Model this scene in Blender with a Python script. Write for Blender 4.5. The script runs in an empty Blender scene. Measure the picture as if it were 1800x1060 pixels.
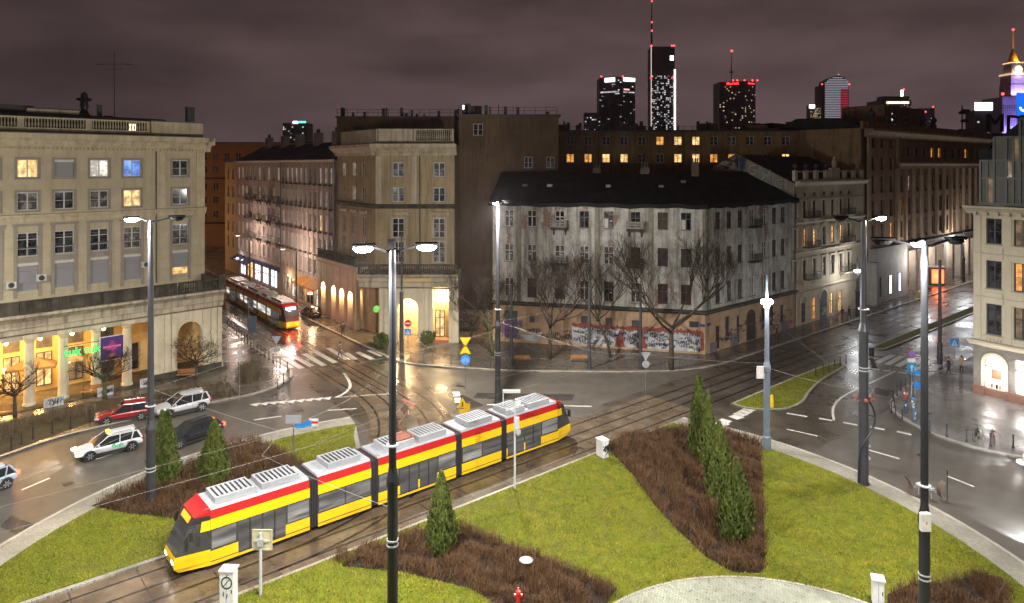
import bpy, math, random
import numpy as np
from mathutils import Vector, Matrix

SC = bpy.context.scene
COL = SC.collection
random.seed(7)
R = math.radians

# ---------------------------------------------------------------- camera, sky, exposure
CAM_H = 21.0
cam_d = bpy.data.cameras.new('camera')
cam_d.lens = 24.4
cam_d.sensor_width = 36
cam_d.shift_y = -0.1333
cam_d.clip_start = 0.5
cam_d.clip_end = 9000
cam = bpy.data.objects.new('camera', cam_d)
COL.objects.link(cam)
cam.location = (0, 0, CAM_H)
cam.rotation_euler = (R(90), 0, 0)
SC.camera = cam

SC.view_settings.view_transform = 'Standard'
SC.view_settings.look = 'None'
SC.view_settings.gamma = 1
SC.view_settings.use_curve_mapping = False
SC.view_settings.exposure = 0.22
SC.cycles.max_bounces = 5
SC.cycles.diffuse_bounces = 3
SC.cycles.glossy_bounces = 3
SC.cycles.transmission_bounces = 2
SC.cycles.caustics_reflective = False
SC.cycles.caustics_refractive = False
SC.cycles.sample_clamp_indirect = 4.0
SC.cycles.use_light_tree = True

world = bpy.data.worlds.new('World')
SC.world = world
world.use_nodes = True
wt = world.node_tree
wt.nodes.clear()
wo = wt.nodes.new('ShaderNodeOutputWorld')
wb = wt.nodes.new('ShaderNodeBackground')
wc = wt.nodes.new('ShaderNodeTexCoord')
sep = wt.nodes.new('ShaderNodeSeparateXYZ')
wt.links.new(wc.outputs['Generated'], sep.inputs[0])
# overcast city sky: warm brown overhead, paler mauve glow low over the city centre (to the right)
ramp = wt.nodes.new('ShaderNodeValToRGB')
ramp.color_ramp.elements[0].position = 0.0
ramp.color_ramp.elements[0].color = (0.106, 0.071, 0.074, 1)
ramp.color_ramp.elements[1].position = 0.42
ramp.color_ramp.elements[1].color = (0.046, 0.029, 0.025, 1)
wt.links.new(sep.outputs['Z'], ramp.inputs[0])
dotn = wt.nodes.new('ShaderNodeVectorMath'); dotn.operation = 'DOT_PRODUCT'
dotn.inputs[1].default_value = (0.45, 0.88, 0.12)
wt.links.new(wc.outputs['Generated'], dotn.inputs[0])
mr = wt.nodes.new('ShaderNodeMapRange')
mr.inputs[1].default_value = 0.45; mr.inputs[2].default_value = 1.0
mr.inputs[3].default_value = 0.66; mr.inputs[4].default_value = 1.12
wt.links.new(dotn.outputs['Value'], mr.inputs[0])
mp = wt.nodes.new('ShaderNodeMapping'); mp.inputs['Scale'].default_value = (1.4, 1.4, 5.0)
wt.links.new(wc.outputs['Generated'], mp.inputs[0])
nz = wt.nodes.new('ShaderNodeTexNoise'); nz.inputs['Scale'].default_value = 2.8; nz.inputs['Detail'].default_value = 4
nz.inputs['Roughness'].default_value = 0.5
wt.links.new(mp.outputs[0], nz.inputs[0])
mr2 = wt.nodes.new('ShaderNodeMapRange')
mr2.inputs[1].default_value = 0.3; mr2.inputs[2].default_value = 0.7
mr2.inputs[3].default_value = 0.66; mr2.inputs[4].default_value = 1.36
wt.links.new(nz.outputs[0], mr2.inputs[0])
mul = wt.nodes.new('ShaderNodeMath'); mul.operation = 'MULTIPLY'
wt.links.new(mr.outputs[0], mul.inputs[0]); wt.links.new(mr2.outputs[0], mul.inputs[1])
wt.links.new(ramp.outputs[0], wb.inputs[0])
wt.links.new(mul.outputs[0], wb.inputs[1])
wt.links.new(wb.outputs[0], wo.inputs[0])

# ---------------------------------------------------------------- survey: plan positions read off the photograph
F_PX, HOR, CX0 = 1220.0, 290.0, 900.0
def at(px, py, z=0.0):
    """Point of the place at height z that the photograph shows at (px, py)."""
    D = F_PX * (CAM_H - z) / (py - HOR)
    return Vector(((px - CX0) / F_PX * D, D, z))
def along(P0, d, px):
    """Distance along the plan line P0 + s d where it is seen at column px."""
    k = (px - CX0) / F_PX
    return (k * P0[1] - P0[0]) / (d[0] - k * d[1])
CEN = Vector((-0.7, 34.0, 0))                 # centre of the roundabout
U = Vector((0.760, 0.649, 0)); N = Vector((-0.649, 0.760, 0))   # along / across the tram avenue
V = Vector((-0.602, 0.799, 0)); Q = Vector((0.799, 0.602, 0))   # along / across the left street
def av(a, o, z=0.0): return CEN + U * a + N * o + Vector((0, 0, z))
def st(q, t, z=0.0): return Q * q + V * t + Vector((0, 0, z))
ANG_U = math.atan2(U.y, U.x); ANG_V = math.atan2(V.y, V.x)

# ---------------------------------------------------------------- materials
MATS = {}
def _nodes(name):
    m = bpy.data.materials.new(name); m.use_nodes = True
    nt = m.node_tree; b = nt.nodes['Principled BSDF']
    return m, nt, b
def _coord(nt, kind, scale):
    tc = nt.nodes.new('ShaderNodeTexCoord')
    mpn = nt.nodes.new('ShaderNodeMapping'); mpn.inputs['Scale'].default_value = scale
    if kind == 'World':
        g = nt.nodes.new('ShaderNodeNewGeometry'); nt.links.new(g.outputs['Position'], mpn.inputs[0])
    else:
        nt.links.new(tc.outputs['Object'], mpn.inputs[0])
    return mpn.outputs[0]
def _noise(nt, vec, scale, detail=4, rough=0.6):
    n = nt.nodes.new('ShaderNodeTexNoise'); n.inputs['Scale'].default_value = scale
    n.inputs['Detail'].default_value = detail; n.inputs['Roughness'].default_value = rough
    nt.links.new(vec, n.inputs['Vector']); return n.outputs[0]
def _map(nt, val, a, b, c, d):
    r = nt.nodes.new('ShaderNodeMapRange'); r.inputs[1].default_value = a; r.inputs[2].default_value = b
    r.inputs[3].default_value = c; r.inputs[4].default_value = d; nt.links.new(val, r.inputs[0]); return r.outputs[0]
def _mix(nt, fac, c1, c2):
    x = nt.nodes.new('ShaderNodeMix'); x.data_type = 'RGBA'
    for sock, v in ((x.inputs[0], fac), (x.inputs[6], c1), (x.inputs[7], c2)):
        if isinstance(v, (tuple, list)): sock.default_value = (*v[:3], 1)
        elif isinstance(v, (int, float)): sock.default_value = v
        else: nt.links.new(v, sock)
    return x.outputs[2]
def _bump(nt, b, val, strength, dist):
    bm = nt.nodes.new('ShaderNodeBump'); bm.inputs['Strength'].default_value = strength
    bm.inputs['Distance'].default_value = dist; nt.links.new(val, bm.inputs['Height']); nt.links.new(bm.outputs[0], b.inputs['Normal'])

def mat(name, c1, c2=None, scale=1.0, rough=0.7, rough2=None, metal=0.0, bump=0.0, bscale=25.0, stretch=(1, 1, 1),
        lo=0.35, hi=0.65, coord='Object', spec=0.5, grime=None, grime_lo=0.5, rscale=None):
    if name in MATS: return MATS[name]
    m, nt, b = _nodes(name)
    b.inputs['Metallic'].default_value = metal
    b.inputs['Roughness'].default_value = rough
    b.inputs['Specular IOR Level'].default_value = spec * (.35 if rough >= .65 else 1)
    vec = _coord(nt, coord, stretch)
    col = None
    if c2 is None: c2 = tuple(x * 0.78 for x in c1)
    n1 = _noise(nt, vec, scale, 5, 0.65)
    col = _mix(nt, _map(nt, n1, lo, hi, 0, 1), c1, c2)
    if grime is not None:
        v2 = _coord(nt, coord, (2.2, 2.2, 0.16))
        g1 = _noise(nt, v2, 0.9, 5, 0.7)
        col = _mix(nt, _map(nt, g1, grime_lo, grime_lo + 0.22, 0, 0.85), col, grime)
    nt.links.new(col, b.inputs['Base Color'])
    v3 = _coord(nt, coord, (1, 1, 1))
    if rough2 is not None:
        n2 = _noise(nt, v3, rscale or scale * 0.7, 4, 0.6)
        nt.links.new(_map(nt, n2, 0.38, 0.62, rough, rough2), b.inputs['Roughness'])
    if bump:
        n3 = _noise(nt, v3, bscale, 3, 0.6)
        _bump(nt, b, n3, bump, 0.02)
    MATS[name] = m
    return m
def emit(name, col, strength, sample=False):
    if name in MATS: return MATS[name]
    m, nt, b = _nodes(name)
    b.inputs['Base Color'].default_value = (*[min(1, c) * 0.5 for c in col], 1)
    b.inputs['Emission Color'].default_value = (*col, 1)
    b.inputs['Emission Strength'].default_value = strength
    if not sample: m.cycles.emission_sampling = 'NONE'
    MATS[name] = m
    return m
def emit_var(name, col, strength, scale=.12):
    m, nt, b = _nodes(name); n = _noise(nt, _coord(nt, 'Object', (1, 1, 1)), scale, 2, .6)
    b.inputs['Base Color'].default_value = (*[c * .3 for c in col], 1); b.inputs['Emission Color'].default_value = (*col, 1)
    nt.links.new(_map(nt, n, .36, .64, strength * .12, strength * 1.3), b.inputs['Emission Strength']); m.cycles.emission_sampling = 'NONE'; MATS[name] = m; return m
def pane_mat(name, kind):
    """Window panes: dark glass, glass with a curtain behind it, or a lit room behind it."""
    if name in MATS: return MATS[name]
    m, nt, b = _nodes(name)
    oi = nt.nodes.new('ShaderNodeObjectInfo')
    tc = nt.nodes.new('ShaderNodeTexCoord')
    add = nt.nodes.new('ShaderNodeVectorMath'); add.operation = 'ADD'
    sc = nt.nodes.new('ShaderNodeVectorMath'); sc.operation = 'SCALE'; sc.inputs['Scale'].default_value = 40
    cmb = nt.nodes.new('ShaderNodeCombineXYZ')
    for i in range(3): nt.links.new(oi.outputs['Random'], cmb.inputs[i])
    nt.links.new(cmb.outputs[0], sc.inputs[0])
    nt.links.new(tc.outputs['Object'], add.inputs[0]); nt.links.new(sc.outputs[0], add.inputs[1])
    mp1 = nt.nodes.new('ShaderNodeMapping'); mp1.inputs['Scale'].default_value = (9, 1, 0.35)
    nt.links.new(add.outputs[0], mp1.inputs[0])
    folds = _noise(nt, mp1.outputs[0], 1.0, 2, 0.5)
    mp2 = nt.nodes.new('ShaderNodeMapping'); mp2.inputs['Scale'].default_value = (1.1, 1, 1.1)
    nt.links.new(add.outputs[0], mp2.inputs[0])
    room = _noise(nt, mp2.outputs[0], 1.3, 3, 0.6)
    b.inputs['Roughness'].default_value = 0.07
    b.inputs['Specular IOR Level'].default_value = 0.55
    if kind == 'dark':
        col = _mix(nt, _map(nt, room, .42, .6, 0, 1), (0.006, 0.008, 0.012), (0.045, 0.05, 0.058))
        nt.links.new(col, b.inputs['Base Color'])
    elif kind == 'curtain':
        c = _mix(nt, _map(nt, folds, .3, .7, 0, 1), (0.10, 0.095, 0.085), (0.26, 0.25, 0.235))
        c = _mix(nt, _map(nt, room, .44, .5, 0, .75), c, (0.02, 0.022, 0.028))
        nt.links.new(c, b.inputs['Base Color'])
    elif kind == 'shutter':
        w = nt.nodes.new('ShaderNodeTexWave'); w.bands_direction = 'Z'; w.inputs['Scale'].default_value = 5.5
        nt.links.new(tc.outputs['Object'], w.inputs['Vector'])
        b.inputs['Base Color'].default_value = (0.24, 0.235, 0.245, 1); b.inputs['Roughness'].default_value = 0.5
        _bump(nt, b, w.outputs[1], 0.6, 0.02)
    else:
        pal = {'warm': ((1.0, .38, .06), (1.0, .72, .34), 1.5), 'white': ((.75, .7, .6), (1.0, .93, .8), 1.3),
               'amber': ((.75, .22, .03), (1.0, .5, .12), 1.1), 'blue': ((.04, .12, .7), (.25, .5, 1.0), 1.2),
               'dim': ((.30, .16, .07), (.45, .3, .17), .45), 'pale': ((.50, .38, .33), (.66, .5, .4), .5)}[kind]
        c = _mix(nt, _map(nt, folds, .3, .7, 0, 1), pal[0], pal[1])
        b.inputs['Base Color'].default_value = (.05, .05, .05, 1)
        nt.links.new(c, b.inputs['Emission Color'])
        nt.links.new(_map(nt, room, .38, .66, pal[2] * .35, pal[2] * 1.25), b.inputs['Emission Strength'])
        m.cycles.emission_sampling = 'NONE'
    MATS[name] = m
    return m
for k in ('dark', 'curtain', 'shutter', 'warm', 'white', 'amber', 'blue', 'dim', 'pale'): pane_mat('pane_' + k, k)
PANE = lambda k: MATS['pane_' + k]

# ---------------------------------------------------------------- mesh builder
class MB:
    def __init__(s): s.v = []; s.f = []; s.mi = []
    def add(s, vs, fs, mi=0):
        n = len(s.v); s.v += [tuple(p) for p in vs]; s.f += [tuple(i + n for i in f) for f in fs]; s.mi += [mi] * len(fs); return s
    def box(s, x0, x1, y0, y1, z0, z1, mi=0):
        return s.add([(x0, y0, z0), (x1, y0, z0), (x1, y1, z0), (x0, y1, z0), (x0, y0, z1), (x1, y0, z1), (x1, y1, z1), (x0, y1, z1)],
                     [(0, 3, 2, 1), (4, 5, 6, 7), (0, 1, 5, 4), (1, 2, 6, 5), (2, 3, 7, 6), (3, 0, 4, 7)], mi)
    def obox(s, c, hx, hy, hz, rz=0.0, mi=0):
        ca, sa = math.cos(rz), math.sin(rz); vs = []
        for dz in (-hz, hz):
            for dx, dy in ((-hx, -hy), (hx, -hy), (hx, hy), (-hx, hy)):
                vs.append((c[0] + dx * ca - dy * sa, c[1] + dx * sa + dy * ca, c[2] + dz))
        return s.add(vs, [(0, 3, 2, 1), (4, 5, 6, 7), (0, 1, 5, 4), (1, 2, 6, 5), (2, 3, 7, 6), (3, 0, 4, 7)], mi)
    def prism(s, poly, z0, z1, mi=0, bottom=True):
        n = len(poly); vs = [(p[0], p[1], z0) for p in poly] + [(p[0], p[1], z1) for p in poly]
        fs = [tuple(range(n, 2 * n))] + ([tuple(range(n - 1, -1, -1))] if bottom else [])
        fs += [(i, (i + 1) % n, (i + 1) % n + n, i + n) for i in range(n)]
        return s.add(vs, fs, mi)
    def extrude_x(s, prof, x0, x1, mi=0):      # prof: (y, z) outline
        n = len(prof); vs = [(x0, y, z) for y, z in prof] + [(x1, y, z) for y, z in prof]
        fs = [tuple(range(n)), tuple(range(2 * n - 1, n - 1, -1))] + [(i, i + n, (i + 1) % n + n, (i + 1) % n) for i in range(n)]
        return s.add(vs, fs, mi)
    def extrude_y(s, prof, y0, y1, mi=0):      # prof: (x, z) outline
        n = len(prof); vs = [(x, y0, z) for x, z in prof] + [(x, y1, z) for x, z in prof]
        fs = [tuple(range(n)), tuple(range(2 * n - 1, n - 1, -1))] + [(i, i + n, (i + 1) % n + n, (i + 1) % n) for i in range(n)]
        return s.add(vs, fs, mi)
    def cyl(s, x, y, z0, z1, r0, r1=None, n=10, mi=0):
        r1 = r0 if r1 is None else r1
        vs = [(x + r * math.cos(2 * math.pi * i / n), y + r * math.sin(2 * math.pi * i / n), z) for z, r in ((z0, r0), (z1, r1)) for i in range(n)]
        return s.add(vs, [(i, (i + 1) % n, (i + 1) % n + n, i + n) for i in range(n)] + [tuple(range(n - 1, -1, -1)), tuple(range(n, 2 * n))], mi)
    def lathe(s, prof, x=0, y=0, z=0, n=10, mi=0):   # prof: (r, z)
        vs = [(x + r * math.cos(2 * math.pi * i / n), y + r * math.sin(2 * math.pi * i / n), z + h) for r, h in prof for i in range(n)]
        fs = [(k * n + i, k * n + (i + 1) % n, (k + 1) * n + (i + 1) % n, (k + 1) * n + i) for k in range(len(prof) - 1) for i in range(n)]
        fs += [tuple(range(n - 1, -1, -1)), tuple(range((len(prof) - 1) * n, len(prof) * n))]
        return s.add(vs, fs, mi)
    def tube(s, pts, r, n=6, mi=0, r1=None):
        pts = [Vector(p) for p in pts]; rings = []
        m = len(pts)
        for i, p in enumerate(pts):
            t = (pts[min(i + 1, m - 1)] - pts[max(i - 1, 0)]).normalized()
            a = t.cross(Vector((0, 0, 1)))
            if a.length < 1e-3: a = Vector((1, 0, 0))
            a.normalize(); b = t.cross(a)
            rr = r if r1 is None else r + (r1 - r) * i / (m - 1)
            rings.append([p + (a * math.cos(2 * math.pi * k / n) + b * math.sin(2 * math.pi * k / n)) * rr for k in range(n)])
        vs = [q for ring in rings for q in ring]
        fs = [(i * n + k, (i + 1) * n + k, (i + 1) * n + (k + 1) % n, i * n + (k + 1) % n) for i in range(m - 1) for k in range(n)]
        fs += [tuple(range(n)), tuple(range(m * n - 1, (m - 1) * n - 1, -1))]
        return s.add(vs, fs, mi)
    def quad(s, a, b, c, d, mi=0): return s.add([a, b, c, d], [(0, 1, 2, 3)], mi)
    def sphere(s, c, r, n=8, mi=0, sz=1.0):
        prof = [(max(1e-3, r * math.sin(math.pi * k / (n))), -r * sz * math.cos(math.pi * k / n)) for k in range(n + 1)]
        return s.lathe(prof, c[0], c[1], c[2], n + 2, mi)
    def mesh(s, name, mats, smooth=False):
        me = bpy.data.meshes.new(name); me.from_pydata(s.v, [], s.f)
        mats = mats if isinstance(mats, (list, tuple)) else [mats]
        for m in mats: me.materials.append(m)
        if len(mats) > 1: me.polygons.foreach_set('material_index', s.mi)
        if smooth: me.polygons.foreach_set('use_smooth', [True] * len(s.f))
        me.update(); return me
    def build(s, name, mats, parent=None, loc=None, rz=0.0, smooth=False, bevel=0, rot=None):
        o = link(name, s.mesh(name, mats, smooth), parent, loc, rz, rot)
        if bevel:
            b = o.modifiers.new('edge', 'BEVEL'); b.width = bevel; b.segments = 2; b.limit_method = 'ANGLE'
        return o
def link(name, data, parent=None, loc=None, rz=0.0, rot=None):
    o = bpy.data.objects.new(name, data); COL.objects.link(o)
    if parent is not None: o.parent = parent
    if loc is not None: o.location = loc
    if rot is not None: o.rotation_euler = rot
    elif rz: o.rotation_euler = (0, 0, rz)
    return o
def tag(o, label=None, cat=None, group=None, kind=None):
    if label: o['label'] = label
    if cat: o['category'] = cat
    if group: o['group'] = group
    if kind: o['kind'] = kind
    return o
def thing(name, label, cat, loc=(0, 0, 0), rz=0.0, group=None):
    return tag(link(name, None, None, loc, rz), label, cat, group)
def struct(o): o['kind'] = 'structure'; return o
def stuff(o): o['kind'] = 'stuff'; return o
def children(o): return CHILDREN_OF(o)
def CHILDREN_OF(o): return [c for c in o.children]
def copy_tree(o, parent=None):
    c = o.copy(); COL.objects.link(c)
    if parent is not None: c.parent = parent
    for ch in CHILDREN_OF(o): copy_tree(ch, c)
    return c
def text(name, body, size, mat_, parent, loc, rot, depth=0.03, align='CENTER', bold=0.0):
    cu = bpy.data.curves.new(name, 'FONT'); cu.body = body; cu.size = size; cu.align_x = align; cu.align_y = 'CENTER'
    cu.extrude = depth; cu.offset = bold; cu.resolution_u = 3
    tmp = bpy.data.objects.new(name, cu); me = bpy.data.meshes.new_from_object(tmp)
    bpy.data.objects.remove(tmp); me.materials.clear(); me.materials.append(mat_)
    return link(name, me, parent, loc, rot=rot)
def point_light(name, parent, loc, watts, col=(1, 1, 1), r=0.2):
    l = bpy.data.lights.new(name, 'POINT'); l.energy = watts; l.color = col; l.shadow_soft_size = r
    return link(name, l, parent, loc)
def spot_light(name, parent, loc, rot, watts, col=(1, 1, 1), size=150, r=0.2, blend=0.6):
    l = bpy.data.lights.new(name, 'SPOT'); l.energy = watts; l.color = col; l.shadow_soft_size = r
    l.spot_size = R(size); l.spot_blend = blend
    return link(name, l, parent, loc, rot=rot)
def numpy_mesh(name, verts, faces_n, mats, loops=None):
    """verts (n,3) grouped in faces of faces_n vertices each."""
    me = bpy.data.meshes.new(name); nv = len(verts); nf = nv // faces_n
    me.vertices.add(nv); me.vertices.foreach_set('co', np.ascontiguousarray(verts, dtype=np.float32).ravel())
    me.loops.add(nv); me.loops.foreach_set('vertex_index', np.arange(nv, dtype=np.int32))
    me.polygons.add(nf); me.polygons.foreach_set('loop_start', np.arange(0, nv, faces_n, dtype=np.int32))
    me.materials.append(mats); me.update(calc_edges=True); me.validate(); return me
def in_poly(px, py, poly):
    x = np.asarray(px); y = np.asarray(py); r = np.zeros(x.shape, bool); n = len(poly)
    for i in range(n):
        x0, y0 = poly[i][0], poly[i][1]; x1, y1 = poly[(i + 1) % n][0], poly[(i + 1) % n][1]
        c = ((y0 > y) != (y1 > y)) & (x < (x1 - x0) * (y - y0) / ((y1 - y0) if y1 != y0 else 1e-9) + x0); r ^= c
    return r
# ================================================================ GROUND, ROADS, PAVEMENTS, TRACKS, LAWNS
ASPH = mat('asphalt', (.088, .077, .064), (.062, .054, .045), .35, .50, .30, bump=.35, bscale=28, coord='World', rscale=.16)
ASPH_WET = mat('wet_asphalt', (.070, .056, .042), (.034, .027, .021), .3, .42, .22, bump=.4, bscale=14, coord='World', rscale=.3)
def paver_mat(name, c1, c2, cell, rough, rough2, mortar=(.02, .018, .015), bw=.5, rot=0.0):
    m, nt, b = _nodes(name)
    g = nt.nodes.new('ShaderNodeNewGeometry')
    mp_ = nt.nodes.new('ShaderNodeMapping'); mp_.inputs['Rotation'].default_value = (0, 0, rot)
    nt.links.new(g.outputs['Position'], mp_.inputs[0])
    br = nt.nodes.new('ShaderNodeTexBrick'); br.inputs['Scale'].default_value = 1.0 / cell
    br.inputs['Brick Width'].default_value = bw * 2; br.inputs['Row Height'].default_value = .5 * 2 * .5
    br.inputs['Mortar Size'].default_value = .035; br.inputs['Color1'].default_value = (*c1, 1)
    br.inputs['Color2'].default_value = (*c2, 1); br.inputs['Mortar'].default_value = (*mortar, 1)
    nt.links.new(mp_.outputs[0], br.inputs['Vector'])
    v = g.outputs['Position']
    n = _noise(nt, v, .22, 5, .65)
    col = _mix(nt, _map(nt, n, .35, .65, 0, .75), br.outputs[0], tuple(x * .45 for x in c2))
    nt.links.new(col, b.inputs['Base Color'])
    n2 = _noise(nt, v, .35, 3, .6)
    nt.links.new(_map(nt, n2, .38, .62, rough, rough2), b.inputs['Roughness'])
    _bump(nt, b, br.outputs[1], -.4, .02)
    MATS[name] = m; return m
PAVE = paver_mat('wet_flagstones', (.16, .13, .10), (.11, .092, .072), .55, .36, .17, rot=ANG_U)
PLAZA = paver_mat('plaza_setts', (.25, .23, .215), (.18, .165, .155), .22, .5, .25, rot=.3)
SETT = paver_mat('granite_setts', (.36, .34, .28), (.25, .23, .19), .17, .6, .4, rot=.6)
KERBM = mat('kerb_granite', (.36, .33, .28), (.25, .23, .20), 1.2, .5, .35, bump=.2, coord='World')
SLABM = mat('track_slab', (.125, .092, .062), (.062, .044, .029), .6, .30, .12, bump=.25, bscale=12, coord='World', rscale=.35)
RAILM = mat('rail_steel', (.10, .085, .07), (.05, .04, .035), 2, .28, metal=.85, coord='World')
GROOVE = mat('rail_groove', (.012, .010, .009), (.02, .016, .013), 2, .5, coord='World')
PAINT = mat('road_paint', (.62, .60, .55), (.40, .385, .35), 1.4, .45, .3, coord='World', lo=.4, hi=.7)
SOIL = mat('mulch_soil', (.030, .019, .013), (.016, .011, .008), 3, .9, bump=.6, bscale=20, coord='World')
GRASS_G = mat('lawn_soil', (.12, .13, .006), (.07, .085, .005), 1.2, .9, bump=.6, bscale=30, coord='World')

g = MB(); S_ = 4000
g.quad((-S_, -S_, -.03), (S_, -S_, -.03), (S_, S_, -.03), (-S_, S_, -.03))
struct(g.build('ground', ASPH))

def strip(pts_in, pts_out, z, mb=None):
    mb = mb or MB(); n = len(pts_in)
    vs = [(p[0], p[1], z) for p in pts_in] + [(p[0], p[1], z) for p in pts_out]
    return mb.add(vs, [(i, i + 1, i + 1 + n, i + n) for i in range(n - 1)])
def circ(r, a0, a1, n, c=CEN): return [Vector((c.x + r * math.cos(a0 + (a1 - a0) * i / n), c.y + r * math.sin(a0 + (a1 - a0) * i / n), 0)) for i in range(n + 1)]
def flat(poly, z): 
    mb = MB(); mb.add([(p[0], p[1], z) for p in poly], [tuple(range(len(poly)))]); return mb
def offset_path(pts, d):
    out = []; n = len(pts)
    for i, p in enumerate(pts):
        a = Vector(pts[max(i - 1, 0)]); b_ = Vector(pts[min(i + 1, n - 1)]); t = (b_ - a); t.z = 0; t.normalize()
        out.append(Vector(p) + Vector((-t.y, t.x, 0)) * d)
    return out
def smooth_path(pts, it=2):
    pts = [Vector(p) for p in pts]
    for _ in range(it):
        q = [pts[0]]
        for a, b_ in zip(pts[:-1], pts[1:]): q += [a * .75 + b_ * .25, a * .25 + b_ * .75]
        q.append(pts[-1]); pts = q
    return pts
def kerb(path, name='kerb', h=.13, w=.30, m=None, inward=1):
    """A raised kerb that follows the edge path; stones joined into one strip."""
    a = path; b_ = offset_path(path, w * inward); mb = MB(); n = len(a)
    vs = []
    for p, q in zip(a, b_): vs += [(p.x, p.y, -.02), (p.x, p.y, h), (q.x, q.y, h), (q.x, q.y, -.02)]
    fs = []
    for i in range(n - 1):
        for k in range(4): fs.append((i * 4 + k, i * 4 + (k + 1) % 4, i * 4 + 4 + (k + 1) % 4, i * 4 + 4 + k))
    mb.add(vs, fs); return struct(mb.build(name, m or KERBM))

# ring road and the wetter street carriageways (sheets a few mm apart)
struct(strip(circ(27.7, 0, 2 * math.pi, 96), circ(40.5, 0, 2 * math.pi, 96), -.018).build('ring_road', ASPH))
struct(flat([av(24, -1.9), av(260, -1.9), av(260, 14.9), av(24, 14.9)], -.012).build('avenue_road', ASPH_WET))
struct(flat([st(24.2, 50), st(34.6, 50), st(34.6, 320), st(24.2, 320)], -.008).build('left_street_road', ASPH_WET))

# --- pavements
left_kerb = smooth_path([at(-260, 905), at(-100, 842), at(0, 806), at(100, 771), at(200, 747), at(300, 727), at(370, 710), at(440, 697), at(490, 681), at(516, 664), at(512, 648), st(24.4, 76), st(24.4, 90), st(24.4, 320)])
struct(MB().prism([(p.x, p.y) for p in left_kerb] + [tuple(st(-30, 320)[:2]), (-140, 60), (-75, 20)], -.02, .115).build('left_pavement', PAVE))
kerb(left_kerb, inward=1)
mid_kerb = smooth_path([st(34.5, 320), st(34.5, 90), st(34.5, 72), at(705, 640), at(760, 645), at(862, 652), at(950, 655), at(1100, 656), at(1200, 654), at(1265, 644), av(49, 14.7), av(60, 14.7), av(260, 14.7)])
struct(MB().prism([(p.x, p.y) for p in mid_kerb] + [tuple(av(260, 90)[:2]), tuple(st(120, 320)[:2])], -.02, .115).build('middle_pavement', PAVE))
kerb(mid_kerb, inward=1)
right_kerb = smooth_path([av(260, -1.7), av(66, -1.7), at(1610, 668), at(1572, 694), at(1560, 716), at(1585, 739), at(1640, 766), at(1700, 786), at(1760, 800), at(1850, 815), at(2000, 835), at(2400, 900)])
struct(MB().prism([(p.x, p.y) for p in right_kerb] + [(120, 40), tuple(av(260, -60)[:2])], -.02, .115).build('right_plaza', PLAZA))
kerb(right_kerb, inward=1)

# --- grassy medians of the avenue
def median(pts, name):
    p = smooth_path(pts + [pts[0]], 2)[:-1]
    struct(MB().prism([(q.x, q.y) for q in p], -.02, .10).build(name, GRASS_G))
    kerb(p + [p[0]], 'median_kerb', .12, .22, inward=1)
    return p
med1 = median([av(32.5, 7.5), av(32.6, 5.6), av(34.5, 3.7), av(37.5, 3.4), av(41, 4.6), av(46, 5.6), av(52.5, 6.0), av(53, 7.6), av(43, 7.7)][::1], 'median_lawn')
med2 = median([av(61.5, 7.6), av(61.3, 6.4), av(63, 5.9), av(120, 5.9), av(200, 5.9), av(200, 7.6), av(120, 7.7)], 'median_lawn')

# --- central island
RI = 27.8; O1, O2 = 8.2, 13.9
def arc_av(r, a0, o0, a1, o1, n=60, cw=True):
    t0 = math.atan2(o0, a0); t1 = math.atan2(o1, a1)
    if t1 < t0: t1 += 2 * math.pi
    return [av(r * math.cos(t0 + (t1 - t0) * i / n), r * math.sin(t0 + (t1 - t0) * i / n)) for i in range(n + 1)]
def chord(r, o): return math.sqrt(r * r - o * o)
# main island: everything nearer than the tracks
rim_o = arc_av(RI, -chord(RI, O1), O1, chord(RI, O1), O1, 110)
struct(MB().prism([(p.x, p.y) for p in rim_o], -.02, .10).build('island_rim', SETT))
kerb(rim_o, 'island_kerb', .13, .22, inward=1)
RL = RI - 1.75
lawn_main = arc_av(RL, -chord(RL, O1 - .25), O1 - .25, chord(RL, O1 - .25), O1 - .25, 110)
struct(MB().prism([(p.x, p.y) for p in lawn_main], .09, .125).build('lawn', GRASS_G))
# left island segment, cut by the curving tracks on its right side
e_a = [av(-chord(RI, O2), O2)]
cut = [av(2.6, O2), av(2.8, 17), av(3.3, 20), av(4.4, 22.6), av(5.2, 24.4)]
t_end = math.atan2(25.6, 4.0)
arc_l = []
t0 = math.atan2(25.2, 5.4); t1 = math.atan2(O2, -chord(RI, O2))
rr = lambda t: RI - 1.9 * max(0, (1.9 - t)) if t < 1.9 else RI
for i in range(61):
    t = t0 + (t1 - t0) * i / 60; r_ = rr(t); arc_l.append(av(r_ * math.cos(t), r_ * math.sin(t)))
left_out = cut + arc_l
struct(MB().prism([(p.x, p.y) for p in left_out], -.02, .10).build('island_rim', SETT))
kerb(arc_l, 'island_kerb', .13, .22, inward=1)
arc_li = []
for i in range(61):
    t = t0 + (t1 - t0) * i / 60; r_ = rr(t) - 1.75; arc_li.append(av(r_ * math.cos(t), max(O2 + .3, r_ * math.sin(t))))
lawn_left = [av(2.2, O2 + .3), av(2.4, 17), av(2.9, 20), av(3.9, 22.3)] + arc_li
struct(MB().prism([(p.x, p.y) for p in lawn_left], .09, .125).build('lawn', GRASS_G))
# round sett circle at the bottom of the lawn
pc = circ(9.4, 0, 2 * math.pi, 64, Vector((10.9, 25.7, 0)))[:-1]
struct(MB().prism([(p.x, p.y) for p in pc], .10, .135).build('sett_circle', paver_mat('pale_setts', (.36, .37, .29), (.25, .26, .2), .2, .6, .45, rot=1.1)))
struct(strip(circ(9.4, 0, 2 * math.pi, 64, Vector((10.9, 25.7, 0))), circ(9.56, 0, 2 * math.pi, 64, Vector((10.9, 25.7, 0))), .15).build('sett_circle_edging', KERBM))

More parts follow.
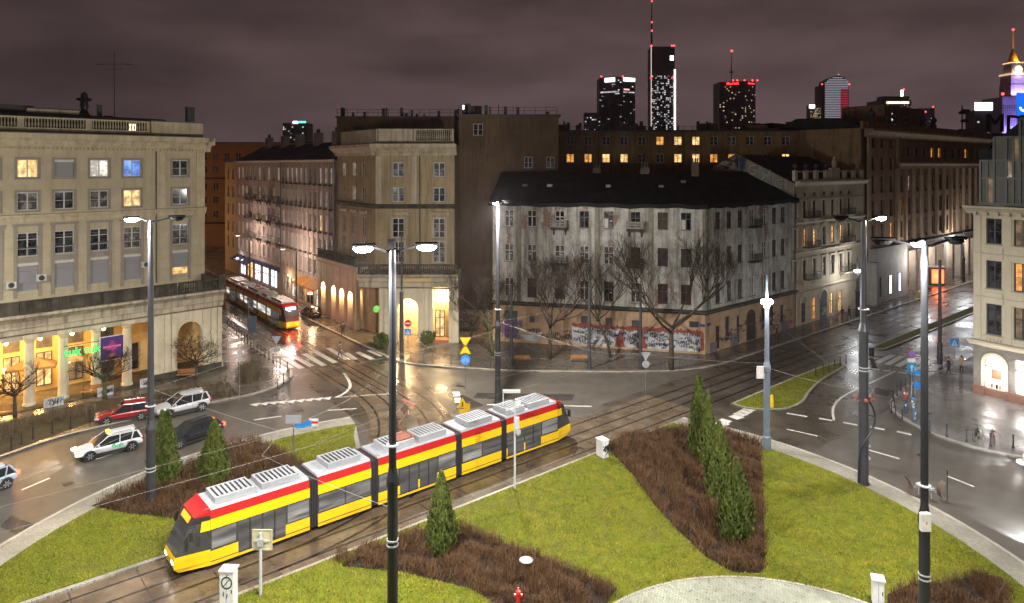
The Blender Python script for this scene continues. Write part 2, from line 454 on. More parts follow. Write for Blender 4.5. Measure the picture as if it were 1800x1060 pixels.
# --- tram tracks: slabs, then rails
def build_slabs():
    tr = link('tram_track_bed', None); tr['kind'] = 'structure'
    base = MB().prism([tuple(av(-60, O1 + .02)[:2]), tuple(av(27, O1 + .02)[:2]), tuple(av(27, O2 - .02)[:2]), tuple(av(-60, O2 - .02)[:2])], -.02, -.004)
    base.build('joint_bed', GROOVE, tr)
    me = {}
    rnd = random.Random(3)
    k = 0
    # lanes: outer edge strip, inside track, between the tracks, inside track, outer strip
    lanes = [(8.26, 8.80), (8.96, 10.24), (10.40, 11.50), (11.66, 12.94), (13.10, 13.84)]
    a = -46.0
    while a < 26.5:
        for j, (o0, o1) in enumerate(lanes):
            if (o0, o1) not in me:
                me[(o0, o1)] = MB().box(-1.47, 1.47, -(o1 - o0) / 2, (o1 - o0) / 2, 0, .03).mesh('slab', SLABM)
            p = av(a + 1.5, (o0 + o1) / 2, -.012 + rnd.uniform(-.004, .006))
            link('slab', me[(o0, o1)], tr, p, rot=(rnd.uniform(-.003, .003), rnd.uniform(-.002, .002), ANG_U))
        a += 3.0
build_slabs()
def rail_path(path, name):
    mb = MB(); gm = MB()
    for s in (-.7175, .7175):
        a, b_ = offset_path(path, s - .035), offset_path(path, s + .035)
        strip(a, b_, .024, mb)
        a, b_ = offset_path(path, s - .09), offset_path(path, s + .09)
        strip(a, b_, .0205, gm)
    struct(mb.build(name, RAILM)); struct(gm.build('rail_groove', GROOVE))
for o in (9.60, 12.30): rail_path([av(-60 + 4 * i, o) for i in range(80)], 'tram_rail')
def curve_track(line_p, join_o, r):
    """From the left street, round an arc, into the avenue track at offset join_o (heading down-left)."""
    d1 = -V; d2 = -U
    P0 = Vector(line_p); w = P0 - CEN
    # intersection of the street line with the avenue line
    den = d1.dot(N); s_ = (join_o - w.dot(N)) / den; X = P0 + d1 * s_
    ang = math.acos(max(-1, min(1, d1.dot(d2)))); tl = r * math.tan(ang / 2)
    A = X - d1 * tl; nrm = Vector((d1.y, -d1.x, 0)); C_ = A + nrm * r
    pts = [P0 + V * (220 - 6 * i) for i in range(37)] + [P0 + (A - P0) * (i / 8) for i in range(1, 8)]
    v0 = A - C_
    for i in range(25):
        th = -ang * i / 24; pts.append(C_ + Vector((v0.x * math.cos(th) - v0.y * math.sin(th), v0.x * math.sin(th) + v0.y * math.cos(th), 0)))
    return pts
TRK_L = curve_track(st(27.6, 86.6), 12.30, 20.0)
TRK_R = curve_track(st(30.7, 86.6), 9.60, 20.0)
CURVE_BED = mat('curve_track_bed', (.13, .092, .06), (.06, .042, .027), .5, .28, .12, bump=.3, bscale=9, coord='World', rscale=.4)
mbb = strip(offset_path(TRK_L, 1.45), offset_path(TRK_L, -1.45), .012)
strip(offset_path(TRK_R, 1.45), offset_path(TRK_R, -1.45), .0165, mbb)
struct(mbb.build('curved_track_bed', CURVE_BED))
rail_path(TRK_L, 'tram_rail'); rail_path(TRK_R, 'tram_rail')
# ties strip beside the left street track
tie = MB()
for i in range(60):
    c = st(25.55, 86 + i * .75, .0); tie.obox((c.x, c.y, .02), .62, .16, .02, ANG_V + math.pi / 2)
struct(tie.build('separator_strip', GROOVE))

# --- road markings
mk = {}
def mark_box(name, p, q, w, parent=None, z=.0):
    p, q = Vector(p), Vector(q); d = q - p; L = d.length; key = (round(L, 2), round(w, 2))
    if key not in mk: mk[key] = MB().box(-L / 2, L / 2, -w / 2, w / 2, 0, .006).mesh('marking', PAINT)
    o = link(name, mk[key], parent, ((p.x + q.x) / 2, (p.y + q.y) / 2, z), math.atan2(d.y, d.x))
    if parent is None: struct(o)
    return o
for a, b_ in (((38, 861), (87, 840)), ((168, 807), (216, 792)), ((446, 738), (495, 731)), ((576, 721), (627, 718)), ((985, 713), (1040, 714)), ((1383, 754), (1437, 766)), ((1525, 790), (1581, 806)),
              ((1664, 836), (1712, 855)), ((856, 711), (876, 711))):
    mark_box('lane_dash', at(*a), at(*b_), .16, z=-.012)
for a, b_ in (((1383, 726), (1419, 732)), ((1440, 735), (1463, 739)), ((1482, 742), (1507, 747)), ((1530, 750), (1555, 755)), ((1577, 758), (1602, 764))):
    mark_box('edge_dash', at(*a), at(*b_), .28, z=-.012)
for a, b_ in (((1520, 645), (1546, 650)), ((1552, 651), (1566, 652)), ((1578, 654), (1594, 656)), ((1605, 659), (1622, 660))):
    mark_box('stop_dash', at(*a), at(*b_), .3, z=-.006)
cl = smooth_path([at(1466, 738), at(1463, 722), at(1468, 708), at(1482, 696), at(1503, 685), at(1545, 666), at(1574, 652)])
struct(strip(offset_path(cl, .1), offset_path(cl, -.1), -.0025).build('lane_line', PAINT))
cl = smooth_path([at(590, 699), at(606, 692), at(617, 680), at(613, 668), at(604, 656)])
struct(strip(offset_path(cl, .14), offset_path(cl, -.14), .022).build('lane_line', PAINT))
cl = smooth_path([at(588, 699), at(640, 695), at(700, 692)])
struct(strip(offset_path(cl, .07), offset_path(cl, -.07), .021).build('lane_line', PAINT))
cl = smooth_path([at(470, 626), at(510, 623), at(530, 622)])
struct(strip(offset_path(cl, .12), offset_path(cl, -.12), .001).build('lane_line', PAINT))
# give-way triangles
gw = link('give_way_line', None); gw['kind'] = 'structure'
tri = MB().add([(-.45, -.3, 0), (.45, -.3, 0), (0, .5, 0), (-.45, -.3, .006), (.45, -.3, .006), (0, .5, .006)], [(3, 4, 5), (0, 1, 4, 3), (1, 2, 5, 4), (2, 0, 3, 5)]).mesh('marking', PAINT)
for i in range(9):
    p = at(450 + i * 15.8, 710.5 - i * 1.35); link('triangle', tri, gw, (p.x, p.y, -.011), -.5)
# crossings: across the left street and the avenue, and the block rows on the ring
def crossing(pts, w, z):
    e = link('zebra_crossing', None); e['kind'] = 'structure'
    for a, b_ in pts: mark_box('stripe', at(*a), at(*b_), w, e, z)
crossing([((486, 631), (512, 647)), ((501, 630), (531, 648)), ((517, 627), (548, 644)), ((535, 622), (570, 643)), ((552, 617), (590, 638)), ((577, 612), (610, 632)), ((607, 621), (625, 632)), ((628, 619), (655, 632)), ((648, 616), (672, 626))], .6, .0175)
crossing([((1541, 638), (1570, 624)), ((1559, 641), (1586, 626)), ((1577, 644), (1606, 628)), ((1597, 647), (1624, 630)), ((1616, 650), (1640, 633)), ((1637, 652), (1660, 636))], .6, .004)
crossing([((1262, 748), (1275, 743)), ((1271, 742), (1278, 738)), ((1288, 735), (1301, 731)), ((1296, 730), (1308, 726)), ((1304, 726), (1315, 722)), ((1311, 722), (1322, 718))], .9, .004)
crossing([((795, 690.5), (808, 690.5)), ((797, 695), (809, 695)), ((798, 701), (810, 701)), ((799, 706), (810, 706))], .55, .004)

# --- patches and manhole covers on the carriageway
for px, py, r_ in ((300, 768, .32), (1500, 700, .3), (1620, 800, .3), (640, 810, .3), (120, 850, .32), (820, 705, .3), (1330, 690, .32)):
    p = at(px, py); o = MB().cyl(0, 0, 0, .012, r_, n=18).build('manhole_cover', mat('cast_iron', (.05, .045, .04), None, 6, .4, metal=.6), None, (p.x, p.y, -.014)); struct(o)
for poly in ([(455, 697), (500, 690), (535, 722), (470, 733)], [(20, 905), (95, 935), (60, 955), (0, 925)], [(840, 690), (1010, 693), (1005, 704), (830, 700)]):
    struct(flat([at(*p) for p in poly], -.0145).build('asphalt_patch', mat('asphalt_patch', (.040, .037, .034), (.03, .028, .026), .5, .35, .2, coord='World')))

# ================================================================ LAWN GRASS, SHRUB BEDS
rng = np.random.default_rng(5)
def px_poly(pts): return [tuple(at(*p)[:2]) for p in pts]
BED_TRI = px_poly([(1068, 792), (1098, 768), (1180, 757), (1245, 752), (1290, 765), (1335, 782), (1341, 850), (1345, 1000), (1338, 1012), (1288, 1010), (1240, 982), (1190, 935), (1150, 890), (1110, 835)])
BED_NEAR = px_poly([(600, 1000), (618, 985), (680, 958), (748, 935), (812, 932), (850, 945), (930, 975), (1010, 1008), (1085, 1040), (1060, 1075), (900, 1085), (830, 1040), (700, 1008)])
BED_LEFT = px_poly([(160, 893), (230, 864), (300, 832), (400, 787), (446, 774), (500, 800), (525, 815), (600, 860), (420, 925), (330, 918), (220, 905)])
BED_CORNER = px_poly([(1560, 1050), (1600, 1032), (1650, 1030), (1700, 1020), (1740, 1015), (1768, 1030), (1780, 1110), (1560, 1110)])
BED_BITS = [px_poly([(585, 990), (600, 968), (612, 988), (600, 998)]), px_poly([(622, 975), (650, 955), (676, 960), (650, 985)])]
def sample_poly(poly, dens):
    xs = [p[0] for p in poly]; ys = [p[1] for p in poly]
    n = int((max(xs) - min(xs)) * (max(ys) - min(ys)) * dens)
    x = rng.uniform(min(xs), max(xs), n); y = rng.uniform(min(ys), max(ys), n); k = in_poly(x, y, poly)
    return x[k], y[k]
def twigs(poly, z0, h, dens, spread=.28, w=.011, name='shrub_twigs', m=None, taper=True):
    """Bare twig shrubs: each twig a thin kinked blade of two triangles crossed at its tip."""
    x, y = sample_poly(poly, dens); n = len(x)
    x = x + rng.normal(0, .11, n); y = y + rng.normal(0, .11, n)
    # single bushes: each twig belongs to the nearest bush, which has its own height and a gap round it
    kx, ky = np.floor(x / .8), np.floor(y / .8); best = np.full(n, 9.0); bh = np.ones(n); bx = x.copy(); by = y.copy()
    for ox in (-1, 0, 1):
        for oy in (-1, 0, 1):
            s1 = np.sin((kx + ox) * 12.9898 + (ky + oy) * 78.233) * 43758.5453; s1 -= np.floor(s1); s2 = np.sin((kx + ox) * 39.3 + (ky + oy) * 11.1) * 24634.63; s2 -= np.floor(s2)
            cx_, cy_ = (kx + ox + s1) * .8, (ky + oy + s2) * .8; dd = np.hypot(x - cx_, y - cy_); k = dd < best; best[k] = dd[k]; bh[k] = (.55 + .7 * s2)[k]; bx[k] = cx_[k]; by[k] = cy_[k]
    keep = rng.uniform(0, 1, n) > np.clip((best - .28) * 3.4, 0, .93); x, y, best, bh, bx, by = x[keep], y[keep], best[keep], bh[keep], bx[keep], by[keep]; n = len(x)
    hh = h * .86 * bh * (1.12 - .5 * np.clip(best / .6, 0, 1) + rng.uniform(-.3, .32, n))
    base = np.stack([x, y, np.full(n, z0)], 1)
    ang = np.arctan2(y - by, x - bx) + rng.uniform(-.9, .9, n); lean = rng.uniform(.05, spread, n) * hh * 2.0
    tip = base + np.stack([np.cos(ang) * lean, np.sin(ang) * lean, hh], 1)
    mid = base * .5 + tip * .5 + np.stack([-np.sin(ang), np.cos(ang), np.zeros(n)], 1) * rng.uniform(-.06, .06, (n, 1))
    b2 = rng.uniform(0, np.pi, n); side = np.stack([np.cos(b2), np.sin(b2), np.zeros(n)], 1) * w * rng.uniform(.6, 1.5, (n, 1))
    quads = np.stack([base - side, base + side, mid + side * .8, mid - side * .8, mid - side * .8, mid + side * .8, tip + side * .35, tip - side * .35], 1)
    # side shoots
    sh = mid + np.stack([np.cos(ang + 2), np.sin(ang + 2), np.full(n, 1.2)], 1) * (hh * rng.uniform(.12, .3, n))[:, None]
    q2 = np.stack([mid - side * .6, mid + side * .6, sh + side * .3, sh - side * .3], 1)
    v = np.concatenate([quads.reshape(-1, 3), q2.reshape(-1, 3)])
    return stuff(link(name, numpy_mesh(name, v, 4, m)))
def twig_mat(name, c1, c2, c3):
    m, nt, b = _nodes(name); g_ = nt.nodes.new('ShaderNodeNewGeometry')
    ri = nt.nodes.new('ShaderNodeNewGeometry')
    n1 = _noise(nt, g_.outputs['Position'], .9, 4, .6); n2 = _noise(nt, g_.outputs['Position'], 22, 2, .5)
    col = _mix(nt, _map(nt, n1, .36, .64, 0, 1), c1, c2); col = _mix(nt, _map(nt, n2, .48, .66, 0, 1), col, c3)
    nt.links.new(col, b.inputs['Base Color']); b.inputs['Roughness'].default_value = .7; return m
TWIG = twig_mat('bare_twigs', (.088, .038, .012), (.052, .025, .008), (.18, .095, .038))
TWIG2 = twig_mat('hedge_twigs', (.10, .072, .036), (.065, .045, .024), (.16, .125, .07))
for nm, poly in (('planting_bed', BED_TRI), ('planting_bed', BED_NEAR), ('planting_bed', BED_LEFT), ('planting_bed', BED_CORNER)):
    struct(flat(poly, .138).build(nm, SOIL))
for nm, poly, h, d, lab in (('shrub_bed', BED_TRI, .62, 260, 'wedge of leafless red brown shrubs around the row of four conifers'),
                       ('shrub_bed', BED_NEAR, .60, 300, 'low leafless brown shrubs around the single conifer beside the tracks'),
                       ('shrub_bed', BED_LEFT, .70, 240, 'leafless brown shrubs around the two conifers behind the yellow tram'),
                       ('shrub_bed', BED_CORNER, .6, 300, 'leafless brown shrubs in the lower corner beside the sett rim')):
    o = twigs(poly, .13, h, d, m=TWIG, name=nm); o['label'] = lab; o['category'] = 'shrubs'
for poly in BED_BITS:
    o = twigs(poly, .13, .55, 340, m=TWIG, name='shrub_bed'); o['label'] = 'small outlying tuft of leafless shrub beside the tram track'; o['category'] = 'shrubs'; o['group'] = 'outlying shrub tufts'
def grass(poly, holes, dens, name, z=.12, h=.075):
    x, y = sample_poly(poly, dens)
    for hp in holes:
        k = ~in_poly(x, y, hp); x, y = x[k], y[k]
    n = len(x); b0 = np.stack([x, y, np.full(n, z)], 1)
    ang = rng.uniform(0, 2 * np.pi, n); hh = h * rng.uniform(.5, 1.4, n)
    side = np.stack([np.cos(ang), np.sin(ang), np.zeros(n)], 1) * rng.uniform(.012, .026, (n, 1))
    lean = np.stack([np.cos(ang + 1.57), np.sin(ang + 1.57), np.zeros(n)], 1) * (hh * rng.uniform(-.9, .9, n))[:, None]
    tip = b0 + lean + np.stack([np.zeros(n), np.zeros(n), hh], 1)
    v = np.stack([b0 - side, b0 + side, tip], 1).reshape(-1, 3)
    return stuff(link(name, numpy_mesh(name, v, 3, GRASSM)))
def grass_mat():
    m, nt, b = _nodes('grass_blades'); g_ = nt.nodes.new('ShaderNodeNewGeometry'); p = g_.outputs['Position']
    n1 = _noise(nt, p, .35, 5, .65); n2 = _noise(nt, p, 9, 3, .6); n3 = _noise(nt, p, 1.6, 4, .6)
    c = _mix(nt, _map(nt, n1, .36, .64, 0, 1), (.135, .158, .012), (.245, .205, .024))
    c = _mix(nt, _map(nt, n3, .46, .66, 0, .85), c, (.062, .105, .010))
    c = _mix(nt, _map(nt, n2, .50, .72, 0, .8), c, (.38, .29, .07))
    n4 = _noise(nt, p, .22, 4, .7); c = _mix(nt, _map(nt, n4, .52, .64, 0, .8), c, (.17, .135, .05)); c = _mix(nt, _map(nt, n4, .40, .30, 0, .6), c, (.055, .09, .006))
    nt.links.new(c, b.inputs['Base Color']); b.inputs['Roughness'].default_value = .8; b.inputs['Specular IOR Level'].default_value = .15; return m
GRASSM = grass_mat()
circ_hole = [(p.x, p.y) for p in pc]
def vis_poly(poly):                         # only the part of the lawn that can be seen from the window side
    return [tuple(p[:2]) for p in poly]
near_cut = [(-40, 28.5), (40, 28.5), (40, 90), (-40, 90)]
def clip_near(x, y): return y > 29
grass_main = grass(vis_poly(lawn_main), [BED_TRI, BED_NEAR, BED_CORNER, circ_hole, [(-40, 0), (40, 0), (40, 30.5), (-40, 30.5)]], 330, 'lawn_grass')
grass_left = grass(vis_poly(lawn_left), [BED_LEFT, [(-60, 0), (40, 0), (40, 30.5), (-60, 30.5)]], 300, 'lawn_grass')
grass([tuple(p[:2]) for p in med1], [], 150, 'median_grass', z=.1)
grass([tuple(p[:2]) for p in med2 if p.y < 150], [], 40, 'median_grass', z=.1)

# leaf litter blown over the lawns and beds
x, y = sample_poly([tuple(p[:2]) for p in lawn_main + lawn_left], 5); k = (y > 30); x, y = x[k], y[k]; n = len(x)
a_ = rng.uniform(0, 6.28, n); c0 = np.stack([x, y, np.full(n, .165)], 1); u0 = np.stack([np.cos(a_), np.sin(a_), rng.uniform(-.3, .3, n)], 1) * .045; w0 = np.stack([-np.sin(a_), np.cos(a_), rng.uniform(-.3, .3, n)], 1) * .03
stuff(link('leaf_litter', numpy_mesh('leaf_litter', np.stack([c0 - u0, c0 - w0, c0 + u0, c0 + w0], 1).reshape(-1, 3), 4, mat('dead_leaf', (.16, .09, .03), (.09, .05, .02), 8, .7, coord='World'))))
# ================================================================ BUILDING KIT
FRAME_W = mat('window_frame_white', (.55, .53, .50), (.42, .40, .37), 3, .5)
FRAME_B = mat('window_frame_brown', (.10, .075, .06), None, 3, .55)
FRAME_D = mat('window_frame_dark', (.03, .03, .032), None, 3, .4)
SILLM = mat('sill_metal', (.20, .18, .16), None, 3, .5)
IRON = mat('black_iron', (.018, .018, .019), None, 4, .5)
ROOFD = mat('dark_roof_sheet', (.011, .010, .0105), (.006, .0055, .006), .6, .7, .6, bump=.2, bscale=3)
ROOFP = mat('tar_roof', (.035, .032, .032), (.02, .018, .018), .5, .7)
ZINC = mat('zinc_flashing', (.05, .048, .05), None, 2, .45)
_wm = {}
def win_frame_mesh(w, h, style, fm):
    key = (round(w, 2), round(h, 2), style, fm.name)
    if key in _wm: return _wm[key]
    mb = MB(); t = .075; hw = w / 2
    mb.box(-hw, -hw + t, -.04, .03, 0, h); mb.box(hw - t, hw, -.04, .03, 0, h)
    mb.box(-hw + t, hw - t, -.04, .03, 0, t); mb.box(-hw + t, hw - t, -.04, .03, h - t, h)
    if style in ('cross', 'french', 'two'):
        mb.box(-.055, .055, -.05, .025, t, h - t)
    if style == 'cross':
        for s in (-1, 1): mb.box(min(s * .055, s * (hw - t)), max(s * .055, s * (hw - t)), -.045, .02, h * .60, h * .60 + .09)
    if style == 'french':
        for s in (-1, 1):
            for zz in (.30, .70): mb.box(min(s * .055, s * (hw - t)), max(s * .055, s * (hw - t)), -.04, .02, h * zz, h * zz + .05)
    if style == 'two':
        for s in (-1, 1): mb.box(min(s * .055, s * (hw - t)), max(s * .055, s * (hw - t)), -.035, .02, h * .48, h * .48 + .035)
    _wm[key] = mb.mesh('window', fm); return _wm[key]
def pane_mesh(w, h):
    key = ('pane', round(w, 2), round(h, 2))
    if key not in _wm: _wm[key] = MB().quad((-w / 2 + .03, .02, .03), (w / 2 - .03, .02, .03), (w / 2 - .03, .02, h - .03), (-w / 2 + .03, .02, h - .03)).mesh('pane', PANE('dark'))
    return _wm[key]
def sill_mesh(w):
    key = ('sill', round(w, 2))
    if key not in _wm: _wm[key] = MB().box(-w / 2 - .08, w / 2 + .08, -.30, .0, -.07, -.01).mesh('sill', SILLM)
    return _wm[key]
def window(parent, x, z, w, h, style='two', pane='dark', y=.16, fm=None, sill=True, rz=0.0, yaw_at=None, label=None):
    o = link('window', win_frame_mesh(w, h, style, fm or FRAME_W), parent, (x, y, z), rz)
    if label: o['label'] = label
    p = link('pane', pane_mesh(w, h), o)
    p.material_slots[0].link = 'OBJECT'; p.material_slots[0].material = PANE(pane) if isinstance(pane, str) else pane
    if sill: link('sill', sill_mesh(w), o, (0, 0, 0))
    return o
def wall_mb(x0, x1, z0, z1, holes, depth=.2, mb=None):
    """A wall face at y=0 with rectangular openings (x0,x1,z0,z1) and their reveals."""
    mb = mb or MB()
    xs = sorted({x0, x1} | {h[0] for h in holes} | {h[1] for h in holes}); zs = sorted({z0, z1} | {h[2] for h in holes} | {h[3] for h in holes})
    xs = [x for x in xs if x0 <= x <= x1]; zs = [z for z in zs if z0 <= z <= z1]
    for i in range(len(xs) - 1):
        run = None
        for j in range(len(zs) - 1):
            cx, cz = (xs[i] + xs[i + 1]) / 2, (zs[j] + zs[j + 1]) / 2
            inh = any(h[0] < cx < h[1] and h[2] < cz < h[3] for h in holes)
            if not inh: run = (run[0], zs[j + 1]) if run else (zs[j], zs[j + 1])
            if (inh or j == len(zs) - 2) and run:
                mb.quad((xs[i], 0, run[0]), (xs[i + 1], 0, run[0]), (xs[i + 1], 0, run[1]), (xs[i], 0, run[1])); run = None
    for a, b_, c, d in holes:
        mb.quad((a, 0, c), (a, depth, c), (a, depth, d), (a, 0, d)); mb.quad((b_, depth, c), (b_, 0, c), (b_, 0, d), (b_, depth, d))
        mb.quad((a, 0, c), (b_, 0, c), (b_, depth, c), (a, depth, c)); mb.quad((a, depth, d), (b_, depth, d), (b_, 0, d), (a, 0, d))
    return mb
def facade_root(name, label, cat, P0, d, group=None):
    """Empty at the left foot of a facade; local x runs along it, y into the building, z up."""
    return thing(name, label, cat, (P0[0], P0[1], 0), math.atan2(d[1], d[0]), group)
def arch_wall(mb, x0, x1, z0, zs, z1, cx, r, depth=.5, n=10):
    """Wall from x0 to x1, z0 to z1, with a round-headed opening of radius r centred at cx springing at zs."""
    a, b_ = cx - r, cx + r
    mb.box(x0, a, 0, depth, z0, z1); mb.box(b_, x1, 0, depth, z0, z1)
    pts = [(cx + r * math.cos(math.pi * (1 - i / n)), zs + r * math.sin(math.pi * i / n)) for i in range(n + 1)]
    for (xa, za), (xb, zb) in zip(pts[:-1], pts[1:]):
        mb.quad((xa, 0, za), (xb, 0, zb), (xb, 0, z1), (xa, 0, z1)); mb.quad((xb, depth, zb), (xa, depth, za), (xa, depth, z1), (xb, depth, z1))
        mb.quad((xa, 0, za), (xa, depth, za), (xb, depth, zb), (xb, 0, zb))
    return mb
def arch_band(cx, zs, r, wd, y0, y1, n=14):
    mb = MB()
    for i in range(n):
        t0, t1 = math.pi * i / n, math.pi * (i + 1) / n
        p = [(cx - rr_ * math.cos(t), zs + rr_ * math.sin(t)) for t in (t0, t1) for rr_ in (r, r + wd)]
        mb.add([(x, y, z) for y in (y0, y1) for x, z in p], [(0, 1, 3, 2), (4, 6, 7, 5), (0, 2, 6, 4), (1, 5, 7, 3)])
    return mb
def baluster_run(mb, x0, x1, y, z0, h, step=.24):
    n = max(1, int((x1 - x0) / step))
    for i in range(n):
        mb.lathe([(.05, 0), (.045, .08 * h), (.09, .32 * h), (.045, .68 * h), (.06, .92 * h), (.06, h)], x0 + (i + .5) * (x1 - x0) / n, y, z0, 6)
def balustrade(parent, x0, x1, y, z0, h, m, panels=(), name='balustrade', posts=3.0):
    """Rail, plinth and posts in one part; its balusters in another."""
    mb = MB(); mb.box(x0, x1, y - .16, y + .16, z0, z0 + .16); mb.box(x0, x1, y - .17, y + .17, z0 + h - .14, z0 + h)
    n = max(1, round((x1 - x0) / posts)); st_ = (x1 - x0) / n
    for i in range(n + 1):
        c = x0 + i * st_; mb.box(max(x0, c - .28), min(x1, c + .28), y - .15, y + .15, z0 + .16, z0 + h - .14)
    o = mb.build(name, m, parent); bb = MB()
    for i in range(n):
        a, b_ = x0 + i * st_ + .3, x0 + (i + 1) * st_ - .3
        if any(p0 <= (a + b_) / 2 <= p1 for p0, p1 in panels): 
            bb.box(a, b_, y - .10, y + .10, z0 + .16, z0 + h - .14)
        else: baluster_run(bb, a, b_, y, z0 + .16, h - .30)
    stuff(bb.build('balusters', m, o)); return o
def cornice(parent, x0, x1, z0, z1, out, m, name='cornice', ret=True):
    h = z1 - z0
    prof = [(.02, z0), (-out * .18, z0), (-out * .25, z0 + h * .25), (-out * .62, z0 + h * .55), (-out * .92, z0 + h * .68), (-out, z0 + h * .72), (-out, z0 + h), (.02, z1)]
    return MB().extrude_x(prof, x0, x1).build(name, m, parent)
def dentils(parent, x0, x1, z, m, y=-.22, step=.36, s=.15):
    mb = MB(); n = int((x1 - x0) / step)
    for i in range(n): c = x0 + (i + .5) * (x1 - x0) / n; mb.box(c - s / 2, c + s / 2, y, .0, z - .11, z + .11)
    return stuff(mb.build('dentils', m, parent))
def downpipe(parent, x, z0, z1, y=-.09):
    return MB().cyl(x, y, z0, z1, .07, n=8).build('downpipe', ZINC, parent)
def iron_balcony(parent, x, z, w, m_slab, out=.9, h=1.0, boards=None):
    """Slab on two brackets with an iron railing."""
    o = MB().box(x - w / 2, x + w / 2, -out, .0, z - .16, z).build('balcony', m_slab, parent)
    br = MB()
    for s in (-1, 1): br.extrude_x([(0, z - .16), (0, z - .85), (-.12, z - .8), (-.2, z - .4), (-out * .8, z - .22), (-out * .8, z - .16)], x + s * w * .36 - .09, x + s * w * .36 + .09)
    br.build('bracket', m_slab, o)
    rl = MB()
    rl.box(x - w / 2, x + w / 2, -out - .0, -out + .04, z + h - .05, z + h); rl.box(x - w / 2, x + w / 2, -out, -out + .03, z + .08, z + .11)
    for s in (-1, 1):
        xx = x + s * (w / 2 - .02); rl.box(xx - .02, xx + .02, -out + .04, 0, z + h - .05, z + h)
        for k in range(4): rl.box(xx - .012, xx + .012, -out + .1 + k * out / 5, -out + .125 + k * out / 5, z, z + h - .05)
    n = int(w / .14)
    for i in range(n + 1): c = x - w / 2 + .02 + i * (w - .04) / n; rl.box(c - .012, c + .012, -out + .005, -out + .03, z, z + h - .05)
    rl.build('railing', IRON, o)
    if boards:
        for k in range(3): MB().box(x - w / 2 - .02, x + w / 2 + .02, -out - .04, -out - .005, z + .15 + k * .3, z + .36 + k * .3).build('board', boards, o)
    return o
def pick(rnd, table):
    r = rnd.random() * sum(w for _, w in table)
    for k, w in table:
        r -= w
        if r <= 0: return k
    return table[0][0]

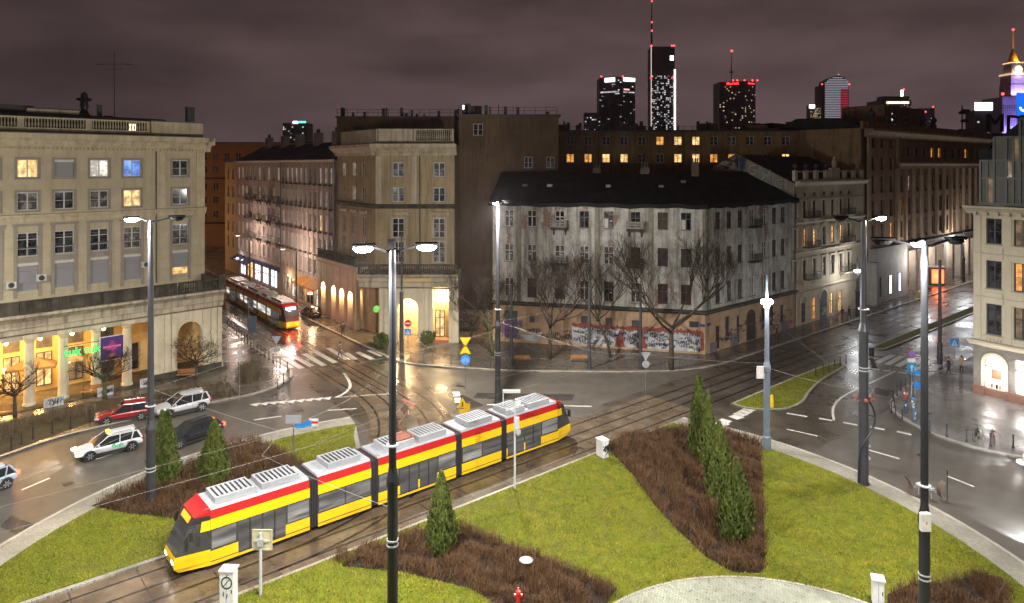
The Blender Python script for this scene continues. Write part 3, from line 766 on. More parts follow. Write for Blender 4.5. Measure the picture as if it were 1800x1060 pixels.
# ================================================================ BUILDING A: arcaded block on the left
A_W = mat('beige_render', (.44, .375, .255), (.365, .305, .205), .5, .8, grime=(.30, .25, .165), bump=.12, bscale=12)
A_T = mat('beige_trim', (.50, .42, .275), (.40, .33, .22), .8, .75, grime=(.26, .22, .15), grime_lo=.46)
A_S = mat('stone_surround', (.27, .235, .19), (.22, .19, .15), .9, .8)
STONE_OLD = mat('weathered_limestone', (.44, .38, .28), (.30, .25, .18), .8, .8, grime=(.085, .07, .05), grime_lo=.48, bump=.3, bscale=10)
STONE_DARK = mat('sooty_stone', (.085, .074, .052), (.035, .031, .023), 1.1, .85, grime=(.02, .018, .015), grime_lo=.46, bump=.3)
STONE_COL = mat('column_limestone', (.52, .455, .33), (.44, .38, .27), .7, .75, grime=(.27, .23, .16), grime_lo=.5, bump=.15)
def building_a():
    d = Vector((.693, .721, 0)); Rr = Vector((-33.2, 75, 0)); Lw = 33.0; L0 = Rr - d * Lw
    b = facade_root('arcaded_building', 'beige arcaded building with stone balustrade at the left, restaurant under its colonnade', 'building', L0, d)
    X = lambda s: Lw - s                                     # s measured from the right corner
    cols = [2.54, 7.2, 10.15, 13.1, 16.0, 18.9, 21.8, 24.7]
    rows = [(19.85, 1.65), (16.85, 1.65), (12.65, 2.15), (9.5, 2.5)]
    panes = [['dark', 'blue', 'white', 'shutter', 'warm', 'dark', 'curtain', 'dark'],
             ['dark', 'warm', 'curtain', 'dark', 'curtain', 'dark', 'dark', 'curtain'],
             ['curtain', 'curtain', 'dark', 'dark', 'dark', 'curtain', 'dark', 'dark'],
             ['shutter'] * 8]
    holes = [(X(s) - .8, X(s) + .8, z, z + h) for z, h in rows for s in cols]
    wall_mb(0, Lw, 8.2, 22.4, holes).build('wall', A_W, b)
    # joints of the stone-faced lower storeys and corner pilasters
    for i, (z, h) in enumerate(rows):
        for j, s in enumerate(cols):
            p = panes[i][j]
            if p == 'shutter':
                o = MB().box(X(s) - .78, X(s) + .78, .10, .14, z, z + h - .22).build('roller_shutter', PANE('shutter'), b)
                MB().box(X(s) - .8, X(s) + .8, .02, .14, z + h - .22, z + h - .003).build('shutter_box', FRAME_W, o)
                if i == 3 and j == 0:
                    MB().quad((X(s) - .74, .09, z + .05), (X(s) + .74, .09, z + .05), (X(s) + .74, .09, z + .75), (X(s) - .74, .09, z + .75)).build('lit_gap', PANE('warm'), o)
            else: window(b, X(s), z, 1.6, h, 'french' if i == 2 else 'two', p, sill=i < 2)
            if i < 2:
                f = MB()
                f.box(X(s) - 1.0, X(s) - .805, -.05, .0, z - .18, z + h + .2); f.box(X(s) + .805, X(s) + 1.0, -.05, .0, z - .18, z + h + .2)
                f.box(X(s) - .805, X(s) + .805, -.05, .0, z + h + .005, z + h + .2); f.box(X(s) - .805, X(s) + .805, -.08, .0, z - .18, z - .075)
                f.build('surround', A_S, b)
    for s in cols:
        f = MB()
        for sg in (-1, 1): f.box(X(s) + sg * .94 - .13, X(s) + sg * .94 + .13, -.07, .0, 8.9, 15.4)
        f.box(X(s) - .805, X(s) + .805, -.05, .0, 12.1, 12.6); f.box(X(s) - 1.15, X(s) + 1.15, -.14, .0, 15.41, 15.62)
        f.build('surround', A_S, b)
        rl = MB(); rl.box(X(s) - .8, X(s) + .8, -.03, -.0, 13.45, 13.5)
        for k in range(9): c = X(s) - .75 + k * .1875; rl.box(c - .012, c + .012, -.02, 0, 12.68, 13.45)
        rl.build('window_rail', IRON, b)
    MB().extrude_x([(.02, 15.75), (-.1, 15.75), (-.16, 16.1), (-.28, 16.3), (-.28, 16.45), (.02, 16.5)], 0, Lw + .1).build('string_course', A_T, b)
    for s0, s1 in ((.02, .9), (4.05, 4.9)): MB().box(X(s1), X(s0), -.10, .0, 16.55, 22.3).build('pilaster', A_T, b)
    seam = MB()
    for k in range(6): seam.box(0, Lw - .01, -.012, 0, 9.2 + k * 1.05, 9.22 + k * 1.05)
    seam.build('stone_joints', A_S, b)
    cornice(b, -1, Lw + .55, 22.4, 23.9, 1.0, A_T); dentils(b, 0, Lw, 22.55, A_T, -.36)
    MB().box(-1, Lw + .6, -1.02, 2.0, 23.9, 23.98).build('gutter', ZINC, b)
    MB().box(-1, Lw - 5.2, .75, 1.15, 23.98, 24.35).build('parapet_base', A_T, b)
    balustrade(b, 0, Lw - 5.3, .95, 24.35, 1.15, A_T, name='roof_balustrade', posts=6)
    MB().box(Lw - 5.2, Lw + .05, .6, 1.1, 23.98, 25.5).build('parapet', A_T, b)
    MB().box(Lw - 5.3, Lw + .1, .5, 1.2, 25.5, 25.62).build('parapet_cap', ZINC, b)
    for s in (7.0, 6.6, 25.3, 25.9, 27.1, 27.6):
        MB().box(X(s) - .12, X(s) + .12, 1.3, 1.4, 24.5, 25.2).build('roof_light', emit('lamp_warm_dim', (1, .8, .5), 3), b)
    MB().box(-1, Lw - .3, 1.4, 14, 23.98, 24.6).build('roof', ROOFP, b)
    MB().extrude_y([(0, 24.6), (Lw - 1.2, 24.6), (Lw - 3, 25.9), (0, 26.2)], 3, 12).build('roof', ROOFP, b)
    # body, right-hand gable towards the street
    MB().box(0, Lw - .01, .32, 15, 0.1, 22.4).build('wall', A_W, b)
    sd = MB(); sd.box(Lw - .01, Lw, .0, 40, 8.2, 22.4); sd.build('wall', A_W, b)
    MB().box(Lw, Lw + .7, -1, 40, 23.1, 23.9).build('cornice', A_T, b)
    downpipe(b, X(4.95), 8.9, 22.4)
    for s, z in ((6.0, 10.9), (15.0, 10.6), (17.3, 10.2)):
        ac = MB().box(X(s) - .38, X(s) + .38, -.4, -.03, z - .3, z + .3).build('air_conditioner', FRAME_W, b)
        MB().cyl(0, 0, 0, .02, .24, n=12).build('fan_grille', IRON, ac, (X(s), -.405, z)).rotation_euler = (R(90), 0, 0)
    # ---- arcade 4.5 m in front
    yF = -4.5; Xf = lambda s: Lw - .25 - s
    ent = MB(); ent.extrude_x([(yF + 4.45, 6.35), (yF + .25, 6.35), (yF - .02, 6.5), (yF - .02, 6.95), (yF - .12, 7.0), (yF - .12, 7.55), (yF - .35, 7.8), (yF - .62, 8.0), (yF - .62, 8.2), (yF + 4.45, 8.2)], 0, Lw + .05)
    ent.build('entablature', STONE_OLD, b)
    balustrade(b, 0, Lw - 4.6, yF - .1, 8.2, 1.15, STONE_DARK, name='terrace_balustrade', panels=[(0, 60)])
    balustrade(b, Lw - 4.4, Lw - .3, yF - .1, 8.2, 1.15, STONE_DARK, name='terrace_balustrade', posts=2.7)
    MB().box(Lw - .4, Lw - .1, yF + .08, .0, 8.2, 9.3).build('terrace_balustrade', STONE_DARK, b)
    MB().box(Lw - .55, Lw + .1, yF - .4, yF + .3, 8.2, 9.75).build('corner_pier', STONE_DARK, b)
    for s in (8.7, 11.3, 13.9, 16.45, 19.0, 21.6, 24.2, 26.8):
        c = Xf(s)
        k = MB().lathe([(.50, .1), (.50, .35), (.44, .45), (.42, 1.6), (.41, 3.4), (.36, 5.6), (.44, 5.75), (.46, 5.9), (.50, 6.0)], c, yF + .42, 0, 16).build('column', STONE_COL, b, smooth=False)
        MB().box(c - .56, c + .56, yF - .1, yF + .94, 6.0, 6.345).build('capital', STONE_COL, k)
    # arch bay between piers
    ab = MB(); arch_wall(ab, Xf(6.6), Xf(0), .1, 4.15, 6.34, Xf(3.1), 1.18, .8); 
    for i, v_ in enumerate(ab.v): ab.v[i] = (v_[0], v_[1] + yF, v_[2])
    ab.build('arch_wall', STONE_COL, b)
    o = arch_band(Xf(3.1), 4.15, 1.18, .34, yF - .09, yF + .0).build('archivolt', STONE_COL, b)
    for s in (6.3, 5.25, 4.6, 1.6, .75, .1):
        pl = MB(); pl.box(Xf(s) - .22, Xf(s) + .22, yF - .14, yF, .9, 6.34); pl.box(Xf(s) - .3, Xf(s) + .3, yF - .2, yF, 3.9, 4.12); pl.box(Xf(s) - .3, Xf(s) + .3, yF - .22, yF, .1, .9); pl.build('pilaster', STONE_COL, b)
    MB().box(Xf(0) - .8, Xf(0), yF + .8, yF + 1.6, .1, 6.34).build('pier', STONE_COL, b)
    MB().box(0, Lw - .3, yF + .1, .0, 5.95, 6.36).build('arcade_ceiling', mat('arcade_ceiling', (.40, .34, .25), None, 1, .8), b)
    # ground floor wall with shop fronts behind the colonnade
    ocre = mat('ochre_render', (.52, .36, .15), (.43, .29, .12), .8, .7)
    MB().box(0, Lw - .2, -.05, .3, .1, 6.0).build('ground_floor_wall', ocre, b)
    for s, kind in ((9.3, 'dark'), (11.95, 'dim'), (14.5, 'warm'), (17.0, 'warm'), (19.6, 'warm'), (22.2, 'amber')):
        window(b, Xf(s), .6, 1.25, 3.1, 'cross', kind, y=-.10, fm=FRAME_D, sill=False)
        window(b, Xf(s), 4.1, 1.25, 1.7, 'single', 'dim' if kind != 'dark' else 'dark', y=-.10, fm=FRAME_B, sill=False)
    window(b, Xf(7.0), .5, 1.1, 2.6, 'two', 'dark', y=-.1, fm=FRAME_D, sill=False)
    o = MB().box(Xf(3.1) - .5, Xf(3.1) + .3, -.5, -.1, 3.6, 4.2).build('hanging_box', FRAME_W, b)
    MB().box(Xf(4.2) - .35, Xf(4.2) + .35, -.25, -.06, 3.9, 4.6).build('red_shop_sign', emit('neon_red', (1, .03, .05), 2.5), b)
    for s, w_, e in ((10.2, .0, 90), (12.8, .0, 300), (15.3, .0, 600), (17.8, .0, 760), (20.4, .0, 760), (23.0, .0, 600)):
        lp = MB().lathe([(.03, .0), (.16, .1), (.2, .25), (.12, .4)], Xf(s), -2.4, 5.3, 8).build('arcade_lamp', emit('lamp_warm', (1, .72, .35), 9), b)
        point_light('bulb', lp, (Xf(s), -2.4, 5.0), e * 1.05, (1, .54, .16), .15)
        if e > 100:
            w2 = MB().lathe([(.05, 0), (.13, .1), (.13, .4), (.05, .5)], Xf(s) + .3, -.28, 2.3, 8).build('wall_lamp', emit('lamp_warm', (1, .72, .35), 9), b)
            point_light('bulb', w2, (Xf(s) + .3, -.55, 2.6), e * .9, (1, .52, .13), .12)
    pl_ = MB().box(Xf(6.6), Xf(0) + .02, yF - .26, yF - .201, .11, .75).build('plinth', STONE_DARK, b)
    MB().box(0, Lw + .1, yF - .9, -.1, .115, .2).build('arcade_step', STONE_DARK, b)
    return b, L0, d, Xf, yF, Lw
BA, A0, AD, A_XF, A_YF, A_LW = building_a()
def a_world(s, y, z):
    """Point on building A: s from the right end of its arcade, y in front (negative) or behind."""
    p = A0 + AD * A_XF(s) + Vector((-AD.y, AD.x, 0)) * y; return Vector((p.x, p.y, z))
A_ANG = math.atan2(AD.y, AD.x)
def a_roof(px, y, z):
    p = A0 + Vector((-AD.y, AD.x, 0)) * y; p = p + AD * along(p, AD, px); return Vector((p.x, p.y, z))

# ================================================================ BUILDING B: corner block across the street
B_W = mat('tan_render', (.36, .275, .16), (.28, .21, .12), .6, .8, grime=(.15, .112, .07), grime_lo=.45, bump=.12)
B_T = mat('tan_trim', (.45, .385, .28), (.36, .30, .21), .8, .75, grime=(.20, .165, .115), grime_lo=.46)
def building_b():
    P0 = Vector((-16.9, 86, 0)); d = Vector((1, 0, 0)); W = 9.75
    b = facade_root('corner_arcade_building', 'tan corner building with lit arches and dark balustrade beside the blank brown wall', 'building', P0, d)
    cx = [along(P0, d, 700), along(P0, d, 772)]
    rows = [(19.55, 1.75), (16.45, 1.75), (12.0, 2.4), (8.9, 2.6)]
    holes = [(c - .72, c + .72, z, z + h) for c in cx for z, h in rows]
    wall_mb(0, W, 8.0, 22.2, holes).build('wall', B_W, b)
    pan = [['curtain', 'curtain'], ['curtain', 'dark'], ['dark', 'curtain'], ['dark', 'curtain']]
    for i, (z, h) in enumerate(rows):
        for j, c in enumerate(cx):
            window(b, c, z, 1.44, h, 'two' if i < 2 else 'french', pan[i][j], sill=i < 3)
            f = MB()
            for sg in (-1, 1): f.box(c + sg * .84 - .11, c + sg * .84 + .11, -.05, 0, z - .1, z + h + .15)
            f.box(c - .725, c + .725, -.05, 0, z + h + .005, z + h + .15); f.build('surround', A_S if i < 2 else B_T, b)
    for c in cx: MB().extrude_x([(0, 14.75), (-.08, 14.75), (-.3, 15.05), (-.3, 15.15), (0, 15.2)], c - 1.3, c + 1.3).build('window_hood', B_T, b)
    # the face along the left street: local frame turned
    e = link('street_face', None, b, (0, 0, 0), ANG_V + math.pi)     # x runs towards the corner
    LS = 11.8
    sx = [-LS + 2.2, -LS + 5.4, -LS + 8.4]
    hs = [(c - .6, c + .6, z, z + h) for c in sx for z, h in rows]
    wl = wall_mb(-LS, 0, 0.1, 22.2, hs)
    def to_b(mb, name, m, par=b):
        ca, sa = math.cos(ANG_V + math.pi), math.sin(ANG_V + math.pi)
        mb.v = [(x * ca - y * sa, x * sa + y * ca, z) for x, y, z in mb.v]; return mb.build(name, m, par)
    bpy.data.objects.remove(e)
    to_b(wl, 'wall', B_W)
    ca, sa = math.cos(ANG_V + math.pi), math.sin(ANG_V + math.pi)
    rnd = random.Random(2)
    for i, (z, h) in enumerate(rows):
        for c in sx:
            o = window(b, c, z, 1.2, h, 'two', pick(rnd, [('curtain', 3), ('dark', 2), ('pale', 1)]))
            y_ = .16; o.location = (c * ca - y_ * sa, c * sa + y_ * ca, z); o.rotation_euler = (0, 0, ANG_V + math.pi)
            if i == 2: to_b(MB().extrude_x([(0, 14.75), (-.08, 14.75), (-.28, 15.05), (-.28, 15.15), (0, 15.2)], c - .9, c + .9), 'window_hood', B_T)
    for xa, xb in ((.02, .75), (4.4, 5.1)): MB().box(xa, xb, -.12, 0, 16.2, 22.1).build('pilaster', B_T, b)
    MB().extrude_x([(.02, 15.6), (-.12, 15.6), (-.28, 15.95), (-.28, 16.1), (.02, 16.15)], -.1, W + .05).build('string_course', STONE_DARK, b)
    to_b(MB().extrude_x([(.02, 15.6), (-.12, 15.6), (-.28, 15.95), (-.28, 16.1), (.02, 16.15)], -LS, .1), 'string_course', STONE_DARK)
    cornice(b, -.55, W + .3, 22.2, 23.6, 1.0, B_T); dentils(b, .1, W, 22.45, B_T, -.36)
    m2 = MB(); h_ = 1.4; out = 1.0
    prof = [(.02, 22.2), (-.18, 22.2), (-.25, 22.55), (-.62, 22.97), (-.92, 23.15), (-1, 23.2), (-1, 23.6), (.02, 23.6)]
    to_b(m2.extrude_x(prof, -LS - .6, .55), 'cornice', B_T)
    MB().box(-.4, W + .1, -1.0, 1.5, 23.6, 23.68).build('gutter', ZINC, b)
    pp = MB(); pp.box(.0, W - 5.2, .3, .7, 23.68, 25.5); pp.build('parapet', B_T, b)
    to_b(MB().box(-LS + .4, .25, .3, .7, 23.68, 25.5), 'parapet', B_T)
    balustrade(b, W - 5.1, W - .1, .5, 23.9, 1.6, B_T, name='roof_balustrade', posts=5)
    MB().box(W - 5.2, W, .2, .8, 23.68, 23.9).build('parapet_base', B_T, b)
    # body and roof
    q = [(0.3, .32), (W, .32), (W, 9), (-6.5, 9.4)]
    MB().prism(q, .1, 23.6).build('wall', B_W, b)
    downpipe(b, along(P0, d, 738), 8.0, 22.2)
    # ---- arcade 4.4 m forward on the square, lit from inside
    yF = -4.4; x0, x1 = -.9, along(Vector((-16.9, 81.6, 0)), d, 806)
    ent = MB().extrude_x([(-.03, 6.5), (yF + .2, 6.5), (yF, 6.65), (yF, 7.2), (yF - .15, 7.3), (yF - .15, 7.7), (yF - .45, 8.0), (yF - .45, 8.15), (-.03, 8.15)], x0 - .2, x1)
    ent.build('entablature', B_T, b)
    MB().box(along(Vector((-16.9, 81.6, 0)), d, 708), along(Vector((-16.9, 81.6, 0)), d, 758), yF - .22, yF - .152, 7.3, 7.68).build('stone_panel', mat('ochre_panel', (.55, .4, .16), None, 1, .7), b)
    balustrade(b, x0 - .3, x1 - .1, yF - .05, 8.15, 1.15, STONE_DARK, name='terrace_balustrade', posts=2.6)
    Xp = lambda px: along(Vector((-16.9, 81.6, 0)), d, px)
    aw = MB(); arch_wall(aw, Xp(667), Xp(760), .1, 4.1, 6.49, Xp(717), 1.2, .9)
    aw.v = [(x, y + yF, z) for x, y, z in aw.v]; aw.build('arch_wall', STONE_COL, b)
    arch_band(Xp(717), 4.1, 1.2, .3, yF - .08, yF).build('archivolt', STONE_COL, b)
    MB().box(Xp(789), x1, yF, yF + .9, .1, 6.49).build('pier', STONE_COL, b)
    for px in (670, 679, 690, 740, 750, 758, 792, 802): pr = MB(); pr.box(Xp(px) - .2, Xp(px) + .2, yF - .13, yF - .002, .8, 6.49); pr.box(Xp(px) - .27, Xp(px) + .27, yF - .18, yF - .002, 3.85, 4.08); pr.build('pilaster', STONE_COL, b)
    # shop front right of the arch
    shop = MB().quad((Xp(763), yF + 1.6, 4.6), (Xp(787), yF + 1.6, 4.6), (Xp(787), yF + 1.6, 6.3), (Xp(763), yF + 1.6, 6.3)).build('lit_transom', emit('shop_sign_white', (.9, .9, .95), .9), b)
    MB().box(Xp(762) , Xp(789), yF + 1.7, yF + 1.9, .1, 6.4).build('shop_wall', mat('ochre_render', (.52, .36, .15), None), b)
    window(b, Xp(771), .45, 1.1, 3.2, 'french', 'warm', y=yF + 1.62, fm=FRAME_D, sill=False)
    MB().box(Xp(761), Xp(789), yF - .2, yF + 1.5, .1, .42).build('shop_steps', mat('brown_tile', (.30, .12, .05), None, 2, .4), b)
    # street side arcade: a row of arches with lit niches
    def q37(t): return st(37.0, t) - P0
    s0, s1 = 82.0, 94.6
    ang2 = ANG_V + math.pi
    base_pt = q37(s0)
    def street(mb, name, m):
        mb.v = [(base_pt.x + x * ca - y * sa, base_pt.y + x * sa + y * ca, z) for x, y, z in mb.v]; return mb.build(name, m, b)
    L2 = s1 - s0
    ct = [-1.6, -4.3, -7.0, -10.6]
    aw = MB(); edges = [0, -2.95, -5.65, -8.6, -L2]
    for i, c in enumerate(ct): arch_wall(aw, edges[i + 1], edges[i], .1, 4.0, 6.49, c, .78, .7)
    street(aw, 'arch_wall', B_T)
    street(MB().box(-L2, 0, 1.0, 1.2, .1, 6.4), 'ground_floor_wall', mat('peach_render', (.55, .38, .2), None, 1, .7))
    street(MB().extrude_x([(1.6, 6.5), (0, 6.5), (0, 7.4), (-.35, 7.9), (-.35, 8.15), (1.6, 8.15)], -L2, .9), 'entablature', B_T)
    tb = MB(); tb.box(-L2, .2, -.15, .1, 8.15, 8.3); tb.box(-L2, .2, -.15, .1, 9.15, 9.3); baluster_run(tb, -L2, .1, -.02, 8.3, .85, .3)
    street(tb, 'terrace_balustrade', STONE_DARK)
    MB().box(Xp(667) + .02, x1 - .9, yF + .9, -.1, 6.2, 6.5).build('arcade_ceiling', mat('arcade_ceiling', (.40, .34, .25), None), b)
    MB().box(Xp(660), Xp(761), -.3, -.1, .1, 6.2).build('ground_floor_wall', mat('peach_render', (.55, .38, .2), None), b)
    for px, y_, e in ((700, -2.2, 2600), (735, -2.2, 2600), (776, -3.2, 900)):
        lp = MB().lathe([(.03, 0), (.15, .1), (.2, .25), (.1, .4)], Xp(px), y_, 5.4, 8).build('arcade_lamp', emit('lamp_warm', (1, .72, .35), 9), b)
        point_light('bulb', lp, (Xp(px), y_, 5.1), e, (1, .70, .34), .15)
    for t in (1.6, 4.3, 7.0, 10.6):
        x, y = -t, .45; p = (base_pt.x + x * ca - y * sa, base_pt.y + x * sa + y * ca, 4.6)
        lp = MB().sphere(p, .12, 6).build('arcade_lamp', emit('lamp_warm', (1, .72, .35), 9), b); point_light('bulb', lp, (p[0], p[1], p[2] - .3), 520, (1, .66, .36), .1)
    # green pharmacy-like round sign on the arch pier
    p = at(661, 543, 3.6)
    MB().cyl(0, 0, 0, .12, .42, n=16).build('round_green_sign', emit('green_sign', (.03, .30, .06), .35), b, tuple(p - P0)).rotation_euler = (R(90), 0, .5)
    return b
BB = building_b()
# ================================================================ BUILDING C: derelict white tenement on the corner
def plaster_c():
    m, nt, b = _nodes('peeling_plaster')
    v = _coord(nt, 'Object', (1, 1, 1)); vs = _coord(nt, 'Object', (1.6, 1.6, .10)); vm = _coord(nt, 'Object', (1, 1, .55))
    n1 = _noise(nt, v, .9, 6, .7); n2 = _noise(nt, vs, 1.0, 6, .75); n3 = _noise(nt, vm, .33, 4, .6); n4 = _noise(nt, v, 3.2, 5, .7)
    c = _mix(nt, _map(nt, n1, .36, .62, 0, 1), (.56, .54, .50), (.33, .315, .285))
    c = _mix(nt, _map(nt, n2, .47, .62, 0, .85), c, (.115, .102, .08))
    c = _mix(nt, _map(nt, n4, .60, .72, 0, .7), c, (.24, .22, .19))
    # exposed brick where the plaster has fallen
    br = nt.nodes.new('ShaderNodeTexBrick'); br.inputs['Scale'].default_value = 3.4; br.inputs['Color1'].default_value = (.26, .085, .045, 1)
    br.inputs['Color2'].default_value = (.17, .06, .035, 1); br.inputs['Mortar'].default_value = (.22, .19, .16, 1); br.inputs['Mortar Size'].default_value = .03
    sw = nt.nodes.new('ShaderNodeSeparateXYZ'); nt.links.new(v, sw.inputs[0]); cb = nt.nodes.new('ShaderNodeCombineXYZ')
    nt.links.new(sw.outputs[0], cb.inputs[0]); nt.links.new(sw.outputs[2], cb.inputs[1]); nt.links.new(cb.outputs[0], br.inputs['Vector'])
    edge = nt.nodes.new('ShaderNodeMath'); edge.operation = 'MULTIPLY_ADD'; edge.inputs[1].default_value = .22; nt.links.new(n4, edge.inputs[0]); nt.links.new(n3, edge.inputs[2])
    c = _mix(nt, _map(nt, edge.outputs[0], .70, .73, 0, .85), c, br.outputs[0])
    nt.links.new(c, b.inputs['Base Color']); b.inputs['Roughness'].default_value = .85
    _bump(nt, b, n4, .35, .03); MATS['peeling_plaster'] = m; return m
C_W = plaster_c()
C_G = mat('salmon_render', (.42, .285, .175), (.30, .20, .125), .8, .8, grime=(.20, .13, .085), grime_lo=.5, bump=.2, bscale=8)
C_T = mat('dark_cornice', (.085, .078, .068), (.05, .045, .04), 1.5, .8)
BOARD = mat('grey_boards', (.34, .32, .29), (.2, .19, .17), 2.5, .8)
GRAF_W = mat('graffiti_white', (.42, .42, .43), (.24, .24, .25), 1.2, .6, lo=.4, hi=.62)
GRAF_K = mat('graffiti_black', (.02, .02, .022), None, 2, .6)
GRAF_R = mat('graffiti_red', (.24, .04, .02), (.15, .03, .02), 2, .6)
GRAF_B = mat('graffiti_blue', (.06, .16, .36), None, 2, .6)
GRAF_G = mat('graffiti_green', (.26, .33, .27), (.2, .26, .2), 1.5, .6)
GRAF_P = mat('graffiti_purple', (.14, .09, .2), None, 2, .6)
def scribble(rnd, x0, x1, z0, z1, y, n, w=.04, mb=None):
    """Spray-can scrawl: thin ribbons that loop like handwriting, lying just proud of the wall."""
    mb = mb or MB()
    for _ in range(n):
        x = rnd.uniform(x0, x1 - .3); z = rnd.uniform(z0 + .15, z1 - .15); sz = rnd.uniform(.12, .38)
        L_ = rnd.randint(5, 11); ph = rnd.uniform(0, 6); pts = []
        for k in range(L_ * 4):
            t = k / 4.0; pts.append((x + t * sz * .36 + sz * .30 * math.sin(t * 2.9 + ph), z + sz * .6 * math.sin(t * 3.7 + ph * 2) * (1 - .4 * math.sin(t * .8))))
        pts = [(min(max(a, x0), x1), min(max(c, z0), z1)) for a, c in pts]
        for (a, c), (e, f_) in zip(pts[:-1], pts[1:]):
            dx, dz = e - a, f_ - c; l = math.hypot(dx, dz) or 1e-6
            px, pz = -dz / l * w / 2, dx / l * w / 2
            if l > 1e-3: mb.quad((a - px, y, c - pz), (e - px, y, f_ - pz), (e + px, y, f_ + pz), (a + px, y, c + pz))
    return mb
CC = Vector((21.3, 76.5, 0)); CL = Vector((-2.3, 82.6, 0))
def building_c():
    d = (CC - CL); W = d.length; d.normalize()
    b = facade_root('derelict_tenement', 'derelict white tenement with black roof, peeling plaster and graffiti on the street corner', 'building', CL, d)
    colpx = [895, 935, 984, 1027, 1070, 1117, 1165, 1206]
    cx = [along(CL, d, p) for p in colpx]
    rows = [(13.75, 1.95), (9.65, 2.05), (5.45, 2.25)]
    holes = [(c - .55, c + .55, z, z + h) for c in cx for z, h in rows]
    wall_mb(0, W, 4.75, 16.5, holes, .22).build('wall', C_W, b)
    pn = [['curtain', 'dark', 'dark', 'dark', 'curtain', 'dark', 'board', 'dark'],
          ['curtain', 'curtain', 'curtain', 'curtain', 'curtain', 'board', 'board', 'board'],
          ['curtain', 'board', 'board', 'dark', 'dark', 'dark', 'board', 'board']]
    rot = mat('rotten_board', (.085, .075, .062), (.05, .043, .036), 2, .8)
    rust = mat('rusty_board', (.07, .038, .034), (.045, .025, .022), 2, .8)
    for i, (z, h) in enumerate(rows):
        for j, c in enumerate(cx):
            if pn[i][j] == 'board':
                o = MB().box(c - .54, c + .54, .12, .16, z, z + h).build('boarded_window', rust if i == 2 or (i == 1 and j == 5) else rot, b)
                MB().box(c - .03, c + .03, .09, .12, z, z + h).build('batten', FRAME_B, o); MB().box(c - .54, c + .54, .095, .118, z + h * .6, z + h * .6 + .07).build('batten', FRAME_B, o)
            else:
                o = window(b, c, z, 1.1, h, 'cross', pn[i][j], y=.14, fm=FRAME_W if j < 3 or i == 1 or (i == 2 and j in (0, 3, 5)) else FRAME_B)
                if j % 2 == 0 or i == 1: MB().box((-.32 if j % 2 else .12), (-.10 if j % 2 else .34), -.02, .0, h * .40, h * .40 + .16).build('notice', FRAME_W, o)
            if i == 0 and j == 4: MB().box(c - .5, c - .06, .05, .08, z + .08, z + h * .58).build('white_board', FRAME_W, b)
            if i == 0 and j == 7: MB().box(c - .5, c - .06, .05, .08, z + .08, z + h * .58).build('white_board', FRAME_W, b)
    # shallow rain-stained pilaster strips
    pst = MB()
    for px in (912, 1050, 1144, 1240): x = along(CL, d, px); pst.box(x - .3, x + .3 if px < 1240 else W - .01, -.06, 0, 4.95, 16.4)
    pst.build('pilaster', mat('stained_plaster', (.34, .32, .26), (.20, .185, .14), .8, .85, grime=(.10, .092, .065), grime_lo=.42), b)
    for j, z in ((2, 13.7), (2, 9.6), (5, 13.7), (5, 9.6)): iron_balcony(b, cx[j], z, 1.9, C_T, .85, .95, BOARD if (j == 2 or z > 10) else mat('rusty_board', (.07, .038, .034), None))
    MB().extrude_x([(.02, 4.45), (-.1, 4.45), (-.2, 4.6), (-.5, 4.72), (-.5, 4.85), (.02, 4.95)], -.1, W + .25).build('string_course', C_T, b)
    gd = [along(CL, d, p) for p in (898, 935, 1027, 1070, 1117)]
    gw_ = [(1.6, .6, 3.2), (.65, 2.5, 1.0), (.75, 2.55, 1.1), (.75, 2.45, 1.1), (.85, 2.35, 1.1)]
    wall_mb(0, W, .1, 4.45, [(c - w / 2, c + w / 2, z, z + h) for c, (w, z, h) in zip(gd, gw_)], .2).build('ground_floor_wall', C_G, b)
    for c, (w, z, h) in zip(gd, gw_): MB().box(c - w / 2, c + w / 2, .12, .16, z, z + h).build('steel_shutter', mat('steel_shutter', (.05, .055, .07), (.03, .03, .04), 2, .5), b)
    rnd = random.Random(11)
    x1_ = along(CL, d, 1005)
    g = MB().box(x1_, W - .35, -.02, -.002, .35, 2.55).build('graffiti_paint', GRAF_W, b); g['label'] = 'white painted band covered in black tags and red paint'
    sc = MB(); scribble(rnd, x1_, W - .4, .4, 2.6, -.026, 120, .05, sc); sc.build('black_tags', GRAF_K, g)
    # ragged red band above the white
    rd = MB(); x = x1_
    while x < W - .3:
        w_ = rnd.uniform(.12, .4); rd.box(x, min(x + w_, W - .2), -.031, -.021, 2.42 - rnd.uniform(0, .22), 2.58 + rnd.uniform(0, .3)); x += w_ * .9
    rd.box(W - .5, W - .15, -.030, -.0205, .5, 2.5)
    for cxx in (along(CL, d, 1088), along(CL, d, 1127)): rd.add([(cxx - .5, -.032, .35), (cxx + .7, -.032, .35), (cxx + .1, -.032, 2.4)], [(0, 1, 2)])
    rd.build('red_paint', GRAF_R, g)
    l = MB(); scribble(rnd, .2, 3.6, .4, 2.8, -.008, 40, .06, l); l.build('purple_tags', GRAF_P, b)
    l = MB(); scribble(rnd, 3.4, x1_, .35, 1.9, -.009, 26, .05, l); l.build('grey_tags', GRAF_K, b)
    l = MB().extrude_y([(along(CL, d, 915), 1.0), (along(CL, d, 925), .4), (along(CL, d, 945), .4), (along(CL, d, 955), 1.6), (along(CL, d, 938), 1.15)], -.018, -.003); l.build('painted_wing', GRAF_W, b)
    # side face along the avenue
    ang = ANG_U - math.atan2(d.y, d.x); ca, sa = math.cos(ang), math.sin(ang); LS = 20.0
    def side(mb, name, m, par=None): mb.v = [(W + x * ca - y * sa, x * sa + y * ca, z) for x, y, z in mb.v]; return mb.build(name, m, par or b)
    spx = [1262, 1282, 1301, 1322, 1344, 1361, 1376]
    sx = [along(CC, U, p) for p in spx]
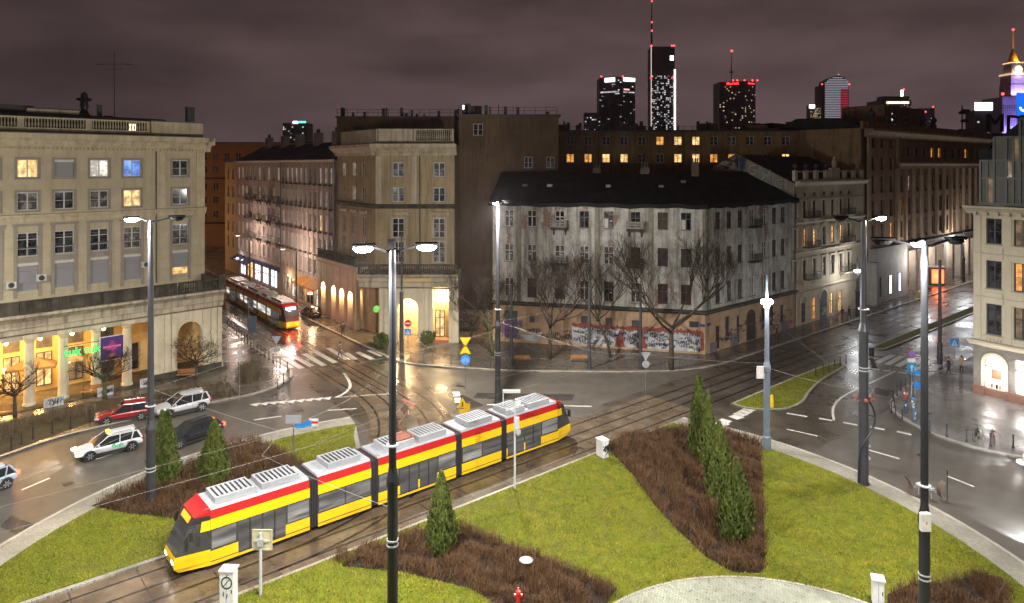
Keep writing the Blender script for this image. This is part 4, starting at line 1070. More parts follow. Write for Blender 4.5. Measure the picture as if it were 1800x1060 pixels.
    side(wall_mb(0, LS, 4.75, 16.5, [(c - .5, c + .5, z, z + h) for c in sx for z, h in rows], .22), 'wall', C_W)
    r2 = random.Random(4)
    for i, (z, h) in enumerate(rows):
        for j, c in enumerate(sx):
            o = window(b, c, z, 1.0, h, 'cross', pick(r2, [('dark', 3), ('curtain', 1)]), fm=FRAME_B if j < 3 and i == 0 else (FRAME_W if j in (3, 4) else FRAME_B))
            y_ = .14; o.location = (W + c * ca - y_ * sa, c * sa + y_ * ca, z); o.rotation_euler = (0, 0, ang)
    for z in (13.7, 9.6):
        o = MB().box(sx[3] - .95, sx[3] + .95, -.85, 0, z - .16, z); o = side(o, 'balcony', C_T)
        rl = MB(); rl.box(sx[3] - .95, sx[3] + .95, -.85, -.81, z + .9, z + .95)
        for k in range(14): c = sx[3] - .93 + k * .143; rl.box(c - .012, c + .012, -.84, -.82, z, z + .9)
        for k in range(3): rl.box(sx[3] - .95, sx[3] + .95, -.87, -.85, z + .12 + k * .28, z + .27 + k * .28)
        side(rl, 'railing', IRON, o)
    dp = MB(); dp.cyl(LS - .15, -.09, .2, 16.4, .07); dp.cyl(.35, -.09, 4.95, 16.4, .06); side(dp, 'downpipe', ZINC)
    side(MB().extrude_x([(.02, 4.45), (-.1, 4.45), (-.2, 4.6), (-.5, 4.72), (-.5, 4.85), (.02, 4.95)], -.25, LS), 'string_course', C_T)
    gside = [(1262, .9, .3, 2.6), (1279, .9, 1.1, 2.6), (1298, .7, .3, 3.2), (1342, .9, 1.2, 2.4), (1357, .9, 1.2, 2.4), (1375, .9, .6, 2.8)]
    gh = [(along(CC, U, p) - w / 2, along(CC, U, p) + w / 2, z, z + h) for p, w, z, h in gside]
    side(wall_mb(0, LS, .1, 4.45, gh, .2), 'ground_floor_wall', C_G)
    for k, (a_, b2, z0, z1) in enumerate(gh): side(MB().box(a_, b2, .12, .16, z0, z1), 'door' if k in (0, 2) else 'steel_shutter', rust if k == 0 else mat('steel_shutter', (.05, .055, .07), None))
    ac_ = along(CC, U, 1320)
    dd = MB(); n = 12; pts = [(ac_ - .95, .2), (ac_ + .95, .2)] + [(ac_ + .95 * math.cos(math.pi * i / n), 3.0 + .8 * math.sin(math.pi * i / n)) for i in range(n + 1)]
    side(dd.extrude_y([(p[0], p[1]) for p in pts], -.03, -.002), 'gateway', mat('gateway_dark', (.045, .03, .025), None, 2, .6))
    for a_, b2, z0, z1 in ((.9, 2.2, .15, 1.2), (5.0, 6.6, .15, 1.5), (9.0, 10.6, .2, 1.6), (16.2, 18.4, .15, 1.3)): side(MB().box(a_, b2, -.016, -.002, z0, z1), 'grey_overpaint', mat('grey_overpaint', (.16, .16, .17), (.1, .1, .11), 1, .7))
    s3 = MB(); scribble(rnd, 2.6, LS - .8, .5, 2.8, -.022, 60, .05, s3); side(s3, 'tags', GRAF_K)
    s4 = MB(); scribble(rnd, 2.6, LS - .8, .6, 2.4, -.026, 16, .06, s4); side(s4, 'pink_tags', mat('graffiti_pink', (.4, .16, .2), None, 2, .6))
    for x in (-.1,):
        MB().box(W - 1.7, W - .7, -.05, -.033, 3.05, 3.7).build('plaque', IRON, b); 
        side(MB().box(.3, 1.0, -.05, -.003, 3.2, 3.5), 'street_sign', mat('sign_blue', (.02, .04, .2), None, 2, .4))
        MB().box(W - .62, W - .05, -.06, -.033, 3.15, 3.45).build('street_sign', mat('sign_blue', (.02, .04, .2), None), b)
    # roof: sagging eave, steep black slopes
    back = 9.5
    loc_side_end = (W + LS * ca, LS * sa)
    e0 = (-.35, -.55); e1 = (W + .25, -.6); e2 = (loc_side_end[0] + .5 * sa + .2 * ca, loc_side_end[1] - .5 * ca + .2 * sa)
    r0 = (-1.5, back); r1 = (W - 4.2, back); r2_ = (loc_side_end[0] - 7.2 * sa, loc_side_end[1] + 7.2 * ca)
    rf = MB(); n = 24; 
    for (p, q_, a_, c_) in ((e0, e1, r0, r1), (e1, e2, r1, r2_)):
        ve = [(p[0] + (q_[0] - p[0]) * i / n, p[1] + (q_[1] - p[1]) * i / n, 16.62 + .07 * math.sin(i * 1.9 + p[0]) + .05 * math.sin(i * .7)) for i in range(n + 1)]
        vr = [(a_[0] + (c_[0] - a_[0]) * i / n, a_[1] + (c_[1] - a_[1]) * i / n, 20.1) for i in range(n + 1)]
        vb = [(x, y, z - .45) for x, y, z in ve]
        rf.add(ve + vr, [(i, i + 1, n + 2 + i, n + 1 + i) for i in range(n)]); rf.add(vb + ve, [(i, i + 1, n + 2 + i, n + 1 + i) for i in range(n)])
    rf.add([(e0[0], e0[1], 16.2), (e0[0], e0[1], 16.65), (r0[0], r0[1], 20.1), (r0[0], r0[1], 16.2)], [(0, 1, 2, 3)])
    rf.add([(r0[0], r0[1], 20.1), (r1[0], r1[1], 20.1), (r1[0], r1[1] + 6, 18), (r0[0], r0[1] + 6, 18)], [(0, 1, 2, 3)])
    rf.add([(r1[0], r1[1], 20.1), (r2_[0], r2_[1], 20.1), (r2_[0] - 3, r2_[1] + 4, 18), (r1[0], r1[1] + 6, 18)], [(0, 1, 2, 3)])
    rf.build('roof', ROOFD, b)
    lw = MB().box(0, .01, 0, back, .1, 16.5).build('wall', mat('dark_party_wall', (.12, .09, .065), (.08, .06, .045), .8, .85), b)
    MB().prism([(.02, .25), (W - .3, .25), (W - 4, back), (.02, back)], .1, 16.4).build('wall', C_W, b)
    rnd = random.Random(9)
    for px, yy in ((905, 4.5), (948, 4.5), (1050, 4.5), (1142, 4.5), (1180, 6)):
        x = along(CL, d, px) * 1.06; h = MB(); zz = 16.6 + yy * .36
        h.box(x - .3, x + .3, yy - .25, yy + .25, zz + .1, zz + .42); h.build('roof_hatch', ZINC if px != 948 else FRAME_W, b)
    for px, yy, ww, hh in ((1100, back - .3, .55, .5), (1188, back + .2, .45, 1.1), (1015, back, .5, .4)):
        x = along(CL, d, px) * 1.1; ch = MB().box(x - ww, x + ww, yy - .4, yy + .4, 19.6, 20.2 + hh).build('chimney', mat('chimney_render', (.13, .10, .075), (.08, .06, .045), 1.5, .8), b)
        for k in range(3): MB().cyl(x - ww * .6 + k * ww * .6, yy, 20.2 + hh, 20.75 + hh, .09).build('chimney_pot', ZINC, ch)
    return b
BC = building_c()

# ================================================================ BUILDING D: ornate cream tenement
D_W = mat('cream_stucco', (.47, .405, .30), (.39, .33, .24), .8, .8, grime=(.24, .2, .14), grime_lo=.5, bump=.15)
D_T = mat('cream_trim', (.54, .47, .36), (.44, .38, .28), 1, .75)
def building_d():
    P0 = CC + U * 20.15; W = 20.6
    b = facade_root('ornate_tenement', 'narrow cream stucco tenement with small balconies, urns along its parapet and a graffitied gable', 'building', P0, U)
    cx = [along(P0, U, p) for p in (1398, 1414, 1431, 1448, 1463, 1478, 1492)]
    rows = [(14.1, 2.1, 'cross'), (10.2, 2.4, 'cross'), (6.0, 2.5, 'cross')]
    wall_mb(0, W, 4.6, 18.2, [(c - .5, c + .5, z, z + h) for c in cx for z, h, _ in rows], .22).build('wall', D_W, b)
    lit = {(1, 0): 'amber', (1, 2): 'warm', (1, 4): 'warm', (1, 5): 'warm', (1, 1): 'amber'}
    r = random.Random(3)
    for i, (z, h, s) in enumerate(rows):
        for j, c in enumerate(cx):
            window(b, c, z, 1.0, h, s, lit.get((i, j), pick(r, [('dark', 3), ('curtain', 1)])), fm=FRAME_B)
            f = MB()
            for sg in (-1, 1): f.box(c + sg * .62 - .1, c + sg * .62 + .1, -.08, 0, z - .1, z + h + .1)
            if i == 1 and j == 3: f.extrude_y([(c - .95, z + h + .2), (c + .95, z + h + .2), (c, z + h + .85)], -.22, 0)
            else: f.box(c - .85, c + .85, -.18, 0, z + h + .15, z + h + .32)
            f.build('surround', D_T, b)
    for j, (z) in ((1, 14.0), (5, 14.0), (1, 10.1), (5, 10.1), (1, 5.9), (5, 5.9)): iron_balcony(b, (cx[j] + cx[j + 1]) / 2, z, 3.6, D_T, .8, .9)
    for z in (9.4, 13.3): MB().extrude_x([(.02, z), (-.1, z), (-.22, z + .2), (-.22, z + .3), (.02, z + .35)], 0, W).build('string_course', D_T, b)
    ov = MB()
    for c in cx: ov.cyl(0, 0, 0, .1, .26, n=10); 
    for c in cx:
        o = MB().cyl(0, 0, 0, .04, .27, n=12).build('oculus', FRAME_D, b, (c, -.01, 17.1)); o.rotation_euler = (R(90), 0, 0)
    MB().box(0, W, -.06, 0, 16.35, 16.45).build('string_course', D_T, b)
    cornice(b, -.1, W + .5, 18.2, 18.9, .7, D_T)
    pp = MB(); pp.box(0, W, .1, .4, 18.9, 19.1); pp.box(0, W, .12, .38, 20.05, 20.2)
    for k in range(8): x = .3 + k * (W - .6) / 7; pp.box(x - .35, x + .35, .05, .45, 19.1, 20.3)
    pp.box(W * .55 - 1.2, W * .55 + 1.2, 0, .5, 19.1, 20.6); pp.build('parapet', D_T, b)
    for k in range(8):
        x = .3 + k * (W - .6) / 7; MB().lathe([(.12, 0), (.1, .15), (.3, .5), (.34, .7), (.1, .85), (.05, 1.0)], x, .25, 20.3, 8).build('urn', ZINC, b)
    MB().lathe([(.25, 0), (.32, .3), (.36, .7), (.22, 1.1), (.12, 1.25), (.16, 1.45), (.05, 1.6)], W * .55, .25, 20.6, 8).build('statue', D_T, b)
    MB().extrude_x([(.6, 18.9), (8.5, 22.3), (12, 20), (12, .1), (.3, .1), (.3, 18.3)], .02, W - .02).build('roof', ROOFD, b)
    # gable wall towards the derelict house, tagged in huge letters
    gm = MB().extrude_x([(.05, 16), (.05, 18.6), (8.5, 22.6), (12.5, 20.5), (12.5, 16)], -.22, .0).build('gable', mat('gable_render', (.30, .255, .21), (.22, .185, .15), .9, .8, grime=(.14, .12, .1)), b)
    for ch, yy, zz, s, m_ in (('T', 7.6, 20.95, 2.3, GRAF_B), ('G', 6.0, 20.3, 2.0, mat('graffiti_cream', (.42, .38, .34), None, 2, .6)), ('M', 4.0, 19.5, 2.0, GRAF_G), ('C', 2.2, 18.5, 1.8, GRAF_G)):
        k = text('graffiti_letter_edge', ch, s, GRAF_K, gm, (-.235, yy, zz), (R(90), 0, R(-90)), .006, bold=.09)
        t = text('graffiti_letter', ch, s, m_, gm, (-.25, yy, zz), (R(90), 0, R(-90)), .006, bold=.03)
    rnd = random.Random(21); s_ = MB(); scribble(rnd, 0, 2.6, 20.4, 22.4, 0, 22, .06, s_)
    s_.v = [(-.226, 10.8 - x, z) for x, y, z in s_.v]; s_.build('tags', GRAF_K, gm)
    # ground floor with shop openings
    gx = [(1396, 'amber', 1.3, 2.9), (1413, 'curtain', 1.3, 2.6), (1431, 'amber', 1.2, 2.9), (1462, 'warm', 1.2, 2.9), (1477, 'warm', 1.2, 3.0)]
    wall_mb(0, W, .1, 4.6, [(along(P0, U, p) - w / 2, along(P0, U, p) + w / 2, .35, .35 + h) for p, _, w, h in gx], .25).build('ground_floor_wall', D_W, b)
    for p, k, w, h in gx: window(b, along(P0, U, p), .35, w, h, 'cross', k, y=.18, fm=FRAME_B, sill=False)
    xx = along(P0, U, 1447); ar = MB(); n = 12
    ar.extrude_y([(xx - 1.0, .15), (xx + 1.0, .15)] + [(xx + math.cos(math.pi * i / n), 3.0 + math.sin(math.pi * i / n)) for i in range(n + 1)], -.03, -.003); ar.build('gateway', mat('gateway_grey', (.12, .12, .12), (.05, .05, .05), 1, .6), b)
    arch_band(xx, 3.0, 1.0, .25, -.12, -.031).build('archivolt', D_T, b)
    arch_band(along(P0, U, 1413), 3.0, .8, .22, -.12, -.0).build('archivolt', D_T, b)
    sc_ = MB(); scribble(random.Random(5), xx - .9, xx + .9, .4, 1.8, -.036, 14, .06, sc_); sc_.build('tags', GRAF_W, b)
    MB().extrude_x([(.02, 4.4), (-.12, 4.4), (-.3, 4.6), (-.3, 4.75), (.02, 4.8)], 0, W).build('string_course', D_T, b)
    return b
BD = building_d()

# ================================================================ BUILDING E: long monumental block along the avenue
E_W = mat('brown_stone', (.32, .20, .115), (.23, .142, .08), .5, .8, grime=(.08, .055, .04), grime_lo=.48)
E_T = mat('brown_stone_trim', (.40, .275, .175), (.30, .205, .13), .6, .8, grime=(.12, .09, .065), grime_lo=.5)
E_A = mat('grey_arcade_stone', (.34, .31, .27), (.26, .235, .20), .7, .75, grime=(.16, .14, .12), grime_lo=.5)
def building_e():
    P0 = CC + U * 41.6; W = 92.0
    b = facade_root('monumental_block', 'long brown monumental block with pilasters and arcade running up the avenue at right', 'building', P0, U)
    z0 = 8.4
    bay = 3.5; n = int((W - 12) / bay)
    xs = [12.5 + i * bay for i in range(n)]
    hole = []
    lay = [(9.3, 2.6), (13.0, 2.6), (16.7, 2.6)]
    top = (22.3, 1.7)
    for x in xs:
        for z, h in lay: hole.append((x - .95, x + .95, z, z + h))
        hole.append((x - .8, x + .8, top[0], top[0] + top[1]))
    cnr = [2.2, 5.6, 9.0]
    for x in cnr:
        for z, h in lay + [(20.2, 2.0), (23.6, 1.4)]: hole.append((x - .7, x + .7, z, z + h))
    wall_mb(0, W, z0, 26.0, hole, .3).build('wall', E_W, b)
    r = random.Random(8)
    for x in xs:
        for z, h in lay: window(b, x, z, 1.9, h, 'french', pick(r, [('dark', 12), ('curtain', 6), ('dim', 2), ('amber', .9), ('pale', .5)]), y=.25, sill=False, fm=FRAME_B)
        window(b, x, top[0], 1.6, top[1], 'two', pick(r, [('dark', 12), ('curtain', 4), ('amber', 2)]), y=.25, sill=False, fm=FRAME_B)
    for x in cnr:
        for z, h in lay + [(20.2, 2.0), (23.6, 1.4)]: window(b, x, z, 1.4, h, 'two', pick(r, [('dark', 8), ('curtain', 3), ('amber', 1)]), y=.25, fm=FRAME_B)
    for i in range(n + 1):
        x = 12.5 - bay / 2 + i * bay
        MB().box(x - .38, x + .38, -.42, 0, z0 + .4, 20.4).build('pilaster', E_T, b)
    sp = MB()
    for x in xs:
        for z in (12.15, 15.85): sp.box(x - .95, x + .95, -.08, 0, z, z + .75)
    sp.build('spandrel', E_T, b)
    MB().box(11.0, 11.8, -.3, 0, z0, 26).build('pilaster', E_T, b); MB().box(0, .9, -.3, 0, z0, 26).build('pilaster', E_T, b)
    MB().extrude_x([(.02, 20.4), (-.45, 20.4), (-.5, 20.9), (-.8, 21.2), (-.8, 21.4), (.02, 21.5)], 11, W).build('string_course', E_T, b)
    cornice(b, -.8, W, 25.2, 26.4, 1.3, E_T)
    MB().box(-.2, W, .4, .9, 26.4, 27.6).build('parapet', E_W, b)
    pn = MB()
    for k in range(26): pn.box(1 + k * 3.5, 1.3 + k * 3.5, .33, .4, 26.5, 27.5)
    pn.build('parapet_panels', E_T, b)
    MB().box(.3, W, .95, 16, 8.4, 26.6).build('wall', E_W, b)
    MB().extrude_x([(1.0, 26.6), (6, 28.4), (12, 28.6), (16, 26.6)], 2, W).build('roof', ROOFP, b)
    # arcade: grey stone piers and lit recess
    MB().extrude_x([(1.0, 6.9), (-.1, 6.9), (-.2, 7.5), (-.7, 8.0), (-.7, 8.38), (1.0, 8.38)], 14, W).build('entablature', E_A, b)
    MB().box(1.0, 13.8, -.6, .3, .1, 8.4).build('ground_floor_wall', E_A, b)
    for i in range(17):
        x = 15 + i * 4.4; MB().box(x - .55, x + .55, -.05, .95, .1, 6.9).build('pier', E_A, b)
    MB().box(14, W, 1.0, 5, 7.6, 8.39).build('arcade_ceiling', MATS['arcade_ceiling'], b); MB().box(14, W, 4.6, 4.9, .1, 7.6).build('ground_floor_wall', mat('arcade_wall', (.30, .22, .14), (.2, .15, .1), .8, .7), b)
    for i in range(16):
        x = 17.2 + i * 4.4
        window(b, x, .5, 2.6, 4.6, 'cross', ['dark', 'dim', 'amber', 'dark', 'dim', 'dark', 'pale', 'dark'][i % 8], y=4.55, fm=FRAME_D, sill=False)
    for x, k in ((3.0, 'dark'), (7.0, 'white'), (10.6, 'white')): window(b, x, 1.0, 1.1, 3.0, 'single', emit('shop_lightbox', (.8, .82, 1.0), 2.0) if k == 'white' else k, y=-.64, fm=FRAME_D, sill=False)
    MB().box(.0, 1.0, -1.4, .2, .1, 6.5).build('pier', E_A, b)
    for i in (0, 2, 4, 6, 8, 10, 12):
        x = 15 + i * 4.4 + 2.2; lp = MB().sphere((x, 2.4, 6.6), .2, 6).build('arcade_lamp', emit('lamp_cool', (.9, .95, 1), 8), b); point_light('bulb', lp, (x, 2.4, 6.2), 900, (1, .82, .66), .2)
    gp = MB().box(48, 70, -.95, -.82, 6.4, 9.2).build('green_netting', mat('green_net', (.02, .13, .10), (.015, .09, .07), 1, .7), b)
    # wing facing the square, above the roofs of the tenements
    wing = thing('brown_wing', 'blank brown wing with heavy cornice rising behind the tenements at the right', 'building', tuple(av(0, 0))); 
    A_ = P0 + U * 11 + Vector((-U.y, U.x, 0)) * 1.0
    d2 = Vector((U.y, -U.x, 0)) * 1.0     # from the back towards the street
    Lw = 34.0; O = A_ - d2 * Lw
    wing.location = (O.x, O.y, 0); wing.rotation_euler = (0, 0, math.atan2(d2.y, d2.x))
    wx = [4, 7.5, 11, 14.5, 18, 21.5, 25, 28.5]
    hl = [(x - .65, x + .65, z, z + 1.7) for x in wx for z in (22.6, 18.9)]
    wall_mb(0, Lw, .1, 26, hl, .25).build('wall', E_W, wing)
    for x in wx:
        for z in (22.6, 18.9): window(wing, x, z, 1.3, 1.7, 'two', pick(r, [('dark', 5), ('curtain', 2), ('white', 1.2), ('amber', 2)]), y=.2, fm=FRAME_W)
    MB().extrude_x([(.02, 21.3), (-.3, 21.4), (-.4, 21.8), (.02, 21.9)], 0, Lw).build('string_course', E_T, wing)
    cornice(wing, -.3, Lw + .8, 25.2, 26.4, 1.1, E_T)
    MB().box(0, Lw, .4, .9, 26.4, 27.8).build('parapet', E_W, wing)
    MB().box(0, Lw, .95, 9, 20, 26.6).build('wall', E_W, wing)
    MB().extrude_y([(4, 27), (6, 28.6), (12, 28.9), (14, 27)], 3, 8).build('roof', ROOFP, wing)
    for x in (2.5, 9.0, 16.2): MB().box(x - .9, x + .9, 2, 3, 26.6, 28.9).build('chimney', E_W, wing)
    pn2 = MB()
    for x, h in ((20, .8), (23.4, 1.0), (30.5, 1.5), (33, .9)): pn2.box(x - .2, x + .2, 1.5, 2, 27.6, 28 + h)
    pn2.build('roof_vents', ZINC, wing)
    for x in (3, 12, 16.5, 24, 29): MB().lathe([(.5, 0), (.5, .4), (.28, .7), (.55, 1.1), (.55, 1.4), (.15, 1.9), (.04, 2.3)], x, .6, 27.6, 8).build('urn', ZINC, b)
    bx = MB().box(14, 32, 3, 10, 26.6, 31.0).build('rooftop_block', E_W, b); window(b, 17.5, 28.2, 1.5, 1.6, 'two', 'white', y=2.95, sill=False)
    # mast with dishes
    ms = MB(); ms.cyl(52, 3, 26.6, 33, .12); ms.box(51, 53, 2.6, 3.4, 26.6, 28.2)
    for z, dx in ((31.2, -.7), (31.6, .5), (29.6, .4)): ms.lathe([(.8, 0), (.8, .5), (.5, .6)], 52 + dx, 2.6, z, 10)
    ms.build('antenna_mast', IRON, b)
    return b, P0
BE, E0 = building_e()
sg = thing('rooftop_letters', 'dark unlit rooftop letters on the far end of the monumental block', 'sign', (0, 0, 0))
pE = CC + U * 41.6 + U * 62; sg.location = (pE.x, pE.y, 27.6); sg.rotation_euler = (0, 0, 0.0)
t_ = text('letter', 'M', 5.4, mat('letter_dark', (.03, .012, .014), None, 2, .5), sg, (0, 0, 1.9), (R(90), 0, 0), .2)
t_ = text('letter', 'D', 5.4, MATS['letter_dark'], sg, (4.4, .4, 1.7), (R(90), 0, 0), .2)
MB().box(-2.2, 6.6, .0, .3, -.4, -.0).build('letter_rail', IRON, sg)

# ================================================================ BACKGROUND BROWN BLOCKS
G_W = mat('dark_brown_render', (.165, .110, .068), (.11, .072, .045), .35, .85, grime=(.075, .05, .034), grime_lo=.47)
F_W = mat('ochre_brown_render', (.30, .19, .085), (.22, .135, .06), .4, .85, grime=(.10, .066, .036), grime_lo=.47)
def block(name, label, P0, W, H, depth, m, rows, xs, lits, seed, rz_d=Vector((1, 0, 0)), w=1.3, h=1.6, parapet=True, fm=None):
    b = facade_root(name, label, 'building', P0, rz_d)
    wall_mb(0, W, .1, H, [(x - w / 2, x + w / 2, z, z + h) for x in xs for z in rows], .2).build('wall', m, b)
    MB().box(0, W, .3, depth, .1, H - .01).build('wall', m, b)
    r = random.Random(seed)
    for z in rows:
        for x in xs: window(b, x, z, w, h, 'two', pick(r, lits), fm=fm or FRAME_W)
    MB().box(-.3, W + .3, -.35, depth + .2, H, H + .25).build('roof_edge', ZINC, b)
    return b, r
BG, r_ = block('brown_firewall_block', 'tall blank dark brown wall between the tan corner building and the derelict tenement', Vector((-7.2, 94, 0)), 13.5, 27.6, 14, G_W, [25.0], [2.6], [('dark', 1)], 1)
for z, x in ((20.6, 9.4), (20.6, 12.4), (17.8, 12.4)): window(BG, x, z, 1.1, 1.5, 'two', 'curtain' if x > 10 else 'dark', y=-.03)
bgl = thing('brown_rear_block', 'dark brown building rising behind the tan corner building under a railed roof', 'building', (-25.5, 101, 0))
MB().box(0, 18.2, 0, 14, .1, 27.9).build('wall', G_W, bgl); MB().box(-.2, 18.3, -.2, 14, 27.9, 28.1).build('roof_edge', ZINC, bgl)
def railing_on(b, x0, x1, y, z, rnd, h=1.0):
    m = MB(); m.box(x0, x1, y, y + .05, z + h - .05, z + h); m.box(x0, x1, y, y + .04, z + h * .5, z + h * .5 + .04)
    n = int((x1 - x0) / 1.4)
    for i in range(n + 1): c = x0 + (x1 - x0) * i / n; m.box(c - .03, c + .03, y, y + .05, z, z + h)
    m.build('roof_railing', mat('rusty_rail', (.09, .045, .035), None, 2, .6), b)
    v = MB()
    for _ in range(int((x1 - x0) / 1.1)):
        c = rnd.uniform(x0, x1); hh = rnd.uniform(.4, 1.6); ww = rnd.uniform(.06, .3); v.box(c - ww, c + ww, y + 1, y + 1.5, z, z + hh)
    v.build('roof_vents', ZINC, b)
rv = random.Random(12)
railing_on(BG, 0, 13.3, .1, 27.85, rv); railing_on(bgl, 0, 18, .2, 28.1, rv)
BF, _ = block('ochre_brown_block', 'long ochre brown block with small lit windows behind the black roof', Vector((3.5, 112, 0)), 44, 26.4, 12, F_W, [24.2, 21.4, 18.4], [3 + 2.9 * i for i in range(14)],
              [('dark', 10), ('curtain', 3), ('warm', 4), ('amber', 3), ('white', 1)], 4, w=1.25, h=1.4)
railing_on(BF, 0, 30, .3, 26.65, rv, .6)
for x, w_, z in ((4, 3, 1.0), (16, 5, .8), (29, 2.5, 1.2), (37, 3, .9)): MB().box(x - w_ / 2, x + w_ / 2, 2, 5, 26.65, 26.65 + z).build('chimney', G_W, BF)
for x in (10.5, 24): downpipe(BF, x, 16, 26.4)

# ================================================================ BUILDING H: grey flats along the left street
H_W = mat('lilac_grey_render', (.40, .315, .285), (.32, .25, .22), .5, .85, grime=(.15, .118, .105), grime_lo=.48)
H_T = mat('grey_render_trim', (.36, .30, .275), (.28, .23, .21), .8, .8)
def building_h():
    d = -V                                     # seen from the square the far end is at the left
    # section 1 (far, balconies), section 2 (near, close-set windows)
    for nm, lab, t0, t1, cols, bal in (('grey_flats', 'grey block of flats with dark balconies farther along the left street', 112.9, 138.0, 10, True),
                                      ('grey_shutter_flats', 'grey block of flats with close rows of narrow windows beside the tan corner building', 91.2, 112.7, 11, False)):
        P0 = st(38.0, t1); W = t1 - t0
        b = facade_root(nm, lab, 'building', P0, d)
        rows = [18.3, 14.9, 11.5, 8.1, 5.0]; h = 2.3
        cs = [W * (i + .5) / cols for i in range(cols)]; ww = 1.15 if not bal else 1.25
        wall_mb(0, W, 4.3, 21.4, [(c - ww / 2, c + ww / 2, z, z + (h if z > 5 else 2.2)) for c in cs for z in rows], .2).build('wall', H_W, b)
        r = random.Random(6 if bal else 5)
        for i, z in enumerate(rows):
            for j, c in enumerate(cs):
                window(b, c, z, ww, h if z > 5 else 2.2, 'two', pick(r, [('curtain', 6), ('dark', 2), ('pale', 4), ('warm', .45)]), y=.14)
                if bal and 0 < i < 4 and j % 2 == 1 and 2 < j < 10: iron_balcony(b, c, z, 2.1, C_T, .9, 1.0)
        if not bal:
            pm = MB()
            for i in range(cols + 1): x = W * i / cols; pm.box(max(0, x - .2), min(W, x + .2), -.1, 0, 4.6, 21.2)
            pm.build('pier_strips', H_T, b)
            fl = MB()
            for z in rows[:4]:
                for c in cs: fl.box(c - .5, c + .5, -.3, -.11, z - .28, z - .05)
            fl.build('flower_boxes', STONE_DARK, b)
        cornice(b, 0, W, 21.4, 21.8, .5, H_T)
        MB().extrude_x([(-.3, 21.8), (5, 24.6), (10, 24.6), (12, 21.8)], 0, W).build('roof', ROOFD, b)
        MB().box(0, W, .3, 12, .1, 21.5).build('wall', H_W, b)
        for x in (W * .2, W * .55, W * .85):
            ch = MB().box(x - .9, x + .9, 4, 5, 23.4, 26.2).build('chimney', H_T, b)
            for k in range(3): MB().cyl(x - .5 + k * .5, 4.5, 26.2, 26.8, .1).build('chimney_pot', ZINC, ch)
        dp = downpipe(b, W - .1, 4.5, 21.4)
        # shops and awnings
        if bal:
            wall_mb(0, W, .1, 4.3, [(2 + k * 4.4, 5.4 + k * 4.4, .5, 3.4) for k in range(5)], .2).build('ground_floor_wall', H_T, b)
            for k in range(5): window(b, 3.7 + k * 4.4, .5, 3.4, 2.9, 'cross', emit('shop_glow', (.8, .86, 1), 1.6) if k != 1 else 'warm', y=.14, fm=FRAME_D, sill=False)
            for x0, x1, m_ in ((.5, 5.5, mat('awning_blue', (.03, .04, .10), None, 2, .6)), (7, 11, MATS['awning_blue'])):
                MB().extrude_x([(0, 4.1), (-1.5, 3.3), (-1.5, 3.15), (0, 3.9)], x0, x1).build('awning', m_, b)
            MB().box(11.5, 24.5, -.25, -.02, 3.5, 4.2).build('shop_fascia', mat('fascia_blue', (.025, .04, .12), None, 2, .4), b)
            pl = MB().box(3, 3.2, -.3, -.1, 3.5, 3.7).build('shop_lamp', emit('lamp_cool', (.9, .95, 1), 8), b); point_light('bulb', pl, (3.1, -.9, 3.6), 260, (.9, .95, 1), .2)
        else:
            wall_mb(0, W, .1, 4.3, [(1 + k * 3.4, 3.6 + k * 3.4, .4, 3.3) for k in range(6)], .2).build('ground_floor_wall', H_T, b)
            for k in range(6): window(b, 2.3 + k * 3.4, .4, 2.6, 2.9, 'cross', ['pale', 'white', 'dim', 'dark', 'white', 'dim'][k], y=.14, fm=FRAME_D, sill=False)
            for k in range(2): MB().extrude_x([(0, 4.2), (-1.6, 3.4), (-1.6, 3.2), (0, 4.0)], 9.2 + k * 4.6, 13.6 + k * 4.6).build('awning', mat('awning_ochre', (.38, .17, .02), None, 2, .6), b)
            for k in range(3): lp = MB().sphere((4 + k * 6, -.3, 3.6), .12, 6).build('shop_lamp', emit('lamp_warm', (1, .72, .35), 9), b); point_light('bulb', lp, (4 + k * 6, -1.0, 3.0), 330, (1, .66, .34), .3)
    e = thing('ochre_end_house', 'narrow ochre house front at the far end of the grey flats', 'building'); P = st(38.0, 146.5)
    e.location = (P.x, P.y, 0); e.rotation_euler = (0, 0, math.atan2(d.y, d.x))
    cs = [2.2, 5.6]; rows = [18.2, 14.8, 11.4, 8.0, 5.0]
    m_ = mat('ochre_house', (.42, .30, .15), (.35, .24, .12), .7, .8)
    wall_mb(0, 8.3, .1, 21.6, [(c - .6, c + .6, z, z + 2) for c in cs for z in rows], .2).build('wall', m_, e)
    for z in rows:
        for c in cs: window(e, c, z, 1.2, 2, 'two', 'curtain', y=.14, fm=FRAME_B)
    MB().box(0, 8.3, .3, 8, .1, 21.6).build('wall', m_, e); MB().box(-.2, 8.4, -.3, 8, 21.6, 22).build('roof_edge', ZINC, e)
building_h()
BO, _ = block('orange_block', 'orange lit block closing the end of the left street', Vector((at(338, 500, 0).x * 0 - 84, 178, 0)), 34, 26.6, 12, mat('orange_render', (.46, .235, .06), (.38, .19, .045), .5, .8), [22.3, 19.0, 14.6, 11.2, 7.4], [2.2 + 2.9 * i for i in range(11)],
              [('dark', 6), ('curtain', 4), ('white', 1)], 7, w=1.3, h=1.8)
cornice(BO, -.5, 34.5, 25.4, 26.6, 1.0, mat('orange_trim', (.40, .24, .11), None, 1, .8)); MB().box(0, 34, -.3, 0, 17.4, 17.8).build('string_course', STONE_DARK, BO); MB().box(0, 34, -.4, 0, 5.9, 6.4).build('string_course', STONE_DARK, BO)

